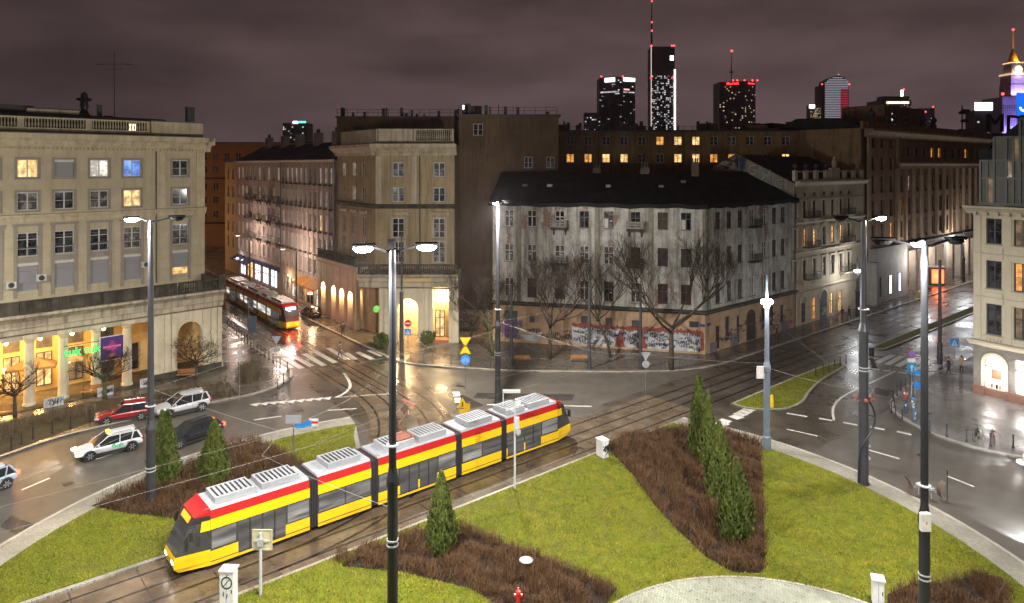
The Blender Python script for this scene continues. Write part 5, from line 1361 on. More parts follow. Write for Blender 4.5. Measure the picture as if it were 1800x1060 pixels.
# ================================================================ BUILDING R: beige corner house with shop at right
R_W = mat('ivory_stone', (.56, .50, .385), (.49, .43, .33), .5, .75, grime=(.40, .35, .26), grime_lo=.55)
def ashlar():
    m, nt, b = _nodes('rough_ashlar'); v = _coord(nt, 'Object', (1, 1, 1)); sw = nt.nodes.new('ShaderNodeSeparateXYZ'); nt.links.new(v, sw.inputs[0]); cb = nt.nodes.new('ShaderNodeCombineXYZ')
    nt.links.new(sw.outputs[0], cb.inputs[0]); nt.links.new(sw.outputs[2], cb.inputs[1]); br = nt.nodes.new('ShaderNodeTexBrick'); br.inputs['Scale'].default_value = 2.4; nt.links.new(cb.outputs[0], br.inputs['Vector'])
    br.inputs['Color1'].default_value = (.34, .31, .265, 1); br.inputs['Color2'].default_value = (.22, .20, .17, 1); br.inputs['Mortar'].default_value = (.07, .062, .054, 1); br.inputs['Mortar Size'].default_value = .04
    n = _noise(nt, v, 9, 3, .7); c = _mix(nt, _map(nt, n, .42, .62, 0, .7), br.outputs[0], (.10, .09, .078)); nt.links.new(c, b.inputs['Base Color']); b.inputs['Roughness'].default_value = .9; _bump(nt, b, n, 1.0, .04); return m
R_R = ashlar()
R_P = mat('red_granite', (.22, .12, .085), (.17, .09, .065), 3, .35)
GLASSP = mat('penthouse_glass', (.035, .036, .028), (.014, .015, .013), .25, .34, lo=.4, hi=.6, spec=.25)
def building_r():
    P0 = Vector((42.5, 64.0, 0)); d = Vector((.66, -.751, 0)); d = Vector((.62, -.785, 0)).normalized()
    # front runs to the right and slightly towards the viewer
    d = (at(1812, 716) - at(1710, 690)).normalized(); P0 = at(1711, 692)
    b = facade_root('corner_shop_house', 'ivory stone corner house with rusticated shop floor and dark glass storeys at the right edge', 'building', P0, d)
    W = 14.0
    Xp = lambda p: along(P0, d, p)
    cs = [Xp(1747), Xp(1796), Xp(1796) * 2 - Xp(1747)]
    rows = [(13.9, 2.3), (9.9, 2.5), (5.75, 2.75)]
    wall_mb(0, W, 5.0, 17.0, [(c - .62, c + .62, z, z + h) for c in cs for z, h in rows], .3).build('wall', R_W, b)
    for i, (z, h) in enumerate(rows):
        for j, c in enumerate(cs):
            window(b, c, z, 1.24, h, 'cross' if i == 2 else 'two', 'dark' if j != 1 else ('amber' if i == 1 else 'dim'), y=.25, fm=FRAME_D)
            MB().box(c - .95, c + .95, -.12, 0, z - .32, z - .12).build('sill_band', R_W, b)
            if i < 2: MB().box(c - .75, c + .75, -.1, 0, z - 1.35, z - .35).build('apron', R_W, b)
    for z in (12.9, 9.0): MB().extrude_x([(.02, z), (-.1, z), (-.18, z + .12), (.02, z + .2)], 0, W).build('string_course', R_W, b)
    pl = MB()
    for x in (.35, Xp(1772), Xp(1772) * 2 - .6): pl.box(x - .3, x + .3, -.09, 0, 5.2, 16.4)
    pl.build('pilaster', R_W, b)
    bb = MB(); bb.box(cs[0] - .9, cs[0] + .9, -.12, -.0, 4.55, 4.7); baluster_run(bb, cs[0] - .7, cs[0] + .7, -.1, 4.72, .75, .24); bb.build('blind_balusters', R_W, b)
    cornice(b, -.6, W, 16.6, 17.3, .8, R_W); ct = MB()
    for k in range(14): x = .3 + k * .9; ct.box(x - .12, x + .12, -.5, -.1, 16.45, 16.75)
    stuff(ct.build('corbels', R_W, b))
    cornice(b, -.35, W, 4.6, 5.1, .5, R_W, 'shop_cornice')
    # rough ashlar ground floor with lit shop windows
    c1, c2 = Xp(1748), Xp(1806)
    aw = MB(); arch_wall(aw, 0, (c1 + c2) / 2 - .25, .95, 3.05, 4.6, c1, .82, .4, 14); aw.build('ground_floor_wall', R_R, b)
    MB().box((c1 + c2) / 2 - .25, c2 - 1.0, 0, .4, .95, 4.6).build('ground_floor_wall', R_R, b); MB().box(c2 + 1.0, W, 0, .4, .95, 4.6).build('ground_floor_wall', R_R, b); MB().box(c2 - 1.0, c2 + 1.0, 0, .4, 3.9, 4.6).build('ground_floor_wall', R_R, b)
    arch_band(c1, 3.05, .82, .26, -.06, 0).build('archivolt', R_W, b)
    for xa, xb in ((c1 - 1.08, c1 - .82), (c1 + .82, c1 + 1.08)): MB().box(xa, xb, -.06, 0, .95, 3.05).build('jamb', R_W, b)
    pn = MB(); pn.box(-.05, c1 - .83, -.1, .4, .1, .95); pn.box(c1 + .83, W, -.1, .4, .1, .95); pn.box(c1 - .83, c1 + .83, .1, .4, .1, .8); pn.build('plinth', R_P, b)
    # arched shop window
    n = 14; shp = [(c1 - .81, .85), (c1 + .81, .85)] + [(c1 + .81 * math.cos(math.pi * i / n), 3.05 + .81 * math.sin(math.pi * i / n)) for i in range(n + 1)]
    lw = MB().extrude_y(shp, .30, .34).build('shop_window', emit('shop_white', (1, .96, .92), 2.6, True), b)
    fr = MB(); fr.box(c1 - .81, c1 + .81, .22, .3, 2.75, 2.83); fr.build('frame', FRAME_D, lw)
    ps = MB().box(c1 - .35, c1 + .45, .2, .24, 1.75, 2.6).build('red_poster', emit('poster_red', (.75, .08, .02), 1.1), lw)
    for k, (cc, m_) in enumerate(((-.3, (.35, .12, .05)), (.1, (.02, .02, .02)), (.35, (.4, .25, .05)))): MB().box(c1 + cc - .1, c1 + cc + .1, .18, .22, .9, 1.3).build('goods', mat('shop_goods_%s' % 'abc'[k], m_), lw)
    sw = MB().box(c2 - .98, c2 + .98, .30, .34, .95, 3.9).build('shop_window', emit('shop_white', (1, .96, .92), 2.6), b); MB().box(c2 - .98, c2 + .98, .22, .3, 2.9, 2.98).build('frame', FRAME_D, sw)
    for c in (c1, c2):
        p = point_light('shop_light', lw, (c, -.8, 2.2), 220, (1, .93, .88), .4)
    MB().box(.3, W, .45, 14, .1, 17).build('wall', R_W, b); MB().box(0, .3, 0.01, 14, .1, 17).build('wall', R_W, b)
    # dark glass penthouse storeys, panel by panel
    ph = MB().box(-.1, W, 1.0, 12, 17.3, 17.5).build('roof', ZINC, b)
    y0 = .9
    xs = [Xp(p) for p in (1715, 1727, 1739, 1761, 1773, 1785, 1796, 1812, 1835)] + [11.0]; zs = [17.5, 19.8, 21.4, 23.5, 25.1]
    for i in range(len(xs) - 1):
        for k in range(4):
            if (k == 2 and i < 2) or (k == 3 and i < 5): continue
            MB().box(xs[i] + .05, xs[i + 1] - .05, y0, y0 + .1, zs[k] + .05, zs[k + 1] - .05).build('glass_panel', PANE('dim') if (i, k) in ((1, 0), (3, 1), (4, 2)) else GLASSP if (i * 2 + k) % 3 else mat('spandrel_panel', (.15, .15, .105), (.10, .10, .075), .5, .5, spec=.25), b)
    xr = Xp(1785); pc_ = MB(); pc_.box(xs[0], 11, y0 + .12, 10, 17.5, 21.35); pc_.box(xs[2], 11, y0 + .12, 10, 21.35, 23.45); pc_.box(xr, 11, y0 + .12, 10, 23.45, 25.05); pc_.build('penthouse_core', FRAME_D, b)
    for x in xs: MB().box(x - .09, x + .09, y0 - .09, y0 + .11, 17.5, 25.15 if x >= xr else (23.5 if x >= xs[2] - .01 else 21.45)).build('mullion', FRAME_D, b)
    for z in zs: MB().box(xs[0] if z < 22 else (xs[2] if z < 24 else xr), 11, y0 - .07, y0 + .11, z - .09, z + .09).build('mullion', FRAME_D, b)
    MB().box(xr, 11, .75, 10, 25.2, 25.4).build('roof', ROOFD, b); MB().extrude_y([(xs[1], 22.4), (xs[1], 22.7), (xr - .02, 24.9), (xr - .02, 23.56), (xs[2], 23.56)], 1.1, 10).build('roof', ROOFD, b)
    MB().box(-.1, 1.2, 1.2, 10, 21.46, 22.5).build('roof', ROOFD, b)
    return b
BR = building_r()
# ================================================================ TOWERS OF THE FAR CITY CENTRE
TWR = mat('tower_dark_glass', (.10, .085, .10), (.07, .06, .072), .05, .5)  # tower tones lightened in the colour itself to suggest distant haze
TWR2 = mat('tower_grey', (.15, .125, .14), (.11, .09, .10), .05, .6)
LW = emit_var('office_light_white', (.95, .97, 1.0), .75); LY = emit_var('office_light_yellow', (1, .75, .4), .6); LRED = emit('beacon_red', (1, .05, .05), 5)
LWB = emit('tower_sign_white', (.9, .95, 1), 4.5)
def tw_pt(px, D): return Vector(((px - CX0) / F_PX * D, D, 0))
def tw_z(py, D): return CAM_H + (HOR - py) * D / F_PX
def tower(name, label, D, x0, x1, ytop, m, lit, seed, step_z=3.6, cell=3.0, lm=None, zmin=None, split=None, lo=.0, hi=1.0):
    X0, X1 = tw_pt(x0, D).x, tw_pt(x1, D).x; H = tw_z(ytop, D)
    t = thing(name, label, 'skyscraper', (X0, D, 0)); W = X1 - X0
    body = MB()
    if split is None: body.box(0, W, 0, W * .8, 0, H)
    else:
        s = W * split; body.prism([(0, W * .30), (s, 0), (W, W * .22), (W, W * .9), (0, W * .9)], 0, H)
    body.build('body', m, t)
    r = random.Random(seed); mb = MB(); zmin = zmin or tw_z(250, D); z = zmin
    def yfront(x):
        if split is None: return -.15
        s = W * split; return (W * .30 * (1 - x / s) if x < s else W * .22 * (x - s) / (W - s)) - .6
    n = int(W / cell)
    while z < H - step_z * 2:
        f = (z - zmin) / (H - zmin)
        if lo <= f <= hi:
            for i in range(n):
                if r.random() < lit * (1.6 if r.random() < .3 else .8):
                    x = (i + .15) * W / n; x2 = (i + .9) * W / n
                    mb.quad((x, yfront(x), z), (x2, yfront(x2), z), (x2, yfront(x2), z + step_z * .55), (x, yfront(x), z + step_z * .55))
        z += step_z
    if mb.v: stuff(mb.build('lit_windows', lm or LW, t))
    return t, W, H, yfront
def mast(t, x, y, z0, z1, r, beacons=(), name='mast'):
    o = MB().cyl(x, y, z0, z1, r, r * .25, 6).build(name, TWR2, t); 
    for z in beacons: MB().sphere((x, y - r, z), 2.0 if z1 - z0 > 50 else 1.5, 6).build('beacon', LRED, o)
D = 1300
t, W, H, yf = tower('twin_face_tower', 'dark two faced skyscraper with white lit signs on both upper corners', D, 1056, 1119, 135, TWR, .05, 1, split=.52, cell=3.4)
rb = MB()
for i in range(19): x = W * (i + .5) / 19; rb.box(x - .5, x + .5, yf(x) - .5, yf(x) + .4, 40, tw_z(168, D))
rb.build('facade_ribs', TWR2, t)
for a, b_, z0, z1, m_ in ((.14, .40, 143, 136, LWB), (.64, .99, 142, 136, LWB), (.02, .50, 162, 159.5, LW), (.64, .97, 162.5, 160.5, LW), (.40, .52, 165, 163.5, LW), (.65, .82, 158, 155.5, emit('office_light_pink', (1, .45, .45), 1.5))):
    y = min(yf(a * W), yf(b_ * W)) - .8; mb = MB(); mb.quad((a * W, yf(a * W) - .8, tw_z(z0, D)), (b_ * W, yf(b_ * W) - .8, tw_z(z0, D)), (b_ * W, yf(b_ * W) - .8, tw_z(z1, D)), (a * W, yf(a * W) - .8, tw_z(z1, D))); mb.build('lit_sign' if m_ is LWB else 'lit_floor', m_, t)
mast(t, W * .5, 8, H, H + 10, .5); 
for x in (.02, .62): MB().sphere((W * x, 2, H + 1), 1.5, 6).build('beacon', LRED, t)
t, W, H, yf = tower('low_office_tower', 'low dark office block left of the two faced skyscraper', 1250, 1028, 1055, 198, TWR2, .22, 5)
D = 1600
t, W, H, yf = tower('spire_tower', 'tallest skyscraper with a needle spire and a bright white edge strip', D, 1145, 1186, 82, TWR, .30, 3, cell=4.0, step_z=4.2, hi=.70, lm=LW)
ZB = tw_z(120, D)
MB().box(-1.2, .2, -1.2, .2, 40, H).build('edge_strip', emit('edge_light_warm', (1, .75, .7), .9), t); MB().box(W - 1.6, W + 2.2, -1.4, .2, 40, tw_z(122, D)).build('edge_strip', emit('edge_light', (1, .98, .95), 2.6), t)
MB().box(W * .8, W * .95, -1, -.4, tw_z(106, D), tw_z(98, D)).build('lit_sign', LWB, t)
rb = MB()
for i in range(12): x = W * (i + .5) / 12; rb.box(x - .4, x + .4, -.8, .2, tw_z(122, D), H + 3)
rb.build('crown_ribs', TWR2, t)
mast(t, 1.0, 2, H, tw_z(2, D), 2.6, (tw_z(2, D), tw_z(39, D), tw_z(54, D)), 'spire')
for x in (0, .88, .97): MB().sphere((W * x, -1, H + 2), 2.2, 6).build('beacon', LRED, t)
for x, y in ((-.02, 137), (.9, 137)): MB().sphere((W * x, -2, tw_z(y, D)), 3.0, 6).build('beacon', emit('beacon_red_dim', (.8, .04, .06), 2), t)
D = 1260
t, W, H, yf = tower('hotel_tower', 'dark hotel skyscraper with red illuminated lettering and antenna mast', D, 1270, 1333, 142, TWR, .10, 4, split=.62, cell=2.7, lm=emit_var('hotel_light', (1, .8, .5), .6))
RL = emit('red_letters', (1, .04, .03), 3.5)
text('lettering', 'Marriott', 6.2, RL, t, (W * .32, yf(W * .32) - 1.5, tw_z(146, D)), (R(90), 0, -.40), .1, bold=.12); text('lettering', 'Marriott', 4.4, RL, t, (W * .84, yf(W * .84) - 1.5, tw_z(146, D)), (R(90), 0, .45), .1, bold=.1)
mast(t, W * .30, 10, H, tw_z(88, D), 1.2, (tw_z(88, D),))
MB().cyl(W * .30, 10, tw_z(126, D), tw_z(124.5, D), 4, n=8).build('mast_platform', TWR2, t)
for x in (.3, .42, .62, .84, .98): MB().sphere((W * x, 1, H + 1), 1.5, 6).build('beacon', LRED, t)
D = 1650
X0 = tw_pt(1444, D).x
t = thing('curved_tower', 'pale glass skyscraper with a curved sail-like top and red light down its side', 'skyscraper', (X0, D, 0))
W = tw_pt(1494, D).x - X0
def sail(x0, x1, ztop, y0, y1, m_, nm):
    n = 10; prof = [(x0 * W, 0), (x1 * W, 0)] + [(W * (x1 + (x0 - x1) * k / n), tw_z(ztop(x1 + (x0 - x1) * k / n), D)) for k in range(n + 1)]
    return MB().extrude_y(prof, y0, y1).build(nm, m_, t)
stp = mat('banded_glass', (.10, .085, .11), (.07, .06, .08), .05, .35)
top = lambda x: 133 + 34 * abs(x - .58) ** 1.6 + (18 if x > .93 else 0)
sail(.10, .96, top, 0, 30, stp, 'body'); MB().box(-.02 * W, .14 * W, 6, 34, 0, tw_z(150, D)).build('body', TWR, t); MB().box(.88 * W, 1.0 * W, 6, 34, 0, tw_z(150, D)).build('body', TWR, t)
fl = MB(); fr_ = MB(); r = random.Random(2)
zz = tw_z(216, D)
while zz < tw_z(136, D):
    xa = .14
    for k in range(12):
        xa_, xb = .12 + k * .068, .12 + (k + 1) * .068
        if tw_z(top((xa_ + xb) / 2), D) > zz + 3:
            tgt = fr_ if .62 < xa_ < .9 and tw_z(158, D) > zz else fl
            tgt.quad((xa_ * W, -.5, zz), (xb * W, -.5, zz), (xb * W, -.5, zz + 1.6), (xa_ * W, -.5, zz + 1.6))
    zz += 4.1
stuff(fl.build('floor_bands', emit('band_light', (.62, .58, .70), .6), t)); stuff(fr_.build('red_bands', emit('band_red', (.9, .05, .12), .55), t))
for x, y in ((.02, 148), (.98, 148), (.6, 131)): MB().sphere((W * x, 0, tw_z(y, D)), 1.8, 6).build('beacon', LRED if x != .6 else LY, t)
t, W, H, yf = tower('lit_office_tower', 'small brightly lit office tower left of the curved skyscraper', 1500, 1424, 1443, 184, TWR2, .55, 6, lm=LY); MB().box(-2, W * .4, -2, 0, tw_z(190, 1500), tw_z(184, 1500)).build('lit_sign', LWB, t)
D = 1500
t, W, H, yf = tower('stepped_hotel_tower', 'stepped skyscraper with a lit crown band and short white mast', D, 1546, 1602, 176, TWR2, .16, 7, cell=3.2, lm=LY)
MB().box(W * .1, W * .95, 2, 25, H, tw_z(169, D)).build('crown', TWR2, t); MB().box(W * .22, W * .92, -1, 0, tw_z(182, D), tw_z(178.5, D)).build('lit_floor', emit('crown_light', (1, .85, .6), 2.2), t)
MB().box(W * .70, W * .76, 2, 5, tw_z(169, D), tw_z(158, D)).build('lit_mast', LWB, t); MB().sphere((W * .78, 2, tw_z(157, D)), 1.8, 6).build('beacon', LRED, t)
t, W, H, yf = tower('slim_tower', 'slim dark tower with red beacons behind the stepped skyscraper', 1700, 1616, 1643, 190, TWR2, .05, 8); MB().sphere((W * .9, 0, H + 3), 2, 6).build('beacon', LRED, t); MB().sphere((W * .4, 0, H - 9), 2, 6).build('beacon', LRED, t)
D = 900
t, W, H, yf = tower('billboard_tower', 'slim dark tower topped by a glowing white and blue billboard', D, 1713, 1744, 194, TWR2, .04, 9)
MB().box(0, W, -1.2, -.2, tw_z(194, D), tw_z(180, D)).build('billboard', emit('billboard_light', (.75, .92, 1), 3.0), t)
bb = MB()
for k in range(3): bb.box(W * .35 + k * 1.6, W * .35 + k * 1.6 + 1.1, -1.4, -1.25, tw_z(187, D), tw_z(186, D) + k * .3)
bb.build('billboard_print', mat('print_dark', (.05, .05, .06)), t)
t, W, H, yf = tower('far_left_tower', 'far office tower with sparse white lights above the left street', 1200, 497, 540, 216, TWR2, .12, 10)
for a, b_, z0, z1, m_ in ((.42, .62, 217, 213, LWB), (.65, .95, 216, 213, emit('sign_teal', (.1, .9, .6), 2.5))): MB().box(W * a, W * b_, -1, -.2, tw_z(z0, 1200), tw_z(z1, 1200)).build('lit_sign', m_, t)
t, W, H, yf = tower('beacon_block', 'small far block with a bright white lit sign above the railed roof', 1200, 812, 846, 186, TWR2, .0, 11); MB().box(W * .05, W * .37, -1, -.2, tw_z(192, 1200), tw_z(185, 1200)).build('lit_sign', emit('sign_white_bright', (.85, .93, 1), 9), t)
# stepped palace tower with clock, lit violet
D = 1550
c = tw_pt(1781, D).x
t = thing('clock_palace', 'violet lit stepped palace tower with clock, golden crown and needle spire', 'skyscraper', (c, D, 0))
PAL = mat('pale_stone_far', (.42, .40, .42), (.35, .33, .36), .03, .8); GOLD = mat('gold_crown', (.5, .28, .04), (.4, .2, .03), .3, .5)
hw = lambda px: px * D / F_PX
tiers = [('lower_block', 33, 172, 300), ('middle_tier', 14.5, 150, 171.9), ('upper_tier', 13.5, 133, 149.9), ('clock_tier', 10, 112, 130)]
for nm, w_, yt, yb in tiers:
    Wd = hw(w_); MB().box(-Wd, Wd, -Wd * .6 if w_ > 20 else -Wd, Wd, tw_z(yb, D) if yb < 290 else 0, tw_z(yt, D)).build(nm, PAL, t)
MB().box(-hw(15), hw(15), -hw(15), hw(15), tw_z(133, D), tw_z(130, D)).build('balcony_tier', emit('palace_warm_band', (1, .62, .35), .8), t)
MB().cyl(0, 0, 0, 2.5, hw(5.5), n=16).build('clock_face', emit('clock_light', (1, .9, .75), 3), t, (0, -hw(10) - 2.6, tw_z(123, D))).rotation_euler = (R(90), 0, 0)
MB().box(-hw(11), hw(11), -hw(11), hw(11), tw_z(112, D), tw_z(110.5, D)).build('balcony_tier', emit('palace_amber_band', (1, .5, .25), 1.6), t)
MB().lathe([(hw(9), 0), (hw(7), 8), (hw(5.5), 16), (hw(4), 22), (hw(1.8), 30)], 0, 0, tw_z(110, D), 12).build('crown', GOLD, t)
MB().cyl(0, 0, tw_z(88, D), tw_z(52, D), hw(1.2), .5, 6).build('spire', emit('spire_glow', (1, .35, .05), .35), t); MB().sphere((0, 0, tw_z(52, D)), 2.6, 6).build('beacon', LRED, t)
wn = MB()
Wd = hw(33)
for i in range(18):
    for k in range(9): x = -Wd + (i + .5) * 2 * Wd / 18; z = tw_z(222, D) + k * 5.2 * 1.0; wn.box(x - 1.0, x + 1.0, -Wd * .6 - .5, -Wd * .6 + .2, z, z + 3)
stuff(wn.build('dark_windows', mat('palace_window', (.02, .015, .06), None, 1, .3), t))
for x in (-.8, -.45, -.1, .25, .6): spot_light('violet_floodlight', t, (Wd * x, -Wd * .6 - 22, tw_z(262, D)), (R(140), 0, 0), 420000, (.36, .26, 1.0), 110, 2)
for x in (-.6, .6): spot_light('violet_floodlight', t, (hw(14.5) * x, -hw(14.5) - 14, tw_z(172, D)), (R(150), 0, 0), 170000, (.40, .28, 1.0), 100, 2)
spot_light('amber_floodlight', t, (0, -hw(14), tw_z(112, D)), (R(150), 0, 0), 110000, (1, .55, .15), 110, 2); point_light('clock_floodlight', t, (0, -hw(15) - 4, tw_z(129, D)), 30000, (1, .7, .45), 2)
for x in (-.98, -.98): MB().sphere((Wd * x, -Wd * .6, tw_z(167, D)), 3, 6).build('beacon', LRED, t)
# blue rooftop advert panel near the corner house
Dn = 150; p0 = tw_pt(1789, Dn)
t = thing('blue_rooftop_sign', 'large lit blue rooftop advert panel with a white curve at the right edge', 'sign', (p0.x, Dn, 0))
zt, zb_ = tw_z(163, Dn), tw_z(205, Dn)
MB().box(0, 5.5, 0, .4, zb_, zt).build('panel', emit('sign_blue_light', (.01, .14, .75), 1.1), t)
arc = MB(); n = 12
for i in range(n):
    a0, a1 = math.pi * (1 + i / n * .9), math.pi * (1 + (i + 1) / n * .9); arc.quad(*[(1.25 + r_ * math.cos(a), -.05, zb_ + 2.1 + r_ * 1.1 * math.sin(a)) for r_, a in ((.95, a0), (.95, a1), (.5, a1), (.5, a0))])
arc.build('white_curve', emit('sign_curve', (.8, .95, 1), 1.6), t)
ps = MB()
for x in (.5, 4.8): ps.cyl(x, .6, 20, zb_ + .2, .15)
ps.build('support', IRON, t)

# ================================================================ STREET LIGHTS AND POLES
POLE = mat('pole_grey', (.052, .054, .062), (.038, .040, .046), 1.0, .42, metal=.3)
POLE_D = mat('pole_dark', (.016, .018, .021), (.011, .012, .014), 1.0, .4, metal=.3)
POLE_L = mat('pole_pale', (.40, .41, .42), (.3, .31, .32), 1, .45)
HEAD = mat('lamp_head_grey', (.007, .007, .008), None, 2, .7, spec=.2)
LED = emit('led_white', (.96, .98, 1.0), 60)
def arm_head(t, z, dx, dy, lit, watts=0, up=.55, col=(1, .965, .90), gf=.12):
    p0 = Vector((0, 0, z)); p1 = Vector((dx, dy, z + up * .35)); m = (p0 + p1) / 2 + Vector((0, 0, -.05))
    ang = math.atan2(dy, dx); sd_ = Vector((-math.sin(ang), math.cos(ang), 0)); mb = MB(); path = [p0, p0 * .7 + p1 * .3 - Vector((0, 0, .10)), m, p1]
    vs = [q for p in path for q in (p - sd_ * .09, p + sd_ * .09, p + sd_ * .02 - Vector((0, 0, .09)), p - sd_ * .02 - Vector((0, 0, .09)))]
    mb.add(vs, [(i * 4 + k, i * 4 + (k + 1) % 4, i * 4 + 4 + (k + 1) % 4, i * 4 + 4 + k) for i in range(3) for k in range(4)] + [(0, 1, 2, 3), (12, 15, 14, 13)]).build('arm', HEAD, t)
    h = MB().extrude_x([(-.10, -.06), (-.22, .05), (-.1, .09), (.1, .09), (.22, .05), (.10, -.06)], -.1, .8).build('lamp_head', HEAD, t, p1, ang)
    l = MB().lathe([(.01, -.15), (.12, -.12), (.17, -.05), (.17, .0), (.13, .03)], n=12).build('led_bowl', LED if lit else HEAD, h, (.36, 0, -.06)); l.scale = (2.3, 1.35, 1.4)
    if lit: l['label'] = 'lit glass bowl'
    if lit and watts:
        c = p1 + Vector((math.cos(ang) * .4, math.sin(ang) * .4, -.42))
        spot_light('lamp_light', t, c, (R(14) * math.sin(ang) * -1 * -1, R(-14) * math.cos(ang), 0), watts, col, 166, .16, .5)
        point_light('lamp_glow', t, c, watts * gf, col, .16)
def tall_lamp(label, px, base, top_z, heads, mat_, r=(.26, .15), collar=6.2, extra=None):
    p = base; t = thing('street_lamp', label, 'street lamp', (p.x, p.y, .12 if p.z == 0 else p.z))
    zt = top_z - .12
    MB().lathe([(r[0] * 1.25, 0), (r[0] * 1.25, .08), (r[0], .1), (r[0] * .98, collar), (r[0] * 1.16, collar + .02), (r[0] * 1.16, collar + .22), (r[0] * .72, collar + .75), (r[1], zt)], n=16).build('pole', mat_, t, smooth=False)
    for (dx, dy, lit, w) in heads: arm_head(t, zt, dx, dy, lit, w, gf=.55 if base.x < -20 else (.05 if base.x > 10 else (.36 if base.y > 50 else .14)))
    bd = MB()
    for z in (collar - 2.2, collar - 2.4, collar + 1.6): bd.cyl(0, 0, z, z + .06, r[0] * 1.12, n=14)
    bd.build('band', POLE_L, t)
    return t
HL = 17.6
B1, B3, B5 = at(265, 888), at(875, 708), at(1518, 853)
D2, D4 = 27.9, 29.8
B2 = Vector(((690 - 900) / F_PX * D2, D2, 0)); B4 = Vector(((1625 - 900) / F_PX * D4, D4, 0))
KW = 15000
tall_lamp('tall grey lamp pole with wire clamps standing in the shrub bed behind the parked cars', 265, B1, HL, [(-.55, -.4, True, KW * .62), (1.15, .2, False, 0)], POLE, (.27, .15), 4.4)
t2 = tall_lamp('tall dark lamp pole with two lit arms in front of the yellow tram', 690, B2, HL, [(-.75, -.3, True, KW * 1.15), (1.0, .1, True, KW * .6)], POLE_D, (.215, .14), 8.0)
MB().box(-.16, .12, -.2, .1, HL - .02, HL + .28).build('control_box', HEAD, t2)
tall_lamp('tall lamp pole with one bright lamp behind the tram before the derelict tenement', 875, B3, HL, [(-.1, -.55, True, KW * 1.6), (.55, .6, False, 0)], POLE, (.25, .14), 6.5)
t4 = tall_lamp('tall dark lamp pole with a grey meter box on the right lawn', 1625, B4, HL, [(-.25, -.2, True, KW * 1.25), (1.3, .35, False, 0), (-1.3, .2, False, 0)], POLE_D, (.22, .135), 5.5)
mb_ = MB().box(-.36, .04, -.42, -.22, 5.35, 6.1).build('meter_box', FRAME_W, t4); MB().box(-.19, -.12, -.425, -.421, 5.65, 5.78).build('hazard_sticker', emit('sticker_yellow', (.6, .45, .05), .1), mb_)
t5 = tall_lamp('tall pale grey lamp pole with red wire insulators and hanging cable on the right kerb', 1518, B5, HL - .2, [(1.0, .3, True, 9000), (-1.1, .1, False, 0)], POLE, (.30, .16), 9.8)
ins = MB()
for a in range(6):
    x, y = .55 * math.cos(a * 1.05 + .3), .55 * math.sin(a * 1.05 + .3); ins.lathe([(.07, 0), (.11, .06), (.05, .1), (.11, .16), (.05, .22)], x, y, 5.5, 8); ins.box(min(0, x), max(.02, x), y - .02, y + .02, 5.5, 5.54)
ins.build('insulators', mat('red_insulator', (.22, .06, .04), None, 2, .35), t5)
cb = smooth_path([(.3, 0, 5.6), (.75, -.1, 4.6), (.6, -.1, 3.6), (-.1, -.33, 2.9), (-.34, -.1, 2.0), (-.33, 0, .1)], 3); MB().tube(cb, .07, 7).build('cable', IRON, t5)
cl = MB()
for z in (1.6, 3.2, 2.4): cl.box(-.05, .42, -.1, .1, z, z + .12)
cl.build('cable_clamp', POLE_L, t5)
# unseen lamps added outside the view to light lawns and square; positions assumed
for lab, x, y, w in (('added unseen lamp pole on the near side of the square', -19, 17, KW * .9), ('added unseen lamp pole on the near right of the square', 24, 18, KW * 1.0), ('added unseen lamp pole at the far left of the square', -46, 45, KW * .4)):
    tall_lamp(lab, 0, Vector((x, y, 0)), HL, [(.2, .9, True, w)], POLE_D, (.24, .15))
# ornate double-globe lamp on a cast post
def globe_lamp(label, p, h, mat_, w, sleeve=None, globes=((-.26, 0), (.26, 0)), z0=.12):
    t = thing('ornate_lamp', label, 'street lamp', (p.x, p.y, z0)); h -= z0
    MB().lathe([(.30, 0), (.30, .9), (.24, 1.0), (.24, h * .52), (.28, h * .53), (.28, h * .56), (.17, h * .60), (.15, h * .9), (.12, h), (.06, h + 1.3), (.09, h + 1.5), (.02, h + 2.0)], n=12).build('post', mat_, t)
    for x, y in globes:
        MB().tube([(0, 0, h - .45), (x * .7, y * .7, h - .4), (x, y, h - .12)], .035, 6).build('arm', mat_, t)
        g_ = MB().sphere((x, y, h + .05), .2, 8).build('globe', emit('globe_light', (.97, .99, 1), 30), t, smooth=True)
        point_light('globe_glow', t, (x * 1.9, y * 1.9 - .4, h + .05), w, (.95, .97, 1.0), .2)
    return t
tL = globe_lamp('blue grey cast lamp post with two bright globes at the tip of the tree bed', at(1348, 792), 10.9, mat('bluegrey_paint', (.13, .16, .19), (.10, .125, .15), 1, .4), 700)
sb = MB().box(-.75, -.15, -.1, .02, 5.2, 6.1).build('sign_back', FRAME_W, tL)
globe_lamp('street lamp with bright globes before the cream tenement doors', av(77, 15.6), 6.3, POLE_D, 420)
globe_lamp('street lamp with one white globe beside the monumental block', av(100, 15.2), 6.0, POLE_D, 1100, globes=((0, -.1),))
globe_lamp('farther street lamp with white globe near the lit arcade', av(121, 15.8), 7.6, POLE_D, 1500, globes=((0, -.1),))
globe_lamp('farthest white globe lamp under the arcade end of the avenue', av(150, 16), 8, POLE_D, 1500, globes=((0, -.1),))
for k, (px, yb) in enumerate(((1652, 640),)):
    p = at(px, yb); t = thing('tram_pole', 'stickered grey wire pole beside the crossing before the corner house', 'pole', (p.x, p.y, .0)); MB().lathe([(.26, 0), (.24, 2.2), (.19, 2.4), (.15, 11.0)], n=12).build('shaft', POLE, t)
    st_ = MB()
    for q in range(14): a = q * 2.4; st_.obox((.245 * math.cos(a), .245 * math.sin(a), .5 + q * .13), .07, .012, .09, a + 1.57)
    st_.build('stickers', GRAF_P, t)
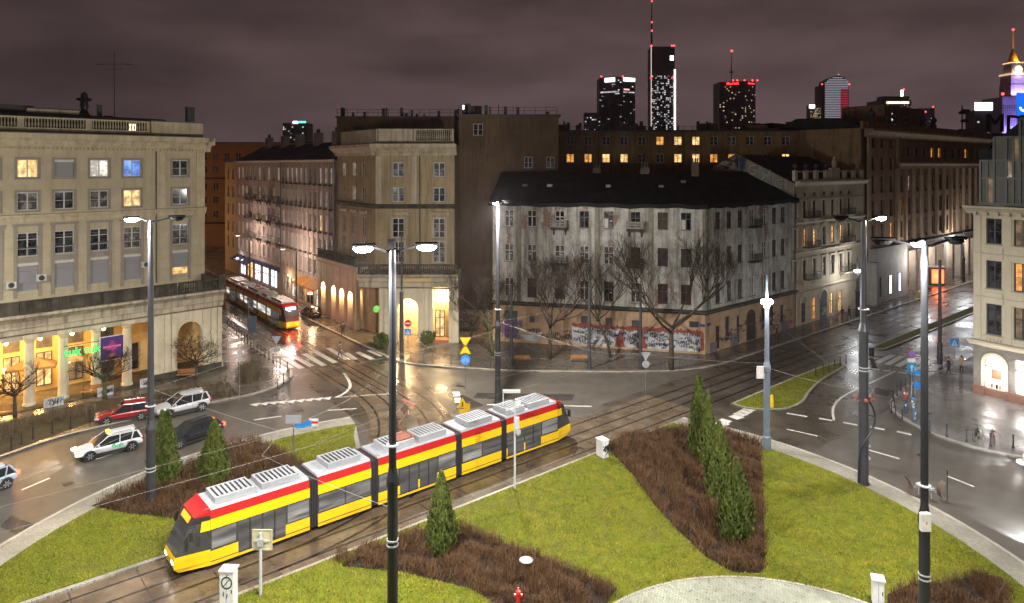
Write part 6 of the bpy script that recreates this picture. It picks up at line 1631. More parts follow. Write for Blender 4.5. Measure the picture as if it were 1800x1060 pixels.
LEFTPOLES = ((899, 644, 505, 'grey blue wire pole in front of the boarded shop, left of three'), (1036, 651, 505, 'grey blue wire pole beside the right hand bench'), (1126, 650, 503, 'grey blue wire pole left of the large bare tree'))
for px, yb, yt, lab in LEFTPOLES:
    p = at(px, yb); h = CAM_H - (yt - HOR) * p.y / F_PX; t = thing('wire_pole', lab, 'pole', (p.x, p.y, .1))
    MB().lathe([(.2, 0), (.19, 2.5), (.15, 2.7), (.12, h)], n=10).build('shaft', POLE, t); MB().sphere((0, 0, h), .13, 6).build('cap', POLE_D, t)
for (q_, t_, h, lab) in ((36.2, 101, 8.5, 'street lamp pole before the ochre awning in the left street'), (36.2, 124, 8.6, 'street lamp pole beside the flats with balconies')):
    p = st(q_, t_); t = thing('street_lamp', lab, 'street lamp', (p.x, p.y, .1)); MB().cyl(0, 0, 0, h, .13, .08).build('pole', POLE_D, t); MB().tube([(0, 0, h - .3), (-.6, -.5, h + .1), (-1.4, -1.0, h + .2)], .05).build('arm', POLE_D, t); MB().box(-1.9, -1.3, -1.3, -.9, h + .12, h + .24).build('lamp_head', HEAD, t); MB().box(-1.85, -1.35, -1.25, -.95, h + .07, h + .118).build('added_lit_panel', emit('added_led_soft', (1, .9, .8), 8), t); point_light('lamp_light', t, (-1.6, -1.1, h - .3), 2000, (1, .76, .62), .9)  # these heads are unlit; glow and light added to brighten the flats
p = at(706, 632); t = thing('wire_pole', 'tall wire pole at the corner before the lit arch', 'pole', (p.x, p.y, .1)); MB().lathe([(.24, 0), (.22, 7.2), (.12, 7.5), (.09, 13.5)], n=10).build('shaft', POLE, t); MB().box(-.15, .15, -.15, .15, 7.0, 7.4).build('collar', POLE_L, t)

# ================================================================ OVERHEAD WIRES
WIRE = mat('wire', (.16, .15, .14), None, 1, .5)
def wire(label, pts, sag=.0, r=.009, grp='overhead tram wires'):
    P = []
    for a, b_ in zip(pts[:-1], pts[1:]):
        a, b_ = Vector(a), Vector(b_)
        for k in range(8): f = k / 8; P.append(a.lerp(b_, f) - Vector((0, 0, sag * 4 * f * (1 - f))))
    P.append(Vector(pts[-1])); o = MB().tube(P, r, 4).build('overhead_wire', WIRE); tag(o, label, 'wire', grp); return o
for o_, wl in ((12.3, 'thin first tram wire over the far rails of the avenue'), (9.6, 'thin second tram wire over the near rails of the avenue')):
    wire(wl + '', [av(-38, o_, 5.7), av(0, o_, 5.7), av(45, o_, 5.7), av(110, o_, 5.7)], .05)
wire('thin tram wire curving over the left pair of curved rails', [tuple(p + Vector((0, 0, 5.7))) for p in TRK_L[30::3]], 0); wire('thin tram wire curving over the right pair of curved rails', [tuple(p + Vector((0, 0, 5.7))) for p in TRK_R[30::3]], 0)
z7 = Vector((0, 0, 7.2)); z6 = Vector((0, 0, 6.4))
wire('thin span wire from left lamp pole over the tram roof to the dark middle pole', [B1 + z7, av(-6, 12.3, 5.9), av(-8, 9.6, 5.9), B2 + z7], .1)
wire('thin long wire from the left lamp pole to the pole behind the tram', [B1 + z6, B3 + z6], .35); wire('thin wire from the left lamp pole to the corner pole by the lit arch', [B1 + z7, at(706, 632) + z6], .3)
wire('thin span wire from the pole behind the tram to the blue grey post', [B3 + z7, av(20, 12.3, 5.9), av(22, 9.6, 5.9), at(1348, 792) + z6], .1)
wire('thin wire between the blue grey post and the pole with red insulators', [at(1348, 792) + Vector((0, 0, 6.1)), B5 + Vector((0, 0, 6.1))], .1); wire('thin wire from the insulator pole to the pole left of the large tree', [B5 + z6, av(45, 12, 6.0), at(1126, 650) + z7], .2);
wire('thin wire between the pole behind the tram and the pole by the benches', [at(1036, 651) + z7, B3 + z7], .2); wire('thin wire from the insulator pole to the stickered pole', [B5 + Vector((0, 0, 5.4)), at(1652, 640) + z7], .2); wire('thin wire from the stickered pole to the ivory corner house', [at(1652, 640) + z6, (62, 58, 6.5)], .2)
wire('thin low wire from the left lamp pole over the near end of the tracks', [B1 + Vector((0, 0, 5.0)), av(-22, 12.3, 5.9), (-20, 20, 6)], .1)


# ================================================================ TRAMS
YEL = mat('tram_yellow', (.72, .46, .008), (.66, .41, .008), .4, .25); REDP = mat('tram_red', (.36, .011, .013), (.32, .010, .012), .4, .25)
TGR = mat('tram_roof_grey', (.33, .34, .36), (.22, .23, .25), .5, .4); TDK = mat('tram_dark', (.02, .02, .022), None, 1, .4)
TGLASS = mat('tram_glass', (.03, .031, .033), (.06, .058, .055), .4, .06)
YEL.node_tree.nodes['Principled BSDF'].inputs['Coat Weight'].default_value = .3
def tram_pane(name, hi):
    m, nt, b = _nodes(name); v = _coord(nt, 'Object', (.28, .3, 2.6)); n1 = _noise(nt, v, 1.5, 3, .55); n2 = _noise(nt, v, 3, 2, .5)
    b.inputs['Base Color'].default_value = (.03, .03, .032, 1); b.inputs['Roughness'].default_value = .06
    nt.links.new(_mix(nt, _map(nt, n2, .4, .6, 0, 1), (.62, .56, .47), (.30, .30, .31)), b.inputs['Emission Color']); nt.links.new(_map(nt, n1, .36, .64, hi * .12, hi), b.inputs['Emission Strength']); m.cycles.emission_sampling = 'NONE'; MATS[name] = m; return m
TINT = tram_pane('tram_inside_lit', .75); tram_pane('tram_inside_dark', .22); BELL = mat('bellows', (.03, .03, .032), None, 1, .7)
ORNG = emit('display_orange', (1, .24, .01), 2.2); HLT = emit('headlight', (1, .93, .8), 22); TLT = emit('taillight', (1, .03, .01), 14)
def tram(label, P, ang, L=28.0, TINT=TINT, tail=False, back_display=False):
    """Low-floor five-part tram. Local x runs to its front; the front end is at x = L."""
    t = thing('tram', label, 'tram', (P.x, P.y, .03), ang)
    hw_ = 1.18
    nose = 1.7; seg = [nose, 6.6, 7.5, 10.9, 17.2, 20.4 + .7, L - nose]
    mods = [(nose, 6.7), (7.2, 10.6), (11.1, 16.9), (17.4, 20.8), (21.3, L - nose)]
    for mi_, (a, b_) in enumerate(mods):
        m = link('module', None, t)
        lp = MB(); lp.extrude_x([(-hw_, .28), (-hw_ - .01, .4), (-hw_ - .01, 1.02), (hw_ + .01, 1.02), (hw_ + .01, .4), (hw_, .28)], a, b_); lp.build('lower_panel', YEL, m)
        MB().box(a, b_, -hw_ - .018, hw_ + .018, .46, .50).build('skirt_line', TDK, m)
        MB().box(a, b_, -hw_ - .003, hw_ + .003, 1.02, 2.12).build('window_band', TGLASS, m)
        MB().extrude_x([(-hw_ - .01, 2.12), (-hw_ - .01, 2.66), (hw_ + .01, 2.66), (hw_ + .01, 2.12)], a, b_).build('upper_panel', YEL, m)
        MB().extrude_x([(-hw_ - .005, 2.66), (-hw_ + .10, 3.08), (hw_ - .10, 3.08), (hw_ + .005, 2.66)], a, b_).build('roof_stripe', REDP, m)
        MB().extrude_x([(-hw_ + .10, 3.08), (-hw_ + .2, 3.2), (hw_ - .2, 3.2), (hw_ - .10, 3.08)], a, b_).build('roof', TGR, m)
        # panes in the band
        n = max(2, round((b_ - a) / 1.45)); w_ = (b_ - a) / n
        for i in range(n):
            door = (mi_ in (0, 2, 4) and i in (1, 2)) 
            for s in (-1, 1):
                x0, x1 = a + i * w_ + .06, a + (i + 1) * w_ - .06
                if door:
                    MB().box(x0, x1, s * (hw_ + .006) - .008, s * (hw_ + .006) + .008, .42, 2.1).build('door', MATS['tram_inside_dark'], m)
                    MB().box((x0 + x1) / 2 - .03, (x0 + x1) / 2 + .03, s * (hw_ + .02) - .008, s * (hw_ + .02) + .008, .42, 2.1).build('door_post', TDK, m)
                else: MB().box(x0, x1, s * (hw_ + .008) - .006, s * (hw_ + .008) + .006, 1.12, 2.06).build('window', TINT if (i * 3 + mi_) % 7 not in (1, 5) else MATS['tram_inside_dark'], m)
        # rooftop equipment
        k = a + .5
        while k < b_ - 1.2:
            ln = min(2.1, b_ - .3 - k); rb_ = MB().box(k, k + ln, -.78, .78, 3.2, 3.5).build('roof_box', mat('roof_box_grey', (.26, .27, .29), (.2, .205, .22), .7, .45) if int(k) % 2 else TGR, m)
            gr = MB()
            for q in range(int(ln / .25)): gr.box(k + .1 + q * .25, k + .2 + q * .25, -.6, .6, 3.5, 3.515)
            gr.build('grille', TDK, rb_); k += ln + .35
    for (a, b_), (c_, d_) in zip(mods[:-1], mods[1:]):
        bl = MB(); n = 5
        for i in range(n): x0 = b_ + (c_ - b_) * i / n; bl.box(x0, x0 + (c_ - b_) / n * .6, -hw_ + .03, hw_ - .03, .35, 3.05); bl.box(x0 + (c_ - b_) / n * .6, x0 + (c_ - b_) / n, -hw_ + .09, hw_ - .09, .4, 3.0)
        bl.build('bellows', BELL, t)
    for s, x0 in ((1, L - nose), (-1, nose)):
        c_ = link('cab', None, t)
        X = lambda d_: x0 + s * d_
        def loft(prof, nm, m_, inset=0):
            """prof: (distance ahead, z, half width) outline of the nose from bottom to top."""
            mb = MB(); n = len(prof)
            vs = [(X(0), -hw_, p[1]) for p in prof] + [(X(p[0]), -p[2], p[1]) for p in prof] + [(X(p[0]), p[2], p[1]) for p in prof] + [(X(0), hw_, p[1]) for p in prof]
            fs = []
            for r_ in range(3):
                for i in range(n - 1): fs.append((r_ * n + i, r_ * n + i + 1, (r_ + 1) * n + i + 1, (r_ + 1) * n + i))
            fs += [(0, n, 2 * n, 3 * n), (n - 1, 2 * n - 1, 3 * n - 1, 4 * n - 1)]
            return mb.add(vs, fs).build(nm, m_, c_)
        loft([(1.45, .28, .78), (1.66, .5, .82), (1.70, .9, .84), (1.62, 1.12, .85)], 'nose_panel', YEL)
        loft([(1.62, 1.12, .86), (1.25, 1.9, .90), (.92, 2.55, .94)], 'windscreen', TGLASS)
        loft([(.92, 2.55, .95), (.74, 2.86, .96)], 'display_panel', TDK)
        loft([(.74, 2.86, .97), (.35, 3.1, .95), (.15, 3.2, .92)], 'roof_cap', REDP)
        for sy in (-1, 1):
            MB().add([(X(.02), sy * (hw_ + .012), 2.12), (X(.5), sy * (hw_ - .05), 2.12), (X(.42), sy * (hw_ - .05), 2.64), (X(.02), sy * (hw_ + .012), 2.64)], [(0, 1, 2, 3)]).build('side_flash', YEL, c_)
        if s > 0 or back_display:
            MB().add([(X(.955), -.62, 2.56), (X(.955), .62, 2.56), (X(.79), .62, 2.82), (X(.79), -.62, 2.82)], [(0, 1, 2, 3)]).build('destination_display', ORNG if not tail else emit('display_white', (1, .98, .95), 7), c_)
        for sy in (-1, 1):
            m_ = (TLT if tail else HLT) if (s > 0) else (TLT if not tail else TDK)
            MB().obox((X(1.60), sy * .62, .82), .10, .17, .07).build('headlight' if s > 0 else 'tail_light', m_, c_)
            mr_ = MB(); mr_.tube([(X(.7), sy * 1.0, 2.5), (X(1.0), sy * 1.35, 2.45)], .03, 6); mr_.box(min(X(.92), X(1.06)), max(X(.92), X(1.06)), sy * 1.38 - .1, sy * 1.38 + .1, 1.95, 2.42); mr_.build('mirror', TDK, c_)
        if s > 0 and tail:
            for sy in (-1, 1): point_light('tail_glow', c_, (X(2.0), sy * .62, .85), 220, (1, .05, .02), .12)
            point_light('display_glow', c_, (X(1.4), 0, 2.9), 120, (1, .95, .9), .2)
        if s > 0 and not tail:
            spot_light('headlight_beam', c_, (X(1.9), 0, .9), (R(80), 0, R(-90)), 300, (1, .93, .8), 90, .2)
        MB().box(min(X(1.3), X(1.72)), max(X(1.3), X(1.72)), -.6, .6, .3, .42).build('bumper', TDK, c_)
    # bogies and the dark gap under the skirts
    for x in (4.2, 14, L - 4.2):
        bg = MB().box(x - 1.3, x + 1.3, -.95, .95, .1, .4).build('bogie', TDK, t)
        for dx in (-.9, .9):
            for s in (-1, 1): w_ = MB().cyl(0, 0, -.06, .06, .3, n=16).build('wheel', RAILM, bg, (x + dx, s * .75, .3)); w_.rotation_euler = (R(90), 0, 0)
    MB().box(nose, L - nose, -1.0, 1.0, .34, .6).build('underframe', TDK, t)
    # pantograph
    pg = MB(); x = 14.0
    pg.tube([(x, -.5, 3.5), (x + 1.1, -.45, 4.5), (x, -.4, 5.55)], .03, 5); pg.tube([(x, .5, 3.5), (x + 1.1, .45, 4.5), (x, .4, 5.55)], .03, 5); pg.box(x - .12, x + .12, -.75, .75, 5.55, 5.62); pg.box(x - .1, x + 1.2, -.55, .55, 3.5, 3.56); pg.build('pantograph', mat('pantograph_red', (.25, .07, .04), None, 1, .5), t)
    return t
TR1 = tram('long yellow and red low floor tram crossing the lawn towards the viewer', av(16.6, 12.25), ANG_U + math.pi, 28.4)
TR2 = tram('yellow and red tram leaving up the left street with red tail lights', st(30.72, 86.8 + 28), -math.atan2(V.x, V.y) * 0 + ANG_V + math.pi, 28.0, tram_pane('tram_inside_bright', 2.2), tail=True)

# ================================================================ CARS
TYRE = mat('tyre', (.018, .018, .018), None, 3, .8); RIM = mat('alloy_rim', (.45, .45, .47), (.3, .3, .32), 4, .3, metal=.8)
CGLASS = mat('car_glass', (.012, .014, .016), (.02, .022, .024), 1, .05); CDARK = mat('car_trim', (.02, .02, .021), None, 2, .5)
def car(label, P, ang, paint, L=4.3, W=1.78, H=1.47, wagon=.9, lights=None, hood=.98, clear=.0, cat='car', tall=False, beam=True, power=420):
    """Car built from lofted sections; x runs to its front, the ground is z=0. wagon: how upright the tail is."""
    t = thing('car', label, cat, (P.x, P.y, 0), ang)
    hw_ = W / 2; h0 = .26 + clear; belt = .90 + clear + (.06 if tall else 0)
    def loft(rings, m_, nm, par, sub=1, caps=True):
        mb = MB(); n = len(rings[0]); vs = [p for r_ in rings for p in r_]
        fs = [(i * n + k, i * n + (k + 1) % n, (i + 1) * n + (k + 1) % n, (i + 1) * n + k) for i in range(len(rings) - 1) for k in range(n)]
        if caps: fs += [tuple(range(n - 1, -1, -1)), tuple(range((len(rings) - 1) * n, len(rings) * n))]
        o = mb.add(vs, fs).build(nm, m_, par, smooth=True)
        if sub: s_ = o.modifiers.new('s', 'SUBSURF'); s_.levels = sub; s_.render_levels = sub
        return o
    F, B = L / 2, -L / 2
    wf, wr = F - .86, B + .80                     # axle positions
    ws = wf - .42 * hood; rf0 = ws - .78; rf1 = B + .35 + (1 - wagon) * .9; tl = B + .10
    hd = .74 + clear + (.14 if tall else 0)
    def ring(x, w, zb, zt, crown=.03): return [(x, -w * .93, zb), (x, -w, zb + .16), (x, -w, zt - .16), (x, -w * .93, zt - .02), (x, -w * .5, zt + crown), (x, w * .5, zt + crown), (x, w * .93, zt - .02), (x, w, zt - .16), (x, w, zb + .16), (x, w * .93, zb)]
    rings = [ring(B, hw_ * .80, h0 + .14, belt - .06, 0), ring(B + .06, hw_ * .93, h0 + .04, belt + .0, .0), ring(B + .5, hw_ * .99, h0, belt + .02), ring(wr + .5, hw_, h0, belt), ring(0, hw_, h0, belt - .03), ring(ws - .1, hw_, h0, belt - .04), ring(ws + .25, hw_ * .99, h0, belt - .08), ring(wf + .1, hw_ * .98, h0, hd + .05), ring(F - .25, hw_ * .93, h0 + .01, hd - .05), ring(F - .06, hw_ * .84, h0 + .03, hd - .14, 0), ring(F, hw_ * .70, h0 + .1, hd - .22, 0)]
    loft(rings, paint, 'body', t)
    # greenhouse glass, roof skin and pillars
    gb, gt = hw_ * .93, hw_ * .74
    def gring(x0, x1, wb, wt, z0, z1): return [(x0, -wb, z0), (x1, -wt, z1), (x1, wt, z1), (x0, wb, z0)]
    bt = belt - .10
    vs = [(ws + .18, -gb, bt), (ws + .18, gb, bt), (tl, gb * .97, bt), (tl, -gb * .97, bt), (rf0, -gt, H - .05), (rf0, gt, H - .05), (rf1, gt * .98, H - .07), (rf1, -gt * .98, H - .07)]
    MB().add(vs, [(0, 1, 5, 4), (1, 2, 6, 5), (2, 3, 7, 6), (3, 0, 4, 7), (4, 5, 6, 7)]).build('glasshouse', CGLASS, t)
    rr_ = []
    for k in range(6):
        f = k / 5; x = rf0 + .05 + (rf1 - .05 - rf0) * f; cr = .05 * math.sin(math.pi * (.15 + .7 * f)); rr_.append([(x, -gt - .02, H - .08), (x, -gt * .75, H - .01 + cr * .4), (x, 0, H + cr), (x, gt * .75, H - .01 + cr * .4), (x, gt + .02, H - .08), (x, 0, H - .09)])
    loft(rr_, paint, 'roof', t, 1)
    pm = MB(); e = .02
    for s in (-1, 1):
        pm.tube([(ws + .16, s * gb, bt), (rf0, s * (gt + .01), H - .06)], .035, 6); pm.tube([(tl + .02, s * gb * .97, bt), (rf1 - .02, s * gt, H - .07)], .07 if wagon > .7 else .05, 6); pm.tube([(rf0, s * (gt + .01), H - .06), (rf1, s * (gt + .01), H - .07)], .035, 6)
        xm = (ws + rf1) / 2 - .15; pm.tube([(xm, s * (gb + .01), bt), (xm - .05, s * (gt + .03), H - .07)], .03, 6)
        if L > 4.2: x2 = wr - .05; pm.tube([(x2 + .1, s * (gb + .01), bt), (x2 - .10, s * (gt + .03), H - .07)], .045, 6)
    pm.build('pillars', paint, t)
    if wagon > .85 and tall is False and L > 4.2 or tall:
        rr2 = MB()
        for s in (-1, 1): rr2.tube([(rf0 - .25, s * gt * .92, H + .0), (rf0 - .4, s * gt * .92, H + .06), (rf1 + .5, s * gt * .92, H + .06), (rf1 + .35, s * gt * .92, H - .0)], .02, 5)
        rr2.build('roof_rails', RIM if tall else CDARK, t)
    wr_ = .33 + (.04 if tall else 0)
    for x in (wf, wr):
        for s in (-1, 1):
            MB().cyl(0, 0, -.02, .02, wr_ + .075, n=20).build('wheel_arch', CDARK, t, (x, s * (hw_ - .005), wr_ + .01)).rotation_euler = (R(90), 0, 0)
            w_ = MB().lathe([(wr_ * .7, -.10), (wr_ - .02, -.10), (wr_, -.07), (wr_, .07), (wr_ - .02, .10), (wr_ * .7, .10)], n=20).build('wheel', TYRE, t, (x, s * (hw_ - .07), wr_)); w_.rotation_euler = (R(90), 0, 0)
            rm = MB(); rm.cyl(0, 0, -.06, .085, wr_ * .24, n=10); 
            for k in range(6):
                a = k * math.pi / 3; rm.obox((wr_ * .42 * math.cos(a), wr_ * .42 * math.sin(a), s * -.085), wr_ * .28, .035, .02, a)
            rm.cyl(0, 0, -.05, .05, wr_ * .69, n=18); rm.build('rim', RIM, w_)
    for s in (-1, 1):
        MB().obox((F - .20, s * hw_ * .72, hd - .16), .16, .17, .065, -s * .35).build('headlight', HLT if lights in ('on', 'head') else mat('lamp_lens', (.5, .5, .5), None, 2, .1), t)
        MB().obox((B + .06, s * hw_ * .80, belt - .12), .08, .12, .12 if not tall else .2, s * .25).build('tail_light', TLT if lights in ('on', 'tail') else mat('tail_lens', (.25, .012, .01), None, 2, .15), t)
        MB().obox((ws - .12, s * (hw_ + .09), belt + .02), .07, .10, .06).build('mirror', paint, t)
        hd_ = MB(); hd_.box(-.15, -.0, s * (hw_ + .002) - .012, s * (hw_ + .002) + .012, belt - .20, belt - .17); hd_.box(wr + .2, wr + .36, s * (hw_ + .002) - .012, s * (hw_ + .002) + .012, belt - .19, belt - .16); hd_.build('door_handles', paint if L < 4.3 else CDARK, t)
        sm = MB()
        for xx in ((ws + rf1) / 2 - .15, ws - .02): sm.box(xx - .007, xx + .007, s * hw_ * .999 - .004, s * hw_ * .999 + .005, h0 + .14, belt - .17)
        sm.build('door_seams', CDARK, t)
    MB().box(F - .10, F - .015, -.5, .5, h0 + .12, h0 + .3).build('grille', CDARK, t)
    for x, s in ((F + .003, 1), (B - .003, -1)): MB().box(x - .012, x + .012, -.26, .26, h0 + (.22 if s > 0 else .3), h0 + (.33 if s > 0 else .41)).build('number_plate', FRAME_W, t)
    MB().box(wr + .4, wf - .4, -hw_ + .1, hw_ - .1, .12, h0 + .05).build('underbody', CDARK, t)
    if lights == 'head' and beam:
        for s in (-1, 1): spot_light('headlight_beam', t, (F + .1, s * .55, .62), (R(78), 0, R(-90)), power, (.78, .89, 1.0), 75, .08)
    return t
def car_pos(f, r): return (Vector(f) + Vector(r)) / 2
def heading(pf, pr): d = pf - pr; return math.atan2(d.y, d.x)
SILV = mat('silver_paint', (.50, .51, .54), (.46, .47, .50), .5, .22, metal=.35); WHT = mat('white_pearl_paint', (.56, .57, .60), (.5, .51, .54), .5, .22, metal=.2)
REDC = mat('dark_red_paint', (.24, .008, .014), (.20, .007, .012), .5, .2); BLK = mat('black_paint', (.012, .013, .016), (.018, .019, .022), .5, .16); BLUS = mat('pale_blue_paint', (.40, .47, .56), None, .5, .25, metal=.3)
f_, r_ = at(157, 803), at(222, 787); tx = car('silver taxi estate with a yellow roof sign and green door lettering', car_pos(f_, r_), heading(f_, r_), WHT, 4.35, 1.76, 1.44, .92, 'head')
ts = MB().box(-.12, .12, -.28, .28, 1.47, 1.62).build('taxi_sign', emit('taxi_yellow', (1, .62, .08), 1.6), tx)
GRN = mat('lettering_green', (.03, .42, .17), None, 2, .4)
for s in (-1, 1): text('lettering', 'Bolt', .46, GRN, tx, (-.45, s * .893, .66), (R(90), 0, 0 if s < 0 else R(180)), .003, bold=.012)
f_, r_ = at(188, 742), at(247, 733); car('dark red hatchback parked at the kerb in front of the hedge', car_pos(f_, r_), heading(f_, r_), REDC, 4.1, 1.74, 1.46, .85)
f_, r_ = at(293, 731), at(346, 719); car('silver sport utility car with roof rails parked at the kerb', car_pos(f_, r_), heading(f_, r_), SILV, 4.3, 1.8, 1.62, .95, None, .9, .06, 'car', True)
f_, r_ = at(300, 786), at(372, 762); car('black car driving past the two conifers with red rear lights', car_pos(f_, r_), heading(f_, r_), BLK, 4.5, 1.8, 1.42, .6, 'on')
f_, r_ = at(-74, 882), at(-14, 859); car('pale blue car cut off by the left edge of the picture', car_pos(f_, r_), heading(f_, r_), BLUS, 4.3, 1.8, 1.45, .8, 'tail')
f_, r_ = at(1790, 842), at(1870, 875); c6 = car('white car with bright headlights entering from the right edge', car_pos(at(1822, 828), at(1904, 852)), heading(at(1790, 824), at(1900, 856)), WHT, 4.4, 1.8, 1.45, .85, 'head')
car('dark car with headlights on, just beyond the right edge of the picture', car_pos(at(1835, 965), at(1925, 1060)), heading(at(1835, 965), at(1925, 1060)), BLK, 4.3, 1.8, 1.45, .85, 'head', power=3200)
p = st(35.6, 93.6); car('dark hatchback parked beside the tram below the ochre awnings', p, ANG_V + math.pi * 0, BLK, 4.1, 1.75, 1.5, .9)
p = st(29.5, 165); car('car with yellow glowing lights far up the left street', p, ANG_V + math.pi, BLK, 4.4, 1.8, 1.5, .9, 'head', beam=False)
p = st(26.5, 185); car('car with red rear lights far up the left street', p, ANG_V, BLK, 4.4, 1.8, 1.5, .9, 'tail')
p = st(24.0, 158); t = thing('street_lamp', 'added amber lamp lighting the orange block at the end of the left street', 'street lamp', (p.x, p.y, .1)); MB().cyl(0, 0, 0, 9, .12, .08).build('pole', POLE_D, t); MB().lathe([(.05, .2), (.3, .1), (.3, -.05), (.1, -.15)], 0, -.5, 9, 10).build('added_lit_head', emit('added_lamp_amber', (1, .6, .25), 20), t); point_light('lamp_light', t, (0, -.6, 8.7), 7000, (1, .55, .25), .3)  # invented lamp, added to brighten the orange block
p = st(27.5, 176); t = thing('traffic_light', 'red traffic light on a post at the end of the left street', 'traffic light', (p.x, p.y, 0)); MB().cyl(0, 0, 0, 5, .08).build('post', POLE_D, t); MB().box(-.18, .18, -.15, .15, 4, 5).build('housing', POLE_D, t); MB().sphere((0, -.2, 4.8), .2, 6).build('red_lens', emit('signal_red', (1, .05, .03), 25), t)
point_light('red_glow', t, (0, -.8, 4.6), 350, (1, .1, .05), .2)
# ================================================================ TREES AND CONIFERS
BARK = mat('bark', (.075, .060, .042), (.045, .035, .025), 3, .9, bump=.4, bscale=14); TWG = mat('tree_twigs', (.050, .036, .025), (.03, .022, .016), 3, .85)
def bare_tree(label, P, h, spread, seed, trunk_h=.35, r0=.2, depth=6, lean=(0, 0), mossy=False, knobby=False, group=None, up=.25):
    t = thing('bare_tree', label, 'tree', (P.x, P.y, .1), 0, group); r = random.Random(seed)
    tr = MB(); cr = MB()
    top = Vector((lean[0], lean[1], h * trunk_h))
    tr.tube([(0, 0, -.05), (lean[0] * .2, lean[1] * .2, h * trunk_h * .35), (lean[0] * .7, lean[1] * .7, h * trunk_h * .7), top], r0, 9, r1=r0 * .68)
    count = [0]
    def grow(p, d, ln, rad, lv):
        if count[0] > (11000 if h > 12 else 7000): return
        count[0] += 1
        n = 3; pts = [p]; q = p.copy(); dd = d.copy()
        for _ in range(n):
            dd = (dd + Vector((r.uniform(-.25, .25), r.uniform(-.25, .25), r.uniform(-.12, .2) + up * .2))).normalized(); q = q + dd * ln / n; pts.append(q.copy())
        (tr if lv < 2 else cr).tube(pts, rad, 6 if lv < 2 else (4 if lv < 4 else 3), r1=rad * .62)
        if lv >= depth: return
        k = r.choice((2, 3, 3)) if lv < 3 and not knobby else r.choice((2, 3, 4) if h > 9 else (2, 3))
        for i in range(k):
            az = r.uniform(0, 6.28); sp = r.uniform(.38, 1.0) * spread
            side = Vector((math.cos(az), math.sin(az), r.uniform(-.2, .35)))
            nd = (dd + side * sp).normalized(); nd.z += up * .25; nd.normalize()
            base = pts[-1] if i < 2 else pts[r.choice((1, 2))]
            grow(base, nd, ln * r.uniform(.62, .84), max(.009 if not knobby else .012, rad * r.uniform(.5, .68)), lv + 1)
    nb = 5 if not knobby else 9
    for i in range(nb):
        az = i * 6.28 / nb + r.uniform(-.4, .4); e = r.uniform(.5, 1.1) if not knobby else r.uniform(.3, .9)
        grow(top - Vector((0, 0, r.uniform(0, h * trunk_h * .18))), Vector((math.cos(az) * spread, math.sin(az) * spread, e)).normalized(), h * (1 - trunk_h) * (.36 if not knobby else .32), r0 * .52, 1)
    tr.build('trunk', mat('mossy_bark', (.075, .095, .035), (.05, .055, .028), 2, .9) if mossy else BARK, t, smooth=True)
    stuff(cr.build('crown', TWG, t)); return t
bare_tree('largest bare tree with a wide twiggy crown before the corner of the derelict tenement', at(1180, 652), 14.6, .85, 4, .30, .30, 7, up=.26)
bare_tree('bare tree with crooked limbs between the two benches by the graffiti', at(967, 634), 11.4, .85, 9, .33, .22, 7)
bare_tree('leaning bare tree right of the second bench', at(1073, 630), 12.0, .7, 12, .40, .17, 6, (-1.5, 0))
bare_tree('thin mossy bare tree before the dark blank wall', at(866, 627), 9.2, .75, 15, .3, .17, 7, (-.5, .3), mossy=True)
bare_tree('second mossy bare tree in the gap left of the derelict tenement', at(826, 604), 8.4, .75, 19, .25, .15, 6, (.3, 0))
bare_tree('pollarded bare tree with greenish trunk beside the bench at the left cafe', at(184, 703), 5.6, 1.15, 22, .34, .19, 6, mossy=True, knobby=True, up=-.05)
bare_tree('pollarded bare tree in front of the cafe parasol at the left edge', at(26, 736), 5.3, 1.2, 27, .40, .16, 6, knobby=True, up=-.05)
bare_tree('small pollarded bare tree in front of the arcade arch', at(345, 668), 5.0, 1.1, 31, .36, .12, 6, knobby=True, up=-.05)
def leaf_mat():
    m, nt, b = _nodes('conifer_sprays'); g_ = nt.nodes.new('ShaderNodeNewGeometry')
    n1 = _noise(nt, g_.outputs['Position'], 5, 3, .6); n2 = _noise(nt, g_.outputs['Position'], 1.2, 3, .6)
    c = _mix(nt, _map(nt, n1, .36, .64, 0, 1), (.030, .060, .008), (.125, .155, .022)); c = _mix(nt, _map(nt, n2, .45, .7, 0, .6), c, (.14, .135, .03))
    nt.links.new(c, b.inputs['Base Color']); b.inputs['Roughness'].default_value = .7; MATS['conifer_sprays'] = m; return m
CONI = leaf_mat()
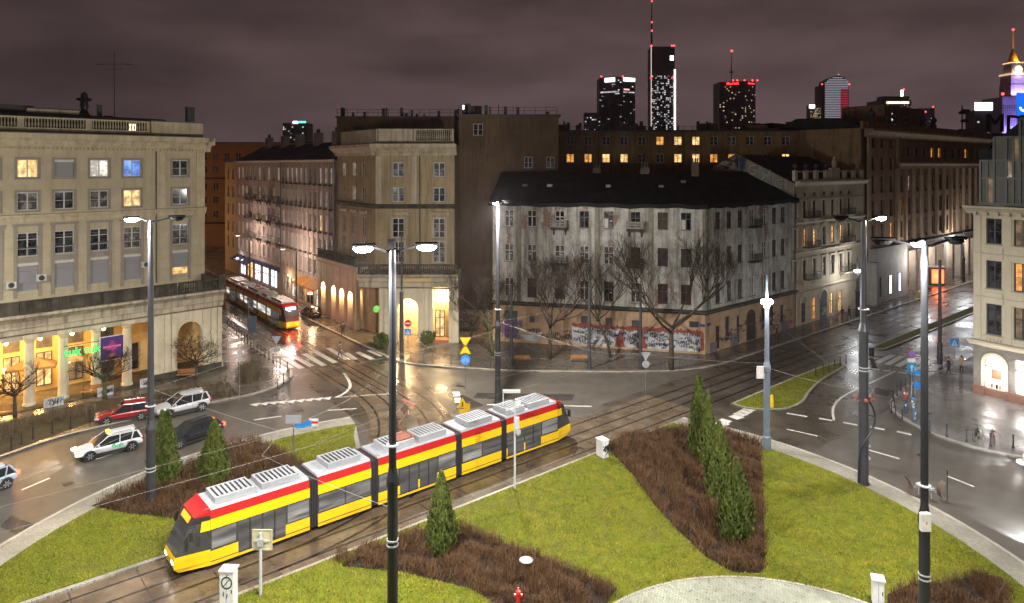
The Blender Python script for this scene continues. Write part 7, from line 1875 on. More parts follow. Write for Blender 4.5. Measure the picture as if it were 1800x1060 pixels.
def conifer(label, P, h, rad, seed, tops=1, blunt=.0):
    t = thing('conifer', label, 'tree', (P.x, P.y, .12)); g_ = np.random.default_rng(seed)
    n = int(5200 * rad * h / 3.5)
    z = g_.uniform(0, 1, n) ** .9; a = g_.uniform(0, 2 * np.pi, n)
    prof = np.minimum(1, np.minimum(.72 + z * 1.3, 1.0)) * np.clip((1 - z) * (1.3 + blunt), 0, 1) ** .78
    lump = 1 + .10 * np.sin(a * 3 + z * 9 + seed) + .09 * np.sin(a * 7 - z * 17 + seed) + .07 * np.sin(a * 13 + z * 31)
    rr_ = rad * prof * lump * (1 - .34 * g_.uniform(0, 1, n) ** 2)
    c = np.stack([np.cos(a) * rr_, np.sin(a) * rr_, z * h], 1)
    if tops > 1: k = z > .78; c[k, 0] += np.where(np.sin(a[k] * 1 + seed) > 0, .16, -.12) * (z[k] - .78) * 6 * rad
    out = np.stack([np.cos(a), np.sin(a), np.full(n, .0)], 1); tang = np.stack([-np.sin(a), np.cos(a), np.zeros(n)], 1)
    tw = g_.uniform(-.9, .9, n)[:, None]; side = (tang * np.cos(tw) + out * np.sin(tw)) * (.05 * g_.uniform(.6, 1.4, n))[:, None]
    upv = (out * g_.uniform(.05, .5, n)[:, None] + np.array([0, 0, 1.0])) * (.15 * g_.uniform(.6, 1.5, n))[:, None]
    v = np.stack([c - side, c + side * 1.0, c + side * .5 + upv, c - side * .5 + upv], 1).reshape(-1, 3)
    stuff(link('foliage', numpy_mesh('foliage', v, 4, CONI), t))
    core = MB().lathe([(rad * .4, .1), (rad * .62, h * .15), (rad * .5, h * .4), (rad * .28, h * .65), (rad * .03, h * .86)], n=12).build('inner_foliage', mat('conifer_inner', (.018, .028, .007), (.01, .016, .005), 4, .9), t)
    MB().cyl(0, 0, -.1, .4, .10).build('trunk', BARK, t); return t
conifer('tallest slim conifer at the back of the row of four', at(1228, 806), 5.7, .72, 1, 2); conifer('slim conifer second from the back of the row of four', at(1244, 826), 5.2, .62, 2)
conifer('broad blunt conifer third in the row of four', at(1264, 884), 4.8, .78, 3, 1, .4); conifer('front conifer nearest the lawn tip in the row of four', at(1294, 952), 4.4, .95, 4, 1, .2)
conifer('single conifer in the near shrub bed beside the tracks', at(776, 974), 4.2, .83, 5); conifer('double topped conifer touching the left lamp pole', at(289, 850), 4.6, .98, 6, 2); conifer('conifer right of the left lamp pole behind the tram', at(377, 850), 4.0, .98, 7)
# hedges and bushes on the left pavement
def hedge(label, poly, h, dens, z0=.12, name='hedge', m=None):
    o = twigs(px_poly(poly), z0, h, dens, m=m or TWIG2, name=name, w=.012); o['label'] = label; o['category'] = 'hedge'; return o
hedge('long leafless hedge along the kerb behind the parked red car', [(-60, 822), (0, 775), (60, 752), (150, 735), (168, 722), (160, 716), (100, 727), (40, 742), (-60, 775)], .62, 150)
hedge('clipped leafless hedge behind the silver parked car', [(354, 698), (405, 702), (404, 682), (356, 680)], .95, 170); hedge('round leafless bush beside the bollards at the street corner', [(414, 672), (440, 678), (458, 668), (452, 655), (425, 652)], 1.5, 240)
hedge('low hedge strip between the bench and the parked cars', [(215, 722), (270, 712), (340, 690), (330, 682), (260, 700), (210, 712)], .55, 120)
for k, (px, py) in enumerate(((752, 603), (671, 612))):
    p = at(px, py); o = conifer(('dark rounded evergreen bush right of the lit arch', 'dark evergreen bush left of the lit arch')[k], p, 1.5, .85, 40 + k, 1, 2.0)
# strips of planted ground under the trees
for poly in ([(-80, 840), (0, 800), (160, 742), (420, 694), (400, 672), (300, 684), (150, 708), (0, 745), (-80, 770)],):
    struct(flat([at(*p, .118) for p in poly], .119).build('planting_strip', mat('leafy_soil', (.06, .05, .028), (.035, .028, .017), 1.2, .9, bump=.6, bscale=12, coord='World')))

# ================================================================ BOLLARDS, FENCES, BENCHES, BIKES
def make_bollard(label, cat, group):
    t = thing('bollard', label, cat, (0, 0, 0), 0, group)
    MB().lathe([(.09, 0), (.09, .12), (.055, .16), (.05, .82), (.07, .86)], n=8).build('post', IRON, t); MB().sphere((0, 0, .93), .075, 6).build('ball_top', IRON, t); return t
def spread_line(pts, step):
    out = []
    for a, b_ in zip(pts[:-1], pts[1:]):
        n = max(1, int((b_ - a).length / step))
        for i in range(n): out.append(a.lerp(b_, i / n))
    return out
ORD = 'first second third fourth fifth sixth seventh eighth ninth tenth eleventh twelfth thirteenth fourteenth fifteenth sixteenth seventeenth eighteenth nineteenth twentieth'.split()
ORD += ['twenty-' + w for w in ORD[:9]]
def row(src, pts, end='left'):
    base = src['label']
    for i, p in enumerate(pts):
        o = src if i == 0 else copy_tree(src); o.location = (p.x, p.y, .115); o['label'] = base.replace('bollard', ORD[i] + ' bollard from the ' + end, 1) if i < len(ORD) else base
row(make_bollard('black ball topped bollard along the left street kerb', 'bollard', 'bollards along the left street kerb'), spread_line([at(400, 572), at(424, 597), at(452, 620), at(480, 640), at(505, 655), at(508, 668), at(488, 686), at(455, 696)], 1.35), 'far end')
row(make_bollard('black bollard in front of the long leafless hedge at the left', 'bollard', 'bollards before the left hedge'), [at(20, 794), at(38, 783), at(58, 774), at(92, 764), at(124, 756), at(158, 744)])
row(make_bollard('dark bollard of the dense row round the plaza point', 'bollard', 'bollards round the plaza point'), [at(*p) for p in ((1567, 728), (1574, 736), (1586, 744), (1572, 720), (1570, 708), (1577, 698), (1584, 690), (1592, 684), (1600, 679), (1608, 674))], 'near end')
row(make_bollard('dark bollard spaced along the plaza kerb in front of the bikes', 'bollard', 'bollards along the plaza kerb'), [at(*p) for p in ((1634, 764), (1664, 771), (1699, 779), (1741, 787), (1781, 790))])
row(make_bollard('short dark bollard on the planted median of the avenue', 'bollard', 'bollards on the avenue median'), [at(*p) for p in ((1434, 664), (1447, 660), (1457, 656), (1467, 651), (1477, 646), (1487, 641))], 'near end')
FENCE = mat('fence_grey', (.06, .062, .065), None, 2, .5, metal=.4)
def fence(label, pts, h=1.05, step=2.0, bars=True, z=.12):
    P = spread_line(pts, step) + [pts[-1]]; t = thing('kerb_fence', label, 'fence', (P[0].x, P[0].y, z))
    for a in P: MB().cyl(0, 0, 0, h, .035, n=6).build('post', FENCE, t, (a.x - P[0].x, a.y - P[0].y, 0))
    for a, b_ in zip(P[:-1], P[1:]):
        m = MB(); o = P[0]
        A = lambda f, zz: (a.x - o.x + (b_.x - a.x) * f, a.y - o.y + (b_.y - a.y) * f, zz)
        m.tube([A(0, h - .05), A(1, h - .05)], .022, 5); m.tube([A(0, .14), A(1, .14)], .018, 5)
        if bars:
            for k in range(1, 14): f = k / 14; m.tube([A(f, .14), A(f, h - .05)], .009, 3)
        m.build('panel', FENCE, t)
fence('grey kerb railing in front of the benches and graffiti', [at(760, 640), at(862, 648), at(960, 650.5), at(1100, 651), at(1195, 650)])
fence('grey railing on the avenue kerb before the cream tenement', [av(51, 15.1), av(70, 15.1), av(96, 15.1)], step=2.2)
fence('pair of grey hoop rails beside the lit arch crossing', [at(722, 638), at(745, 640)], .95, 1.6, False)
WOOD = mat('bench_wood', (.34, .15, .05), (.26, .11, .035), 3, .45)
def bench(label, P, ang):
    t = thing('park_bench', label, 'bench', (P.x, P.y, .115), ang)
    for k in range(4): MB().box(-.9, .9, -.22 + k * .12, -.12 + k * .12, .42, .46).build('slat', WOOD, t)
    for k in range(3): o = MB().box(-.9, .9, .27 + k * .03, .30 + k * .03, .52 + k * .13, .63 + k * .13).build('back_slat', WOOD, t)
    for s in (-.7, .7):
        l = MB(); l.box(s - .025, s + .025, -.2, -.15, 0, .42); l.box(s - .025, s + .025, .2, .25, 0, .42); l.tube([(s, .22, .4), (s, .36, .92)], .025, 5); l.box(s - .025, s + .025, -.2, .25, .38, .42); l.build('leg', IRON, t)
bench('wooden bench left of the second wire pole before the graffiti', at(916, 640), R(183)); bench('wooden bench between the crooked and the leaning bare trees', at(1018, 639), R(178)); bench('wooden bench left of the mossy pollarded tree', at(162, 698), R(24)); bench('wooden bench in front of the arcade arch', at(328, 668), R(10)); bench('wooden bench at the left picture edge under the pollarded tree', at(6, 736), R(30))
def bike(label, P, ang, paint):
    t = thing('bicycle', label, 'bicycle', (P.x, P.y, .115), ang)
    for x in (-.52, .52):
        m = MB(); n = 18
        m.tube([(x + .33 * math.cos(6.2832 * i / n), 0, .34 + .33 * math.sin(6.2832 * i / n)) for i in range(n + 1)], .02, 5)
        for k in range(6): a = k * 1.047; m.tube([(x, 0, .34), (x + .32 * math.cos(a), 0, .34 + .32 * math.sin(a))], .004, 3)
        m.build('wheel', TYRE, t)
    f = MB(); A, B_, C_, D_ = (-.52, 0, .34), (-.05, 0, .30), (-.18, 0, .78), (.38, 0, .82)
    for a, b_ in ((A, B_), (A, C_), (B_, C_), (C_, D_), (B_, D_), (D_, (.52, 0, .34))): f.tube([a, b_], .02, 5)
    f.build('frame', paint, t); hb = MB(); hb.tube([(.36, 0, .82), (.34, 0, 1.0)], .016, 5); hb.tube([(.3, -.27, 1.02), (.36, 0, 1.0), (.3, .27, 1.02)], .016, 5); hb.build('handlebar', IRON, t); MB().box(-.32, -.06, -.06, .06, .84, .9).build('saddle', IRON, t)
STEEL = mat('brushed_steel', (.35, .36, .37), None, 3, .3, metal=.8)
bike('dark bicycle leaning at the left one of the two kerb stands', at(1716, 776), .7, BLK); bike('red and white bicycle at the right one of the two kerb stands', at(1746, 779), 1.1, mat('bike_red', (.35, .05, .05), None, 2, .4))
def stand(label, P, ang, grp=None, w=.7):
    t = thing('bike_stand', label, 'bike stand', (P.x, P.y, .115), ang, grp); MB().tube(smooth_path([(-w / 2, 0, 0), (-w / 2, 0, .85), (w / 2, 0, .85), (w / 2, 0, 0)], 2), .03, 6).build('hoop', STEEL, t); return t
for k, (px, py) in enumerate(((1612, 700), (1618, 693), (1624, 687), (1631, 681))): stand(ORD[k] + ' steel bike hoop from the front in the row behind the stickered posts', at(px, py), .2, 'bike hoops behind the stickered posts', 1.3)
stand('steel bike stand holding the dark bicycle', at(1722, 778), 1.7); stand('steel bike stand holding the red bicycle', at(1752, 782), 1.7)

# ================================================================ SIGNS
SGW = mat('sign_white', (.62, .62, .62), None, 2, .4); SGB = mat('sign_bright_blue', (.03, .22, .62), None, 2, .35); SGR = mat('sign_red', (.52, .025, .02), None, 2, .35); SGY = mat('sign_yellow', (.72, .46, .01), None, 2, .35); SGK = mat('sign_black', (.015, .015, .015), None, 2, .4); SGG = mat('sign_back_grey', (.30, .31, .33), None, 2, .45)
def signpost(label, P, h, z=.115, r=.035):
    t = thing('road_sign', label, 'road sign', (P.x, P.y, z)); MB().cyl(0, 0, 0, h, r, n=8).build('post', STEEL, t); return t
def disc(t, name, z, rad, m, y=-.05, n=20, x=0):
    o = MB().cyl(0, 0, -.012, .012, rad, n=n).build(name, m, t, (x, y, z), rot=(R(90), 0, 0)); return o
def tri_up(t, name, z, s, m, y=-.05, down=False, x=0):
    k = -1 if down else 1; return MB().extrude_y([(x - s, z - k * s * .58), (x + s, z - k * s * .58), (x, z + k * s * 1.16)], y - .012, y + .012).build(name, m, t)
# yellow temporary sign stack over a round blue cycle sign
P = at(818, 684); t = signpost('yellow triangle road signs above a round blue cycle sign on one post', P, 4.75, -.01)
s = tri_up(t, 'plate', 4.95 - .4, .52, SGY, down=True); s = tri_up(t, 'plate', 3.62, .52, SGY, y=-.05); MB().box(-.22, .22, -.085, -.065, 3.36, 3.42).build('black_bar', SGK, s)
s = disc(t, 'plate', 2.75, .46, SGB); b_ = MB()
for x in (-.18, .18):
    n = 12
    for i in range(n): a0, a1 = 6.283 * i / n, 6.283 * (i + 1) / n; b_.quad(*[(x + r_ * math.cos(a), -.085, 2.68 + r_ * math.sin(a)) for r_, a in ((.13, a0), (.13, a1), (.10, a1), (.10, a0))])
b_.tube([(-.18, -.085, 2.68), (-.05, -.085, 2.9), (.12, -.085, 2.88), (.18, -.085, 2.68)], .015, 4); b_.build('cycle_symbol', SGW, t)
P = at(813, 738); t = signpost('yellow warning triangle with a black figure and plates behind the tram roof', P, 1.2, .0)
s = tri_up(t, 'plate', 1.3, .48, SGY); MB().box(-.05, .05, -.085, -.066, 1.12, 1.5).build('black_figure', SGK, s); MB().box(.12, .62, .0, .02, .75, 1.35).build('plate', SGY, t); MB().box(-.3, .45, -.06, -.04, .6, .9).build('plate', SGY, t)
P = at(1135, 692); t = signpost('grey backs of a give way triangle and round sign on one tall post', P, 3.9, .0); tri_up(t, 'plate', 3.55, .45, SGG, down=True); disc(t, 'plate', 2.72, .34, SGG)
P = at(421, 706); t = signpost('thin signpost with an edge on plate beside the round bush', P, 4.6); MB().box(-.02, .02, -.4, .4, 3.6, 4.5).build('plate', SGG, t)
P = at(516, 810); t = signpost('signpost with grey blue direction plates on the grass before the tram', P, 3.05, .115, .045); MB().box(-.55, .55, -.06, -.03, 2.55, 3.15).build('plate', SGG, t); MB().box(.12, .85, .02, .05, 2.2, 2.5).build('arrow_plate', SGB, t); MB().box(.8, 1.25, .1, .13, 2.3, 2.7).build('arrow_plate', SGB, t)
P = at(552, 757); t = signpost('small white sign with a red bar at the edge of the left grass', P, .6, .115); s = MB().box(-.35, .35, -.06, -.03, .25, .85).build('plate', SGW, t); MB().box(-.35, .35, -.075, -.062, .47, .66).build('red_bar', SGR, s)
P = at(486, 645); t = signpost('signpost with a grey triangle and small plates on the left street island', P, 3.2, .02); tri_up(t, 'plate', 2.9, .5, SGG, down=True); MB().box(-.4, .4, -.06, -.03, 1.6, 2.0).build('plate', SGG, t)
P = at(437, 600); t = signpost('signpost with a large blue grey plate edge at the left street kerb', P, 4.8); MB().box(-.1, 1.0, -.06, -.03, .9, 2.9).build('plate', mat('sign_slate', (.10, .14, .19), None, 2, .4), t)
P = at(717, 612); t = signpost('red no entry sign above a blue pedestrian crossing sign before the lit arch', P, 3.1); s = disc(t, 'plate', 2.75, .42, SGR); MB().box(-.28, .28, -.085, -.066, 2.68, 2.82).build('white_bar', SGW, t); s = MB().box(-.38, .38, -.06, -.035, 1.4, 2.15).build('plate', SGB, t); tri_up(s, 'white_triangle', 1.68, .27, SGW, y=-.075); MB().box(-.03, .03, -.1, -.089, 1.58, 1.82).build('walking_figure', SGK, s)
P = at(545, 545); t = signpost('no entry sign under the ochre awning beside the tram', P, 3.4); disc(t, 'plate', 3.0, .42, SGR); MB().box(-.28, .28, -.085, -.066, 2.93, 3.07).build('white_bar', SGW, t); MB().box(-.38, .38, -.06, -.035, 2.1, 2.5).build('plate', SGW, t)
P = at(1602, 702); t = signpost('no stopping disc over a blue one way arrow plate on the plaza point', P, 4.15, .115, .045)
s = disc(t, 'plate', 3.95, .36, SGR); disc(t, 'blue_disc', 3.95, .28, SGB, -.075); xb = MB()
for a in (.785, -.785): 
    xb.add([(math.cos(a) * .3 * u_ - math.sin(a) * .03 * w_, -.09, 3.95 + math.sin(a) * .3 * u_ + math.cos(a) * .03 * w_) for u_, w_ in ((-1, -1), (1, -1), (1, 1), (-1, 1))], [(0, 1, 2, 3)])
xb.build('red_cross', SGR, t); MB().box(-.36, .36, -.06, -.035, 3.2, 3.55).build('plate', SGW, t); s = MB().box(-.42, .42, -.06, -.035, 2.3, 3.15).build('plate', mat('sign_cyan_blue', (.02, .30, .58), None, 2, .35), t)
ar = MB(); ar.box(-.06, .06, -.08, -.062, 2.42, 2.8); ar.add([(-.2, -.08, 2.78), (.2, -.08, 2.78), (0, -.08, 3.04)], [(0, 1, 2)]); ar.build('white_arrow', SGW, s)
P = at(1609, 715); t = signpost('blue sign arms and round blue sign on a second post of the plaza point', P, 3.3, .115, .045); MB().box(-.25, .75, -.06, -.03, 2.75, 3.05).build('plate', SGB, t); MB().box(-.2, .5, -.06, -.03, 2.15, 2.6).build('plate', mat('sign_slate', (.10, .14, .19), None), t); disc(t, 'plate', 1.75, .34, SGB, x=.15)
P = at(1677, 660); t = signpost('blue pedestrian crossing sign beside the corner house', P, 3.6); s = MB().box(-.45, .45, -.06, -.035, 2.75, 3.6).build('plate', SGB, t); tri_up(s, 'white_triangle', 3.05, .34, SGW, y=-.075); MB().box(-.035, .035, -.1, -.089, 2.95, 3.25).build('walking_figure', SGK, s)
for k, (px, py, m_, lab) in enumerate(((1592, 728, SGR, 'stickered post with red and white patches on the plaza point'), (1606, 744, SGB, 'dark stickered post with pale blue patches on the plaza point'))):
    p = at(px, py); t = thing('stickered_post', lab, 'post', (p.x, p.y, .115)); MB().cyl(0, 0, 0, 2.1, .16, n=12).build('column', mat('post_slate', (.05, .07, .09), None, 2, .5), t); rr2 = random.Random(k)
    for q in range(16): a = rr2.uniform(3.4, 6.0); MB().obox((.168 * math.cos(a), .168 * math.sin(a), rr2.uniform(.3, 1.95)), rr2.uniform(.04, .09), .006, rr2.uniform(.04, .1), a + 1.57).build('sticker', rr2.choice([SGW, m_, SGB, SGR if k == 0 else SGG]), t)
# tram-side furniture on the island
P = at(905, 862); t = thing('camera_post', 'white pole with white dome cameras and a curved antenna beside the tram', 'camera pole', (P.x, P.y, .12))
MB().cyl(0, 0, 0, 5.3, .075, .06).build('pole', POLE_L, t); MB().tube([(0, 0, 4.95), (-.5, 0, 5.2), (-.75, 0, 5.35), (-.75, 0, 6.2)], .04, 6).build('arm', POLE_L, t); MB().box(-.78, .35, -.12, .12, 6.2, 6.36).build('antenna', mat('antenna_grey', (.4, .4, .38), None), t)
for x, z in ((.22, 5.35), (.22, 3.5)): MB().lathe([(.05, .32), (.17, .28), (.18, .08), (.12, -.02), (.04, -.06)], x, -.05, z, 10).build('dome_camera', SGW if z > 4 else SGG, t)
MB().box(-.02, .28, -.16, .1, 3.9, 4.6).build('equipment_box', POLE_L, t); MB().tube([(.2, 0, 5.4), (.05, 0, 5.6), (.05, 0, 5.75)], .03, 5).build('bracket', POLE_L, t)
def cabinet(label, px, py, w, h, d_, rz, paint=SGW):
    p = at(px, py); t = thing('utility_cabinet', label, 'cabinet', (p.x, p.y, .12), rz); MB().box(-w / 2, w / 2, -d_ / 2, d_ / 2, .08, h).build('housing', paint, t, bevel=.02); MB().box(-w / 2 - .04, w / 2 + .04, -d_ / 2 - .04, d_ / 2 + .04, h, h + .07).build('cap', paint, t); MB().box(-w / 2 + .02, w / 2 - .02, -d_ / 2 + .02, d_ / 2 - .02, 0, .08).build('plinth', SGG, t)
    sm = MB(); sm.box(-.006, .006, -d_ / 2 - .004, -d_ / 2, .15, h - .08); sm.box(w / 2 - .1, w / 2 - .06, -d_ / 2 - .012, -d_ / 2, h * .5, h * .5 + .16); sm.build('door_seam', SGK, t); return t
cb_ = cabinet('white utility cabinet with black tags beside the triangular shrub bed', 1059, 806, .55, 1.25, .75, .55); ss = MB(); scribble(random.Random(3), -.25, .25, .2, 1.0, -.383, 6, .05, ss); ss.build('tags', SGK, cb_)
cb_ = cabinet('white box with a round black and green emblem beside the tram track', 402, 1078, .66, 1.95, .5, -.06)
lg = MB(); n = 16
for i in range(n): a0, a1 = 6.283 * i / n, 6.283 * (i + 1) / n; lg.quad(*[(.02 + r_ * math.cos(a), -.258, 1.45 + r_ * 1.1 * math.sin(a)) for r_, a in ((.27, a0), (.27, a1), (.21, a1), (.21, a0))])
lg.tube([(-.14, -.26, 1.27), (.16, -.26, 1.63)], .02, 4); lg.tube([(.02, -.26, 1.70), (.06, -.26, 1.84)], .018, 4); lg.tube([(-.12, -.26, 1.05), (-.12, -.26, .85)], .02, 4); lg.tube([(.06, -.26, .95), (.0, -.26, .7)], .018, 4); lg.build('emblem', mat('emblem_green', (.012, .05, .03), None, 2, .4), cb_)
cabinet('narrow white cabinet at the lower edge of the right lawn', 1543, 1068, .5, 1.25, .5, -.35)
P = at(458, 1050); t = thing('sign_back', 'square pale sign seen from behind on a white post beside the tram', 'road sign', (P.x, P.y, .12)); MB().cyl(0, 0, 0, 3.0, .075).build('post', POLE_L, t); pb = mat('aged_sign_back', (.42, .38, .25), None, 2, .5); s = MB().box(-.42, .55, .06, .09, 2.15, 3.15).build('plate', pb, t); fr = MB(); fr.box(-.42, .55, .03, .06, 2.15, 2.2); fr.box(-.42, .55, .03, .06, 3.1, 3.15); fr.box(-.42, -.37, .03, .06, 2.2, 3.1); fr.box(.5, .55, .03, .06, 2.2, 3.1); fr.box(-.3, .42, -.0, .06, 2.55, 2.65); fr.build('frame', pb, t); MB().box(-.13, .13, -.12, .05, 2.4, 2.75).build('bracket', SGG, t)
P = at(911, 1072); t = thing('fire_hydrant', 'small red fire hydrant in the grass at the lower edge', 'hydrant', (P.x, P.y, .12)); MB().lathe([(.14, 0), (.14, .06), (.09, .1), (.09, .62), (.13, .66), (.12, .78), (.04, .86), (.04, .92)], n=10).build('barrel', SGR, t); hz = MB()
for s in (-1, 1): hz.box(min(s * .06, s * .2), max(s * .06, s * .2), -.06, .06, .5, .62)
hz.build('outlet', SGR, t)
P = at(925, 1010); t = thing('ground_lamp_cover', 'shallow white dish lying in the near shrub bed', 'lamp cover', (P.x, P.y, .14)); MB().lathe([(.05, 0), (.05, .5), (.30, .55), (.36, .62), (.2, .68), (.02, .70)], n=14).build('dish', SGG, t)
for k, (px, py, s) in enumerate(((1607, 872, 1), (1645, 880, -1))):
    p = at(px, py); t = thing('kerb_fixture', ('brown curved shield fixture left of the dark lamp pole at the kerb', 'brown curved shield fixture right of the dark lamp pole at the kerb')[k], 'fixture', (p.x, p.y, .12)); br = mat('fixture_brown', (.13, .09, .065), None, 2, .5)
    m = MB(); n = 6
    for i in range(n):
        z0, z1 = .1 + i * .16, .1 + (i + 1) * .16; x0, x1 = -s * (.18 + .22 * (i / n - .4) ** 2 * 4), -s * (.18 + .22 * ((i + 1) / n - .4) ** 2 * 4)
        m.add([(x0, -.22, z0), (x0, .22, z0), (x1, .22, z1), (x1, -.22, z1), (x0 - s * .05, -.22, z0), (x0 - s * .05, .22, z0), (x1 - s * .05, .22, z1), (x1 - s * .05, -.22, z1)], [(0, 1, 2, 3), (7, 6, 5, 4), (0, 3, 7, 4), (1, 5, 6, 2)])
    m.build('shield', br, t); q = MB(); q.cyl(s * .28, 0, 0, .55, .035); q.lathe([(.06, .5), (.2, .55), (.2, .68), (.12, .72)], s * .28, 0, 0, 10); q.box(min(0, s * .28) - .02, max(0, s * .28) + .02, -.04, .04, .42, .5); q.build('lamp_pod', SGG, t)
P = at(1665, 884); t = thing('edge_post', 'thin dark post with a white top rail at the island kerb', 'post', (P.x, P.y, .12)); MB().cyl(0, 0, 0, 1.9, .03).build('post', POLE_D, t)
P = at(1357, 718); t = thing('marker_post', 'yellow marker post behind the blue grey lamp post', 'marker', (P.x, P.y, .1)); MB().lathe([(.16, 0), (.15, .1), (.13, 1.0), (.05, 1.1)], n=8).build('body', SGY, t)
P = at(1532, 628); t = thing('litter_bin', 'dark street bin at the tip of the far median', 'bin', (P.x, P.y, .1)); MB().lathe([(.25, 0), (.28, .9), (.2, .98)], n=10).build('body', POLE_D, t); MB().cyl(0, 0, .98, 1.02, .3).build('lid', IRON, t)
# advertising kiosk and yellow boxes on the avenue
p = av(113, 17.5); t = thing('lit_kiosk', 'orange red lit advert kiosk on the avenue pavement', 'kiosk', (p.x, p.y, .115), -.2); MB().box(-1.1, 1.1, -.5, .5, 0, 3.1).build('housing', POLE_D, t); MB().box(-.95, .95, -.53, -.505, .4, 2.8).build('lit_panel', emit('kiosk_red', (1, .16, .05), 2.6, True), t); MB().box(-1.2, 1.2, -.6, .6, 3.1, 3.3).build('roof', POLE_L, t); point_light('kiosk_glow', t, (0, -1.2, 1.6), 260, (1, .2, .08), .4)
for k, o_ in enumerate((19.5,)): p = av(120, o_); t = thing('lit_shelter', 'second small red lit panel beside the kiosk', 'kiosk', (p.x, p.y, .115), -.2); MB().box(-.7, .7, -.3, .3, 0, 2.7).build('housing', POLE_D, t); MB().box(-.6, .6, -.33, -.305, .4, 2.4).build('lit_panel', MATS['kiosk_red'], t)
p = av(99, 15.0); t = thing('yellow_box', 'dull yellow salt box by the railing of the avenue', 'box', (p.x, p.y, .115), ANG_U); MB().box(-.7, .7, -.4, .4, 0, .75).build('bin', SGY, t); MB().box(-.74, .74, -.44, .44, .75, .85).build('lid', SGY, t)

# ================================================================ CAFE AT THE LEFT ARCADE
pt = a_world(12.55, A_YF - .25, 4.0); t = thing('neon_sign', 'green neon lettering hung between two columns of the left arcade', 'neon sign', tuple(pt), A_ANG); NG = emit('neon_green', (.012, .85, .10), 2.4)
text('lettering', 'tuk tuk', .98, NG, t, (0, 0, .3), (R(90), 0, 0), .02, bold=.004); point_light('neon_glow', t, (0, -.5, .2), 40, (.1, 1, .3), .3); MB().tube([(-1.4, .1, .9), (1.4, .1, .9)], .03, 5).build('hanger', IRON, t)
pt = a_world(10.15, A_YF - .15, 0); t = thing('hanging_poster', 'purple and orange burst poster hung between the arcade columns', 'poster', tuple(pt), A_ANG)
PSP = mat('poster_purple', (.06, .012, .15), (.03, .008, .08), 2, .5); MB().box(-1.02, 1.02, -.02, .04, 2.95, 5.2).build('frame', SGW, t); po = MB().box(-.95, .95, -.035, -.021, 3.02, 5.13).build('print', PSP, t)
bs = MB(); rr3 = random.Random(4)
for k in range(30): a = k * 6.283 / 30; l = rr3.uniform(.35, .8); bs.add([(.05 * math.cos(a + 1.5), -.038, 4.25 + .05 * math.sin(a + 1.5)), (l * math.cos(a) * .95, -.038, 4.25 + l * math.sin(a)), (-.05 * math.cos(a + 1.5), -.038, 4.25 - .05 * math.sin(a + 1.5))], [(0, 1, 2)], k % 3)
bs.build('burst', [mat('poster_red_ink', (.5, .03, .04)), mat('poster_blue_ink', (.12, .08, .5)), mat('poster_pink_ink', (.4, .06, .25))], po)
ob = MB(); 
for k in range(9): a = math.pi * k / 8; ob.add([(-.1, -.041, 3.2), (.1, -.041, 3.2), (.5 * math.cos(a), -.041, 3.2 + .45 * math.sin(a))], [(0, 1, 2)])
ob.build('orange_burst', mat('poster_orange_ink', (.65, .25, .02)), po); MB().box(-.75, .75, -.044, -.042, 4.12, 4.3).build('title_bar', mat('poster_rose_ink', (.6, .12, .25)), po); MB().box(-.4, .4, -.044, -.042, 3.95, 4.02).build('title_bar', MATS['poster_rose_ink'], po)
def parasol(label, P, r_, h, rz=0, m_=None):
    t = thing('parasol', label, 'parasol', (P.x, P.y, .115), rz); cn = MB(); n = 4
    top = (0, 0, h + .75); cs = [(r_, r_, h), (-r_, r_, h), (-r_, -r_, h), (r_, -r_, h)]
    cn.add([top] + cs + [(x, y, h - .22) for x, y, _ in cs], [(0, 1, 2), (0, 2, 3), (0, 3, 4), (0, 4, 1), (1, 5, 6, 2), (2, 6, 7, 3), (3, 7, 8, 4), (4, 8, 5, 1)]); cn.build('canopy', m_ or mat('canvas_taupe', (.36, .30, .22), (.3, .25, .18), 1, .8), t); MB().cyl(0, 0, 0, h + .7, .04).build('pole', POLE_L, t); MB().box(-.4, .4, -.4, .4, 0, .1).build('base', POLE_L, t); return t
parasol('taupe cafe parasol with a white pole nearest the green bin', at(111, 676), 1.75, 2.6, .5); parasol('darker cafe parasol behind the pollarded tree at the left', at(58, 690), 1.9, 2.6, .5, mat('canvas_brown', (.20, .14, .08), None, 1, .8))
P = at(128, 672); t = thing('green_bin', 'green planter box beside the cafe parasol pole', 'planter', (P.x, P.y, .115), .5); MB().extrude_y([(-.42, 0), (.42, 0), (.5, .9), (-.5, .9)], -.35, .35).build('box', mat('bin_green', (.01, .16, .06), None, 2, .5), t); MB().box(-.52, .52, -.38, .38, .9, .98).build('rim', SGW, t)
CHR = mat('cafe_chair', (.10, .05, .03), None, 2, .5)
def cafe_set(P, rz, lab):
    t = thing('cafe_table', lab, 'table', (P.x, P.y, .2), rz); MB().cyl(0, 0, .7, .74, .38, n=14).build('tabletop', WOOD, t); MB().cyl(0, 0, 0, .7, .03).build('pedestal', IRON, t); MB().cyl(0, 0, 0, .03, .2, n=12).build('foot', IRON, t)
cafe_spots = [at(100, 656), at(80, 662), at(58, 668), at(30, 672), at(10, 680), at(125, 655)]
LBS = ['cafe table nearest the green planter under the parasol', 'cafe table behind the taupe parasol pole', 'cafe table under the darker parasol', 'cafe table behind the crown of the left pollarded tree', 'cafe table at the left edge of the terrace', 'cafe table right of the taupe parasol']
for p, l in zip(cafe_spots, LBS): cafe_set(p, .3, l)
def chair_proto():
    t = thing('cafe_chair', 'dark cafe chair on the terrace of the left arcade', 'chair', (0, 0, 0), 0, 'cafe chairs on the left terrace'); MB().box(-.22, .22, -.22, .22, .43, .47).build('seat', CHR, t); MB().box(-.22, .22, .19, .22, .5, .9).build('backrest', CHR, t)
    for x in (-.2, .2):
        for y in (-.2, .2): MB().cyl(x, y, 0, .43 if y < 0 else .88, .015, n=5).build('leg', CHR, t)
    return t
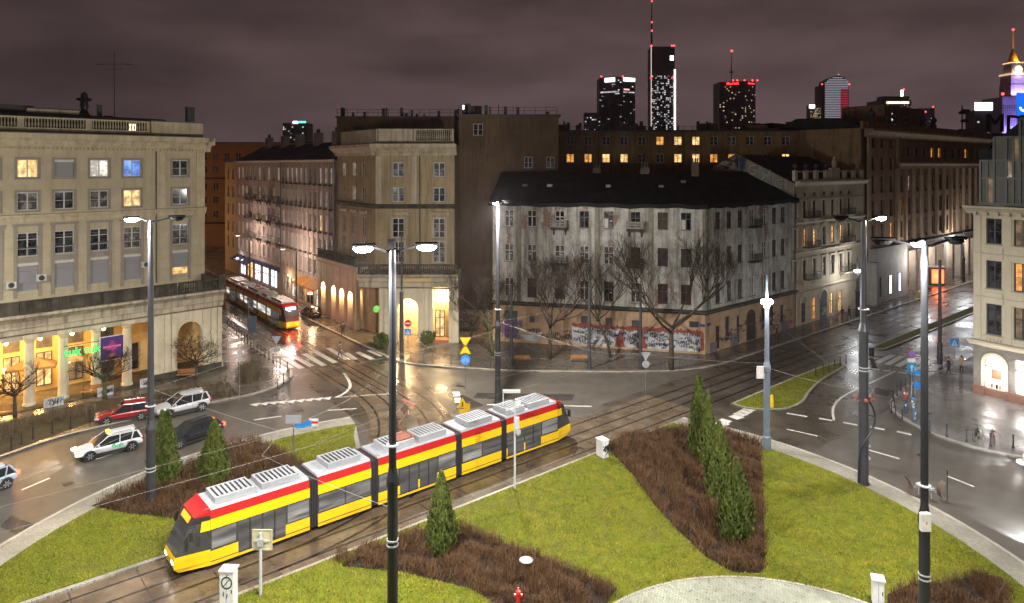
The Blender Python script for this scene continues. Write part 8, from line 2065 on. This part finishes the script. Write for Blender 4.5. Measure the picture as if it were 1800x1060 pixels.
ch0 = chair_proto(); first = True
for p, l in zip(cafe_spots, LBS):
    for a, sd_ in ((0.4, 'right'), (2.4, 'far'), (4.3, 'near')):
        o = ch0 if first else copy_tree(ch0); first = False; o['label'] = 'dark chair %s side of the %s' % (sd_, l); o.location = (p.x + .62 * math.cos(a), p.y + .62 * math.sin(a), .2); o.rotation_euler = (0, 0, a - math.pi / 2)
lp_ = at(114, 655); t = thing('terrace_lamp', 'yellow glowing lantern on the cafe terrace under the parasol', 'lamp', (lp_.x, lp_.y, .115)); MB().cyl(0, 0, 0, 1.6, .03).build('stand', IRON, t); MB().lathe([(.14, 1.5), (.18, 1.6), (.18, 2.0), (.12, 2.1)], n=10).build('lantern', emit('lantern_yellow', (1, .6, .12), 5), t); point_light('lantern_glow', t, (0, -.4, 1.7), 120, (1, .6, .2), .2)
MB_ = MB()
for k, (s, w_) in enumerate(((15.0, 1.5), (11.0, 1.3), (7.6, 1.0))):
    pt = a_world(s, A_YF - 1.25, .115); t = thing('chalkboard', ('scribbled low board before the left terrace', 'scribbled low board before the third column', 'scribbled pale board before the poster')[k], 'board', tuple(pt), A_ANG); MB().box(-w_ / 2, w_ / 2, -.03, .03, .0, .8).build('panel', GRAF_W if k == 2 else POLE_L, t); s_ = MB(); scribble(random.Random(k + 50), -w_ / 2 + .05, w_ / 2 - .05, .1, .75, -.034, 7, .03, s_); s_.build('writing', GRAF_K, t)

# low garden wall with graffiti and steps between the corner building and the tenement
p0 = Vector((-7.0, 88.6, 0)); t = thing('garden_wall', 'low graffiti covered wall in front of the blank brown wall', 'wall', (p0.x, p0.y, .1), -.12)
MB().box(0, 4.6, 0, .3, 0, 2.5).build('wall', mat('garden_wall_render', (.17, .13, .10), (.1, .08, .065), 1, .85), t); MB().box(-.05, 4.65, -.05, .35, 2.5, 2.6).build('coping', STONE_DARK, t); s_ = MB(); scribble(random.Random(77), .1, 4.5, .2, 2.3, -.004, 34, .07, s_); s_.build('tags', mat('tag_grey', (.3, .29, .3)), t)

# rooftop clutter on the left building
for s, y, h, lab in ((15.9, 3, 3.0, 'dark rooftop sculpture silhouette above the left balustrade'),):
    pt = a_roof(148, 6, 24.5); t = thing('roof_sculpture', lab, 'roof ornament', tuple(pt), A_ANG); MB().lathe([(.75, 0), (.7, 1.6), (.45, 1.9), (.3, 2.2), (.42, 2.6), (.34, 3.1), (.75, 3.25), (.7, 3.4), (.35, 3.5), (.3, 3.9), (.05, 4.1)], n=10).build('figure', IRON, t); MB().box(.3, .9, -.3, .3, 0, 1.2).build('block', IRON, t)
pt = a_roof(201, 6, 24.5); t = thing('roof_antenna', 'tall thin antenna mast with cross bars on the left roof', 'antenna', tuple(pt), 0); m = MB(); m.cyl(0, 0, 0, 8.6, .05, .03, 6); m.box(-2.0, 2.0, -.02, .02, 7.2, 7.24); m.box(-.9, .9, -.02, .02, 6.7, 6.74); m.tube([(-2, 0, 7.2), (0, 0, 7.5), (2, 0, 7.2)], .015, 4); m.build('mast', IRON, t)
for s, h, w_, lab in ((334, 2.9, .42, 'dark square chimney at the right end of the left roof'), (175, 2.6, .22, 'thin pipe chimney with cap right of the roof sculpture'), (190, 1.5, .3, 'pair of small vents beside the antenna mast'), (88, 1.9, 2.2, 'low pale roof shed near the left edge'), (20, 2.1, 1.6, 'dark roof hut at the left edge of the roof'), (162, 1.0, .3, 'short vent left of the roof sculpture'), (232, 1.0, .5, 'small ridge vent left of the parapet')):
    pt = a_roof(s, 5, 24.55); t = thing('roof_vent', lab, 'chimney', tuple(pt), A_ANG); MB().box(-w_, w_, -w_ * .6, w_ * .6, 0, h).build('shaft', A_T if 'pale' in lab else IRON, t); MB().box(-w_ - .06, w_ + .06, -w_ * .6 - .06, w_ * .6 + .06, h, h + .1).build('cap', IRON, t)

# ================================================================ PEOPLE
SKIN = (.42, .26, .18)
def person(label, P, ang, coat, legs, seed=0, h=1.72, sit=False, stride=.22, z=.115):
    t = thing('person', label, 'person', (P.x, P.y, z), ang); k = h / 1.72; r = random.Random(seed)
    if sit: J = {'p': (0, 0, .50), 'c': (0, .02, .98), 'n': (0, .03, 1.12), 'h0': (0, .05, 1.2), 'h1': (0, .07, 1.36), 'kl': (-.12, .42, .5), 'kr': (.12, .42, .5), 'al': (-.12, .42, .06), 'ar': (.12, .42, .06), 'tl': (-.12, .56, .03), 'tr': (.12, .56, .03), 'sl': (-.19, .02, 1.04), 'sr': (.19, .02, 1.04), 'el': (-.25, .14, .78), 'er': (.25, .14, .78), 'wl': (-.16, .36, .76), 'wr': (.16, .36, .76), 'fl': (-.13, .44, .77), 'fr': (.13, .44, .77)}
    else:
        s = stride; J = {'p': (0, 0, .92), 'c': (0, .02, 1.30), 'n': (0, .03, 1.45), 'h0': (0, .05, 1.53), 'h1': (0, .06, 1.68), 'kl': (-.10, s * .6, .48), 'kr': (.10, -s * .2, .48), 'al': (-.10, s * .9, .07), 'ar': (.10, -s, .09), 'tl': (-.10, s * .9 + .16, .03), 'tr': (.10, -s + .15, .03), 'sl': (-.19, 0, 1.38), 'sr': (.19, 0, 1.38), 'el': (-.25, -s * .4, 1.10), 'er': (.25, s * .4, 1.10), 'wl': (-.24, -s * .3, .86), 'wr': (.24, s * .8, .88), 'fl': (-.24, -s * .25, .76), 'fr': (.24, s * .95, .78)}
    names = list(J); idx = {n: i for i, n in enumerate(names)}
    E = [('p', 'c'), ('c', 'n'), ('n', 'h0'), ('h0', 'h1'), ('p', 'kl'), ('p', 'kr'), ('kl', 'al'), ('kr', 'ar'), ('al', 'tl'), ('ar', 'tr'), ('c', 'sl'), ('c', 'sr'), ('sl', 'el'), ('sr', 'er'), ('el', 'wl'), ('er', 'wr'), ('wl', 'fl'), ('wr', 'fr')]
    RAD = {'p': .155, 'c': .165, 'n': .058, 'h0': .085, 'h1': .095, 'kl': .075, 'kr': .075, 'al': .05, 'ar': .05, 'tl': .04, 'tr': .04, 'sl': .075, 'sr': .075, 'el': .05, 'er': .05, 'wl': .036, 'wr': .036, 'fl': .03, 'fr': .03}
    me = bpy.data.meshes.new('body'); me.from_pydata([tuple(c * k for c in J[n]) for n in names], [(idx[a], idx[b_]) for a, b_ in E], [])
    m, nt, b = _nodes('clothes_%s' % label[:18].replace(' ', '_')); v = _coord(nt, 'Object', (1, 1, 1)); sx = nt.nodes.new('ShaderNodeSeparateXYZ'); nt.links.new(v, sx.inputs[0])
    zl = (.46 if sit else .72) * k; zh = (1.1 if sit else 1.44) * k
    c = _mix(nt, _map(nt, sx.outputs[2], zl, zl + .02, 0, 1), legs, coat); c = _mix(nt, _map(nt, sx.outputs[2], zh, zh + .015, 0, 1), c, SKIN); nt.links.new(c, b.inputs['Base Color']); b.inputs['Roughness'].default_value = .8
    me.materials.append(m); o = link('body', me, t)
    o.modifiers.new('skin', 'SKIN')
    for i, n in enumerate(names): me.skin_vertices[0].data[i].radius = (RAD[n] * k, RAD[n] * k * (.75 if n in ('p', 'c') else 1)); me.skin_vertices[0].data[i].use_root = (n == 'p')
    sd = o.modifiers.new('sub', 'SUBSURF'); sd.levels = 1; sd.render_levels = 2
    hz_ = (1.30 if sit else 1.64) * k; MB().sphere((0, .035 * k, hz_ + .03), .112 * k, 8, sz=1.0).build('hair', mat('hair_dark', (.02, .014, .010), None), t, smooth=True)
    return t
BLKC, NAVY, BEIGE, GREYC = (.015, .015, .017), (.02, .022, .035), (.42, .30, .19), (.08, .08, .085)
if True:
    person('person in dark clothes waiting beside the crossing sign at the corner house', at(1668, 660), 1.2, BLKC, BLKC, 1)
    person('person in a beige coat walking past the corner house', at(1690, 657), 2.6, BEIGE, GREYC, 2)
    person('person in dark clothes walking along the salmon tenement wall', at(1366, 598), .8, BLKC, NAVY, 3)
    person('person in black at the doors of the cream tenement', at(1493, 562), .3, BLKC, BLKC, 4); person('second person in dark jacket beside the cream tenement doors', at(1481, 563), 1.8, NAVY, BLKC, 5)
    person('person in dark clothes on the pavement beside the parked dark hatchback', at(603, 592), .6, BLKC, BLKC, 6); person('person in dark clothes crossing the stripes of the left street', at(598, 630), 1.2, GREYC, NAVY, 7, z=.03)
    person('person in a dark jacket far up the left street', at(402, 470), 1, BLKC, BLKC, 8)
    for k, (i, a, c_) in enumerate(((0, .4, BLKC), (0, 2.4, (.25, .05, .04)), (2, .4, NAVY), (3, 2.4, BLKC), (1, 4.3, (.2, .12, .06)))):
        p = cafe_spots[i]; person(('person in black sitting under the taupe parasol', 'person in a red top sitting at the table nearest the planter', 'person in navy sitting under the darker parasol', 'person in black sitting behind the pollarded tree crown', 'person in a brown coat sitting behind the parasol pole')[k], Vector((p.x + .62 * math.cos(a), p.y + .62 * math.sin(a), 0)), a + math.pi / 2, c_, NAVY, 20 + k, sit=True, z=.18)
# ================================================================ DAMP NIGHT AIR
hz_m = bpy.data.materials.new('damp_air'); hz_m.use_nodes = True; hn = hz_m.node_tree; hn.nodes.clear()
ho = hn.nodes.new('ShaderNodeOutputMaterial'); hv = hn.nodes.new('ShaderNodeVolumePrincipled')
hv.inputs['Color'].default_value = (.9, .82, .86, 1); hv.inputs['Density'].default_value = .0001; hv.inputs['Anisotropy'].default_value = .65
hn.links.new(hv.outputs[0], ho.inputs['Volume'])
hz = MB().box(-4100, 4100, -4100, 4100, -1.1, 415).build('haze', hz_m); stuff(hz);
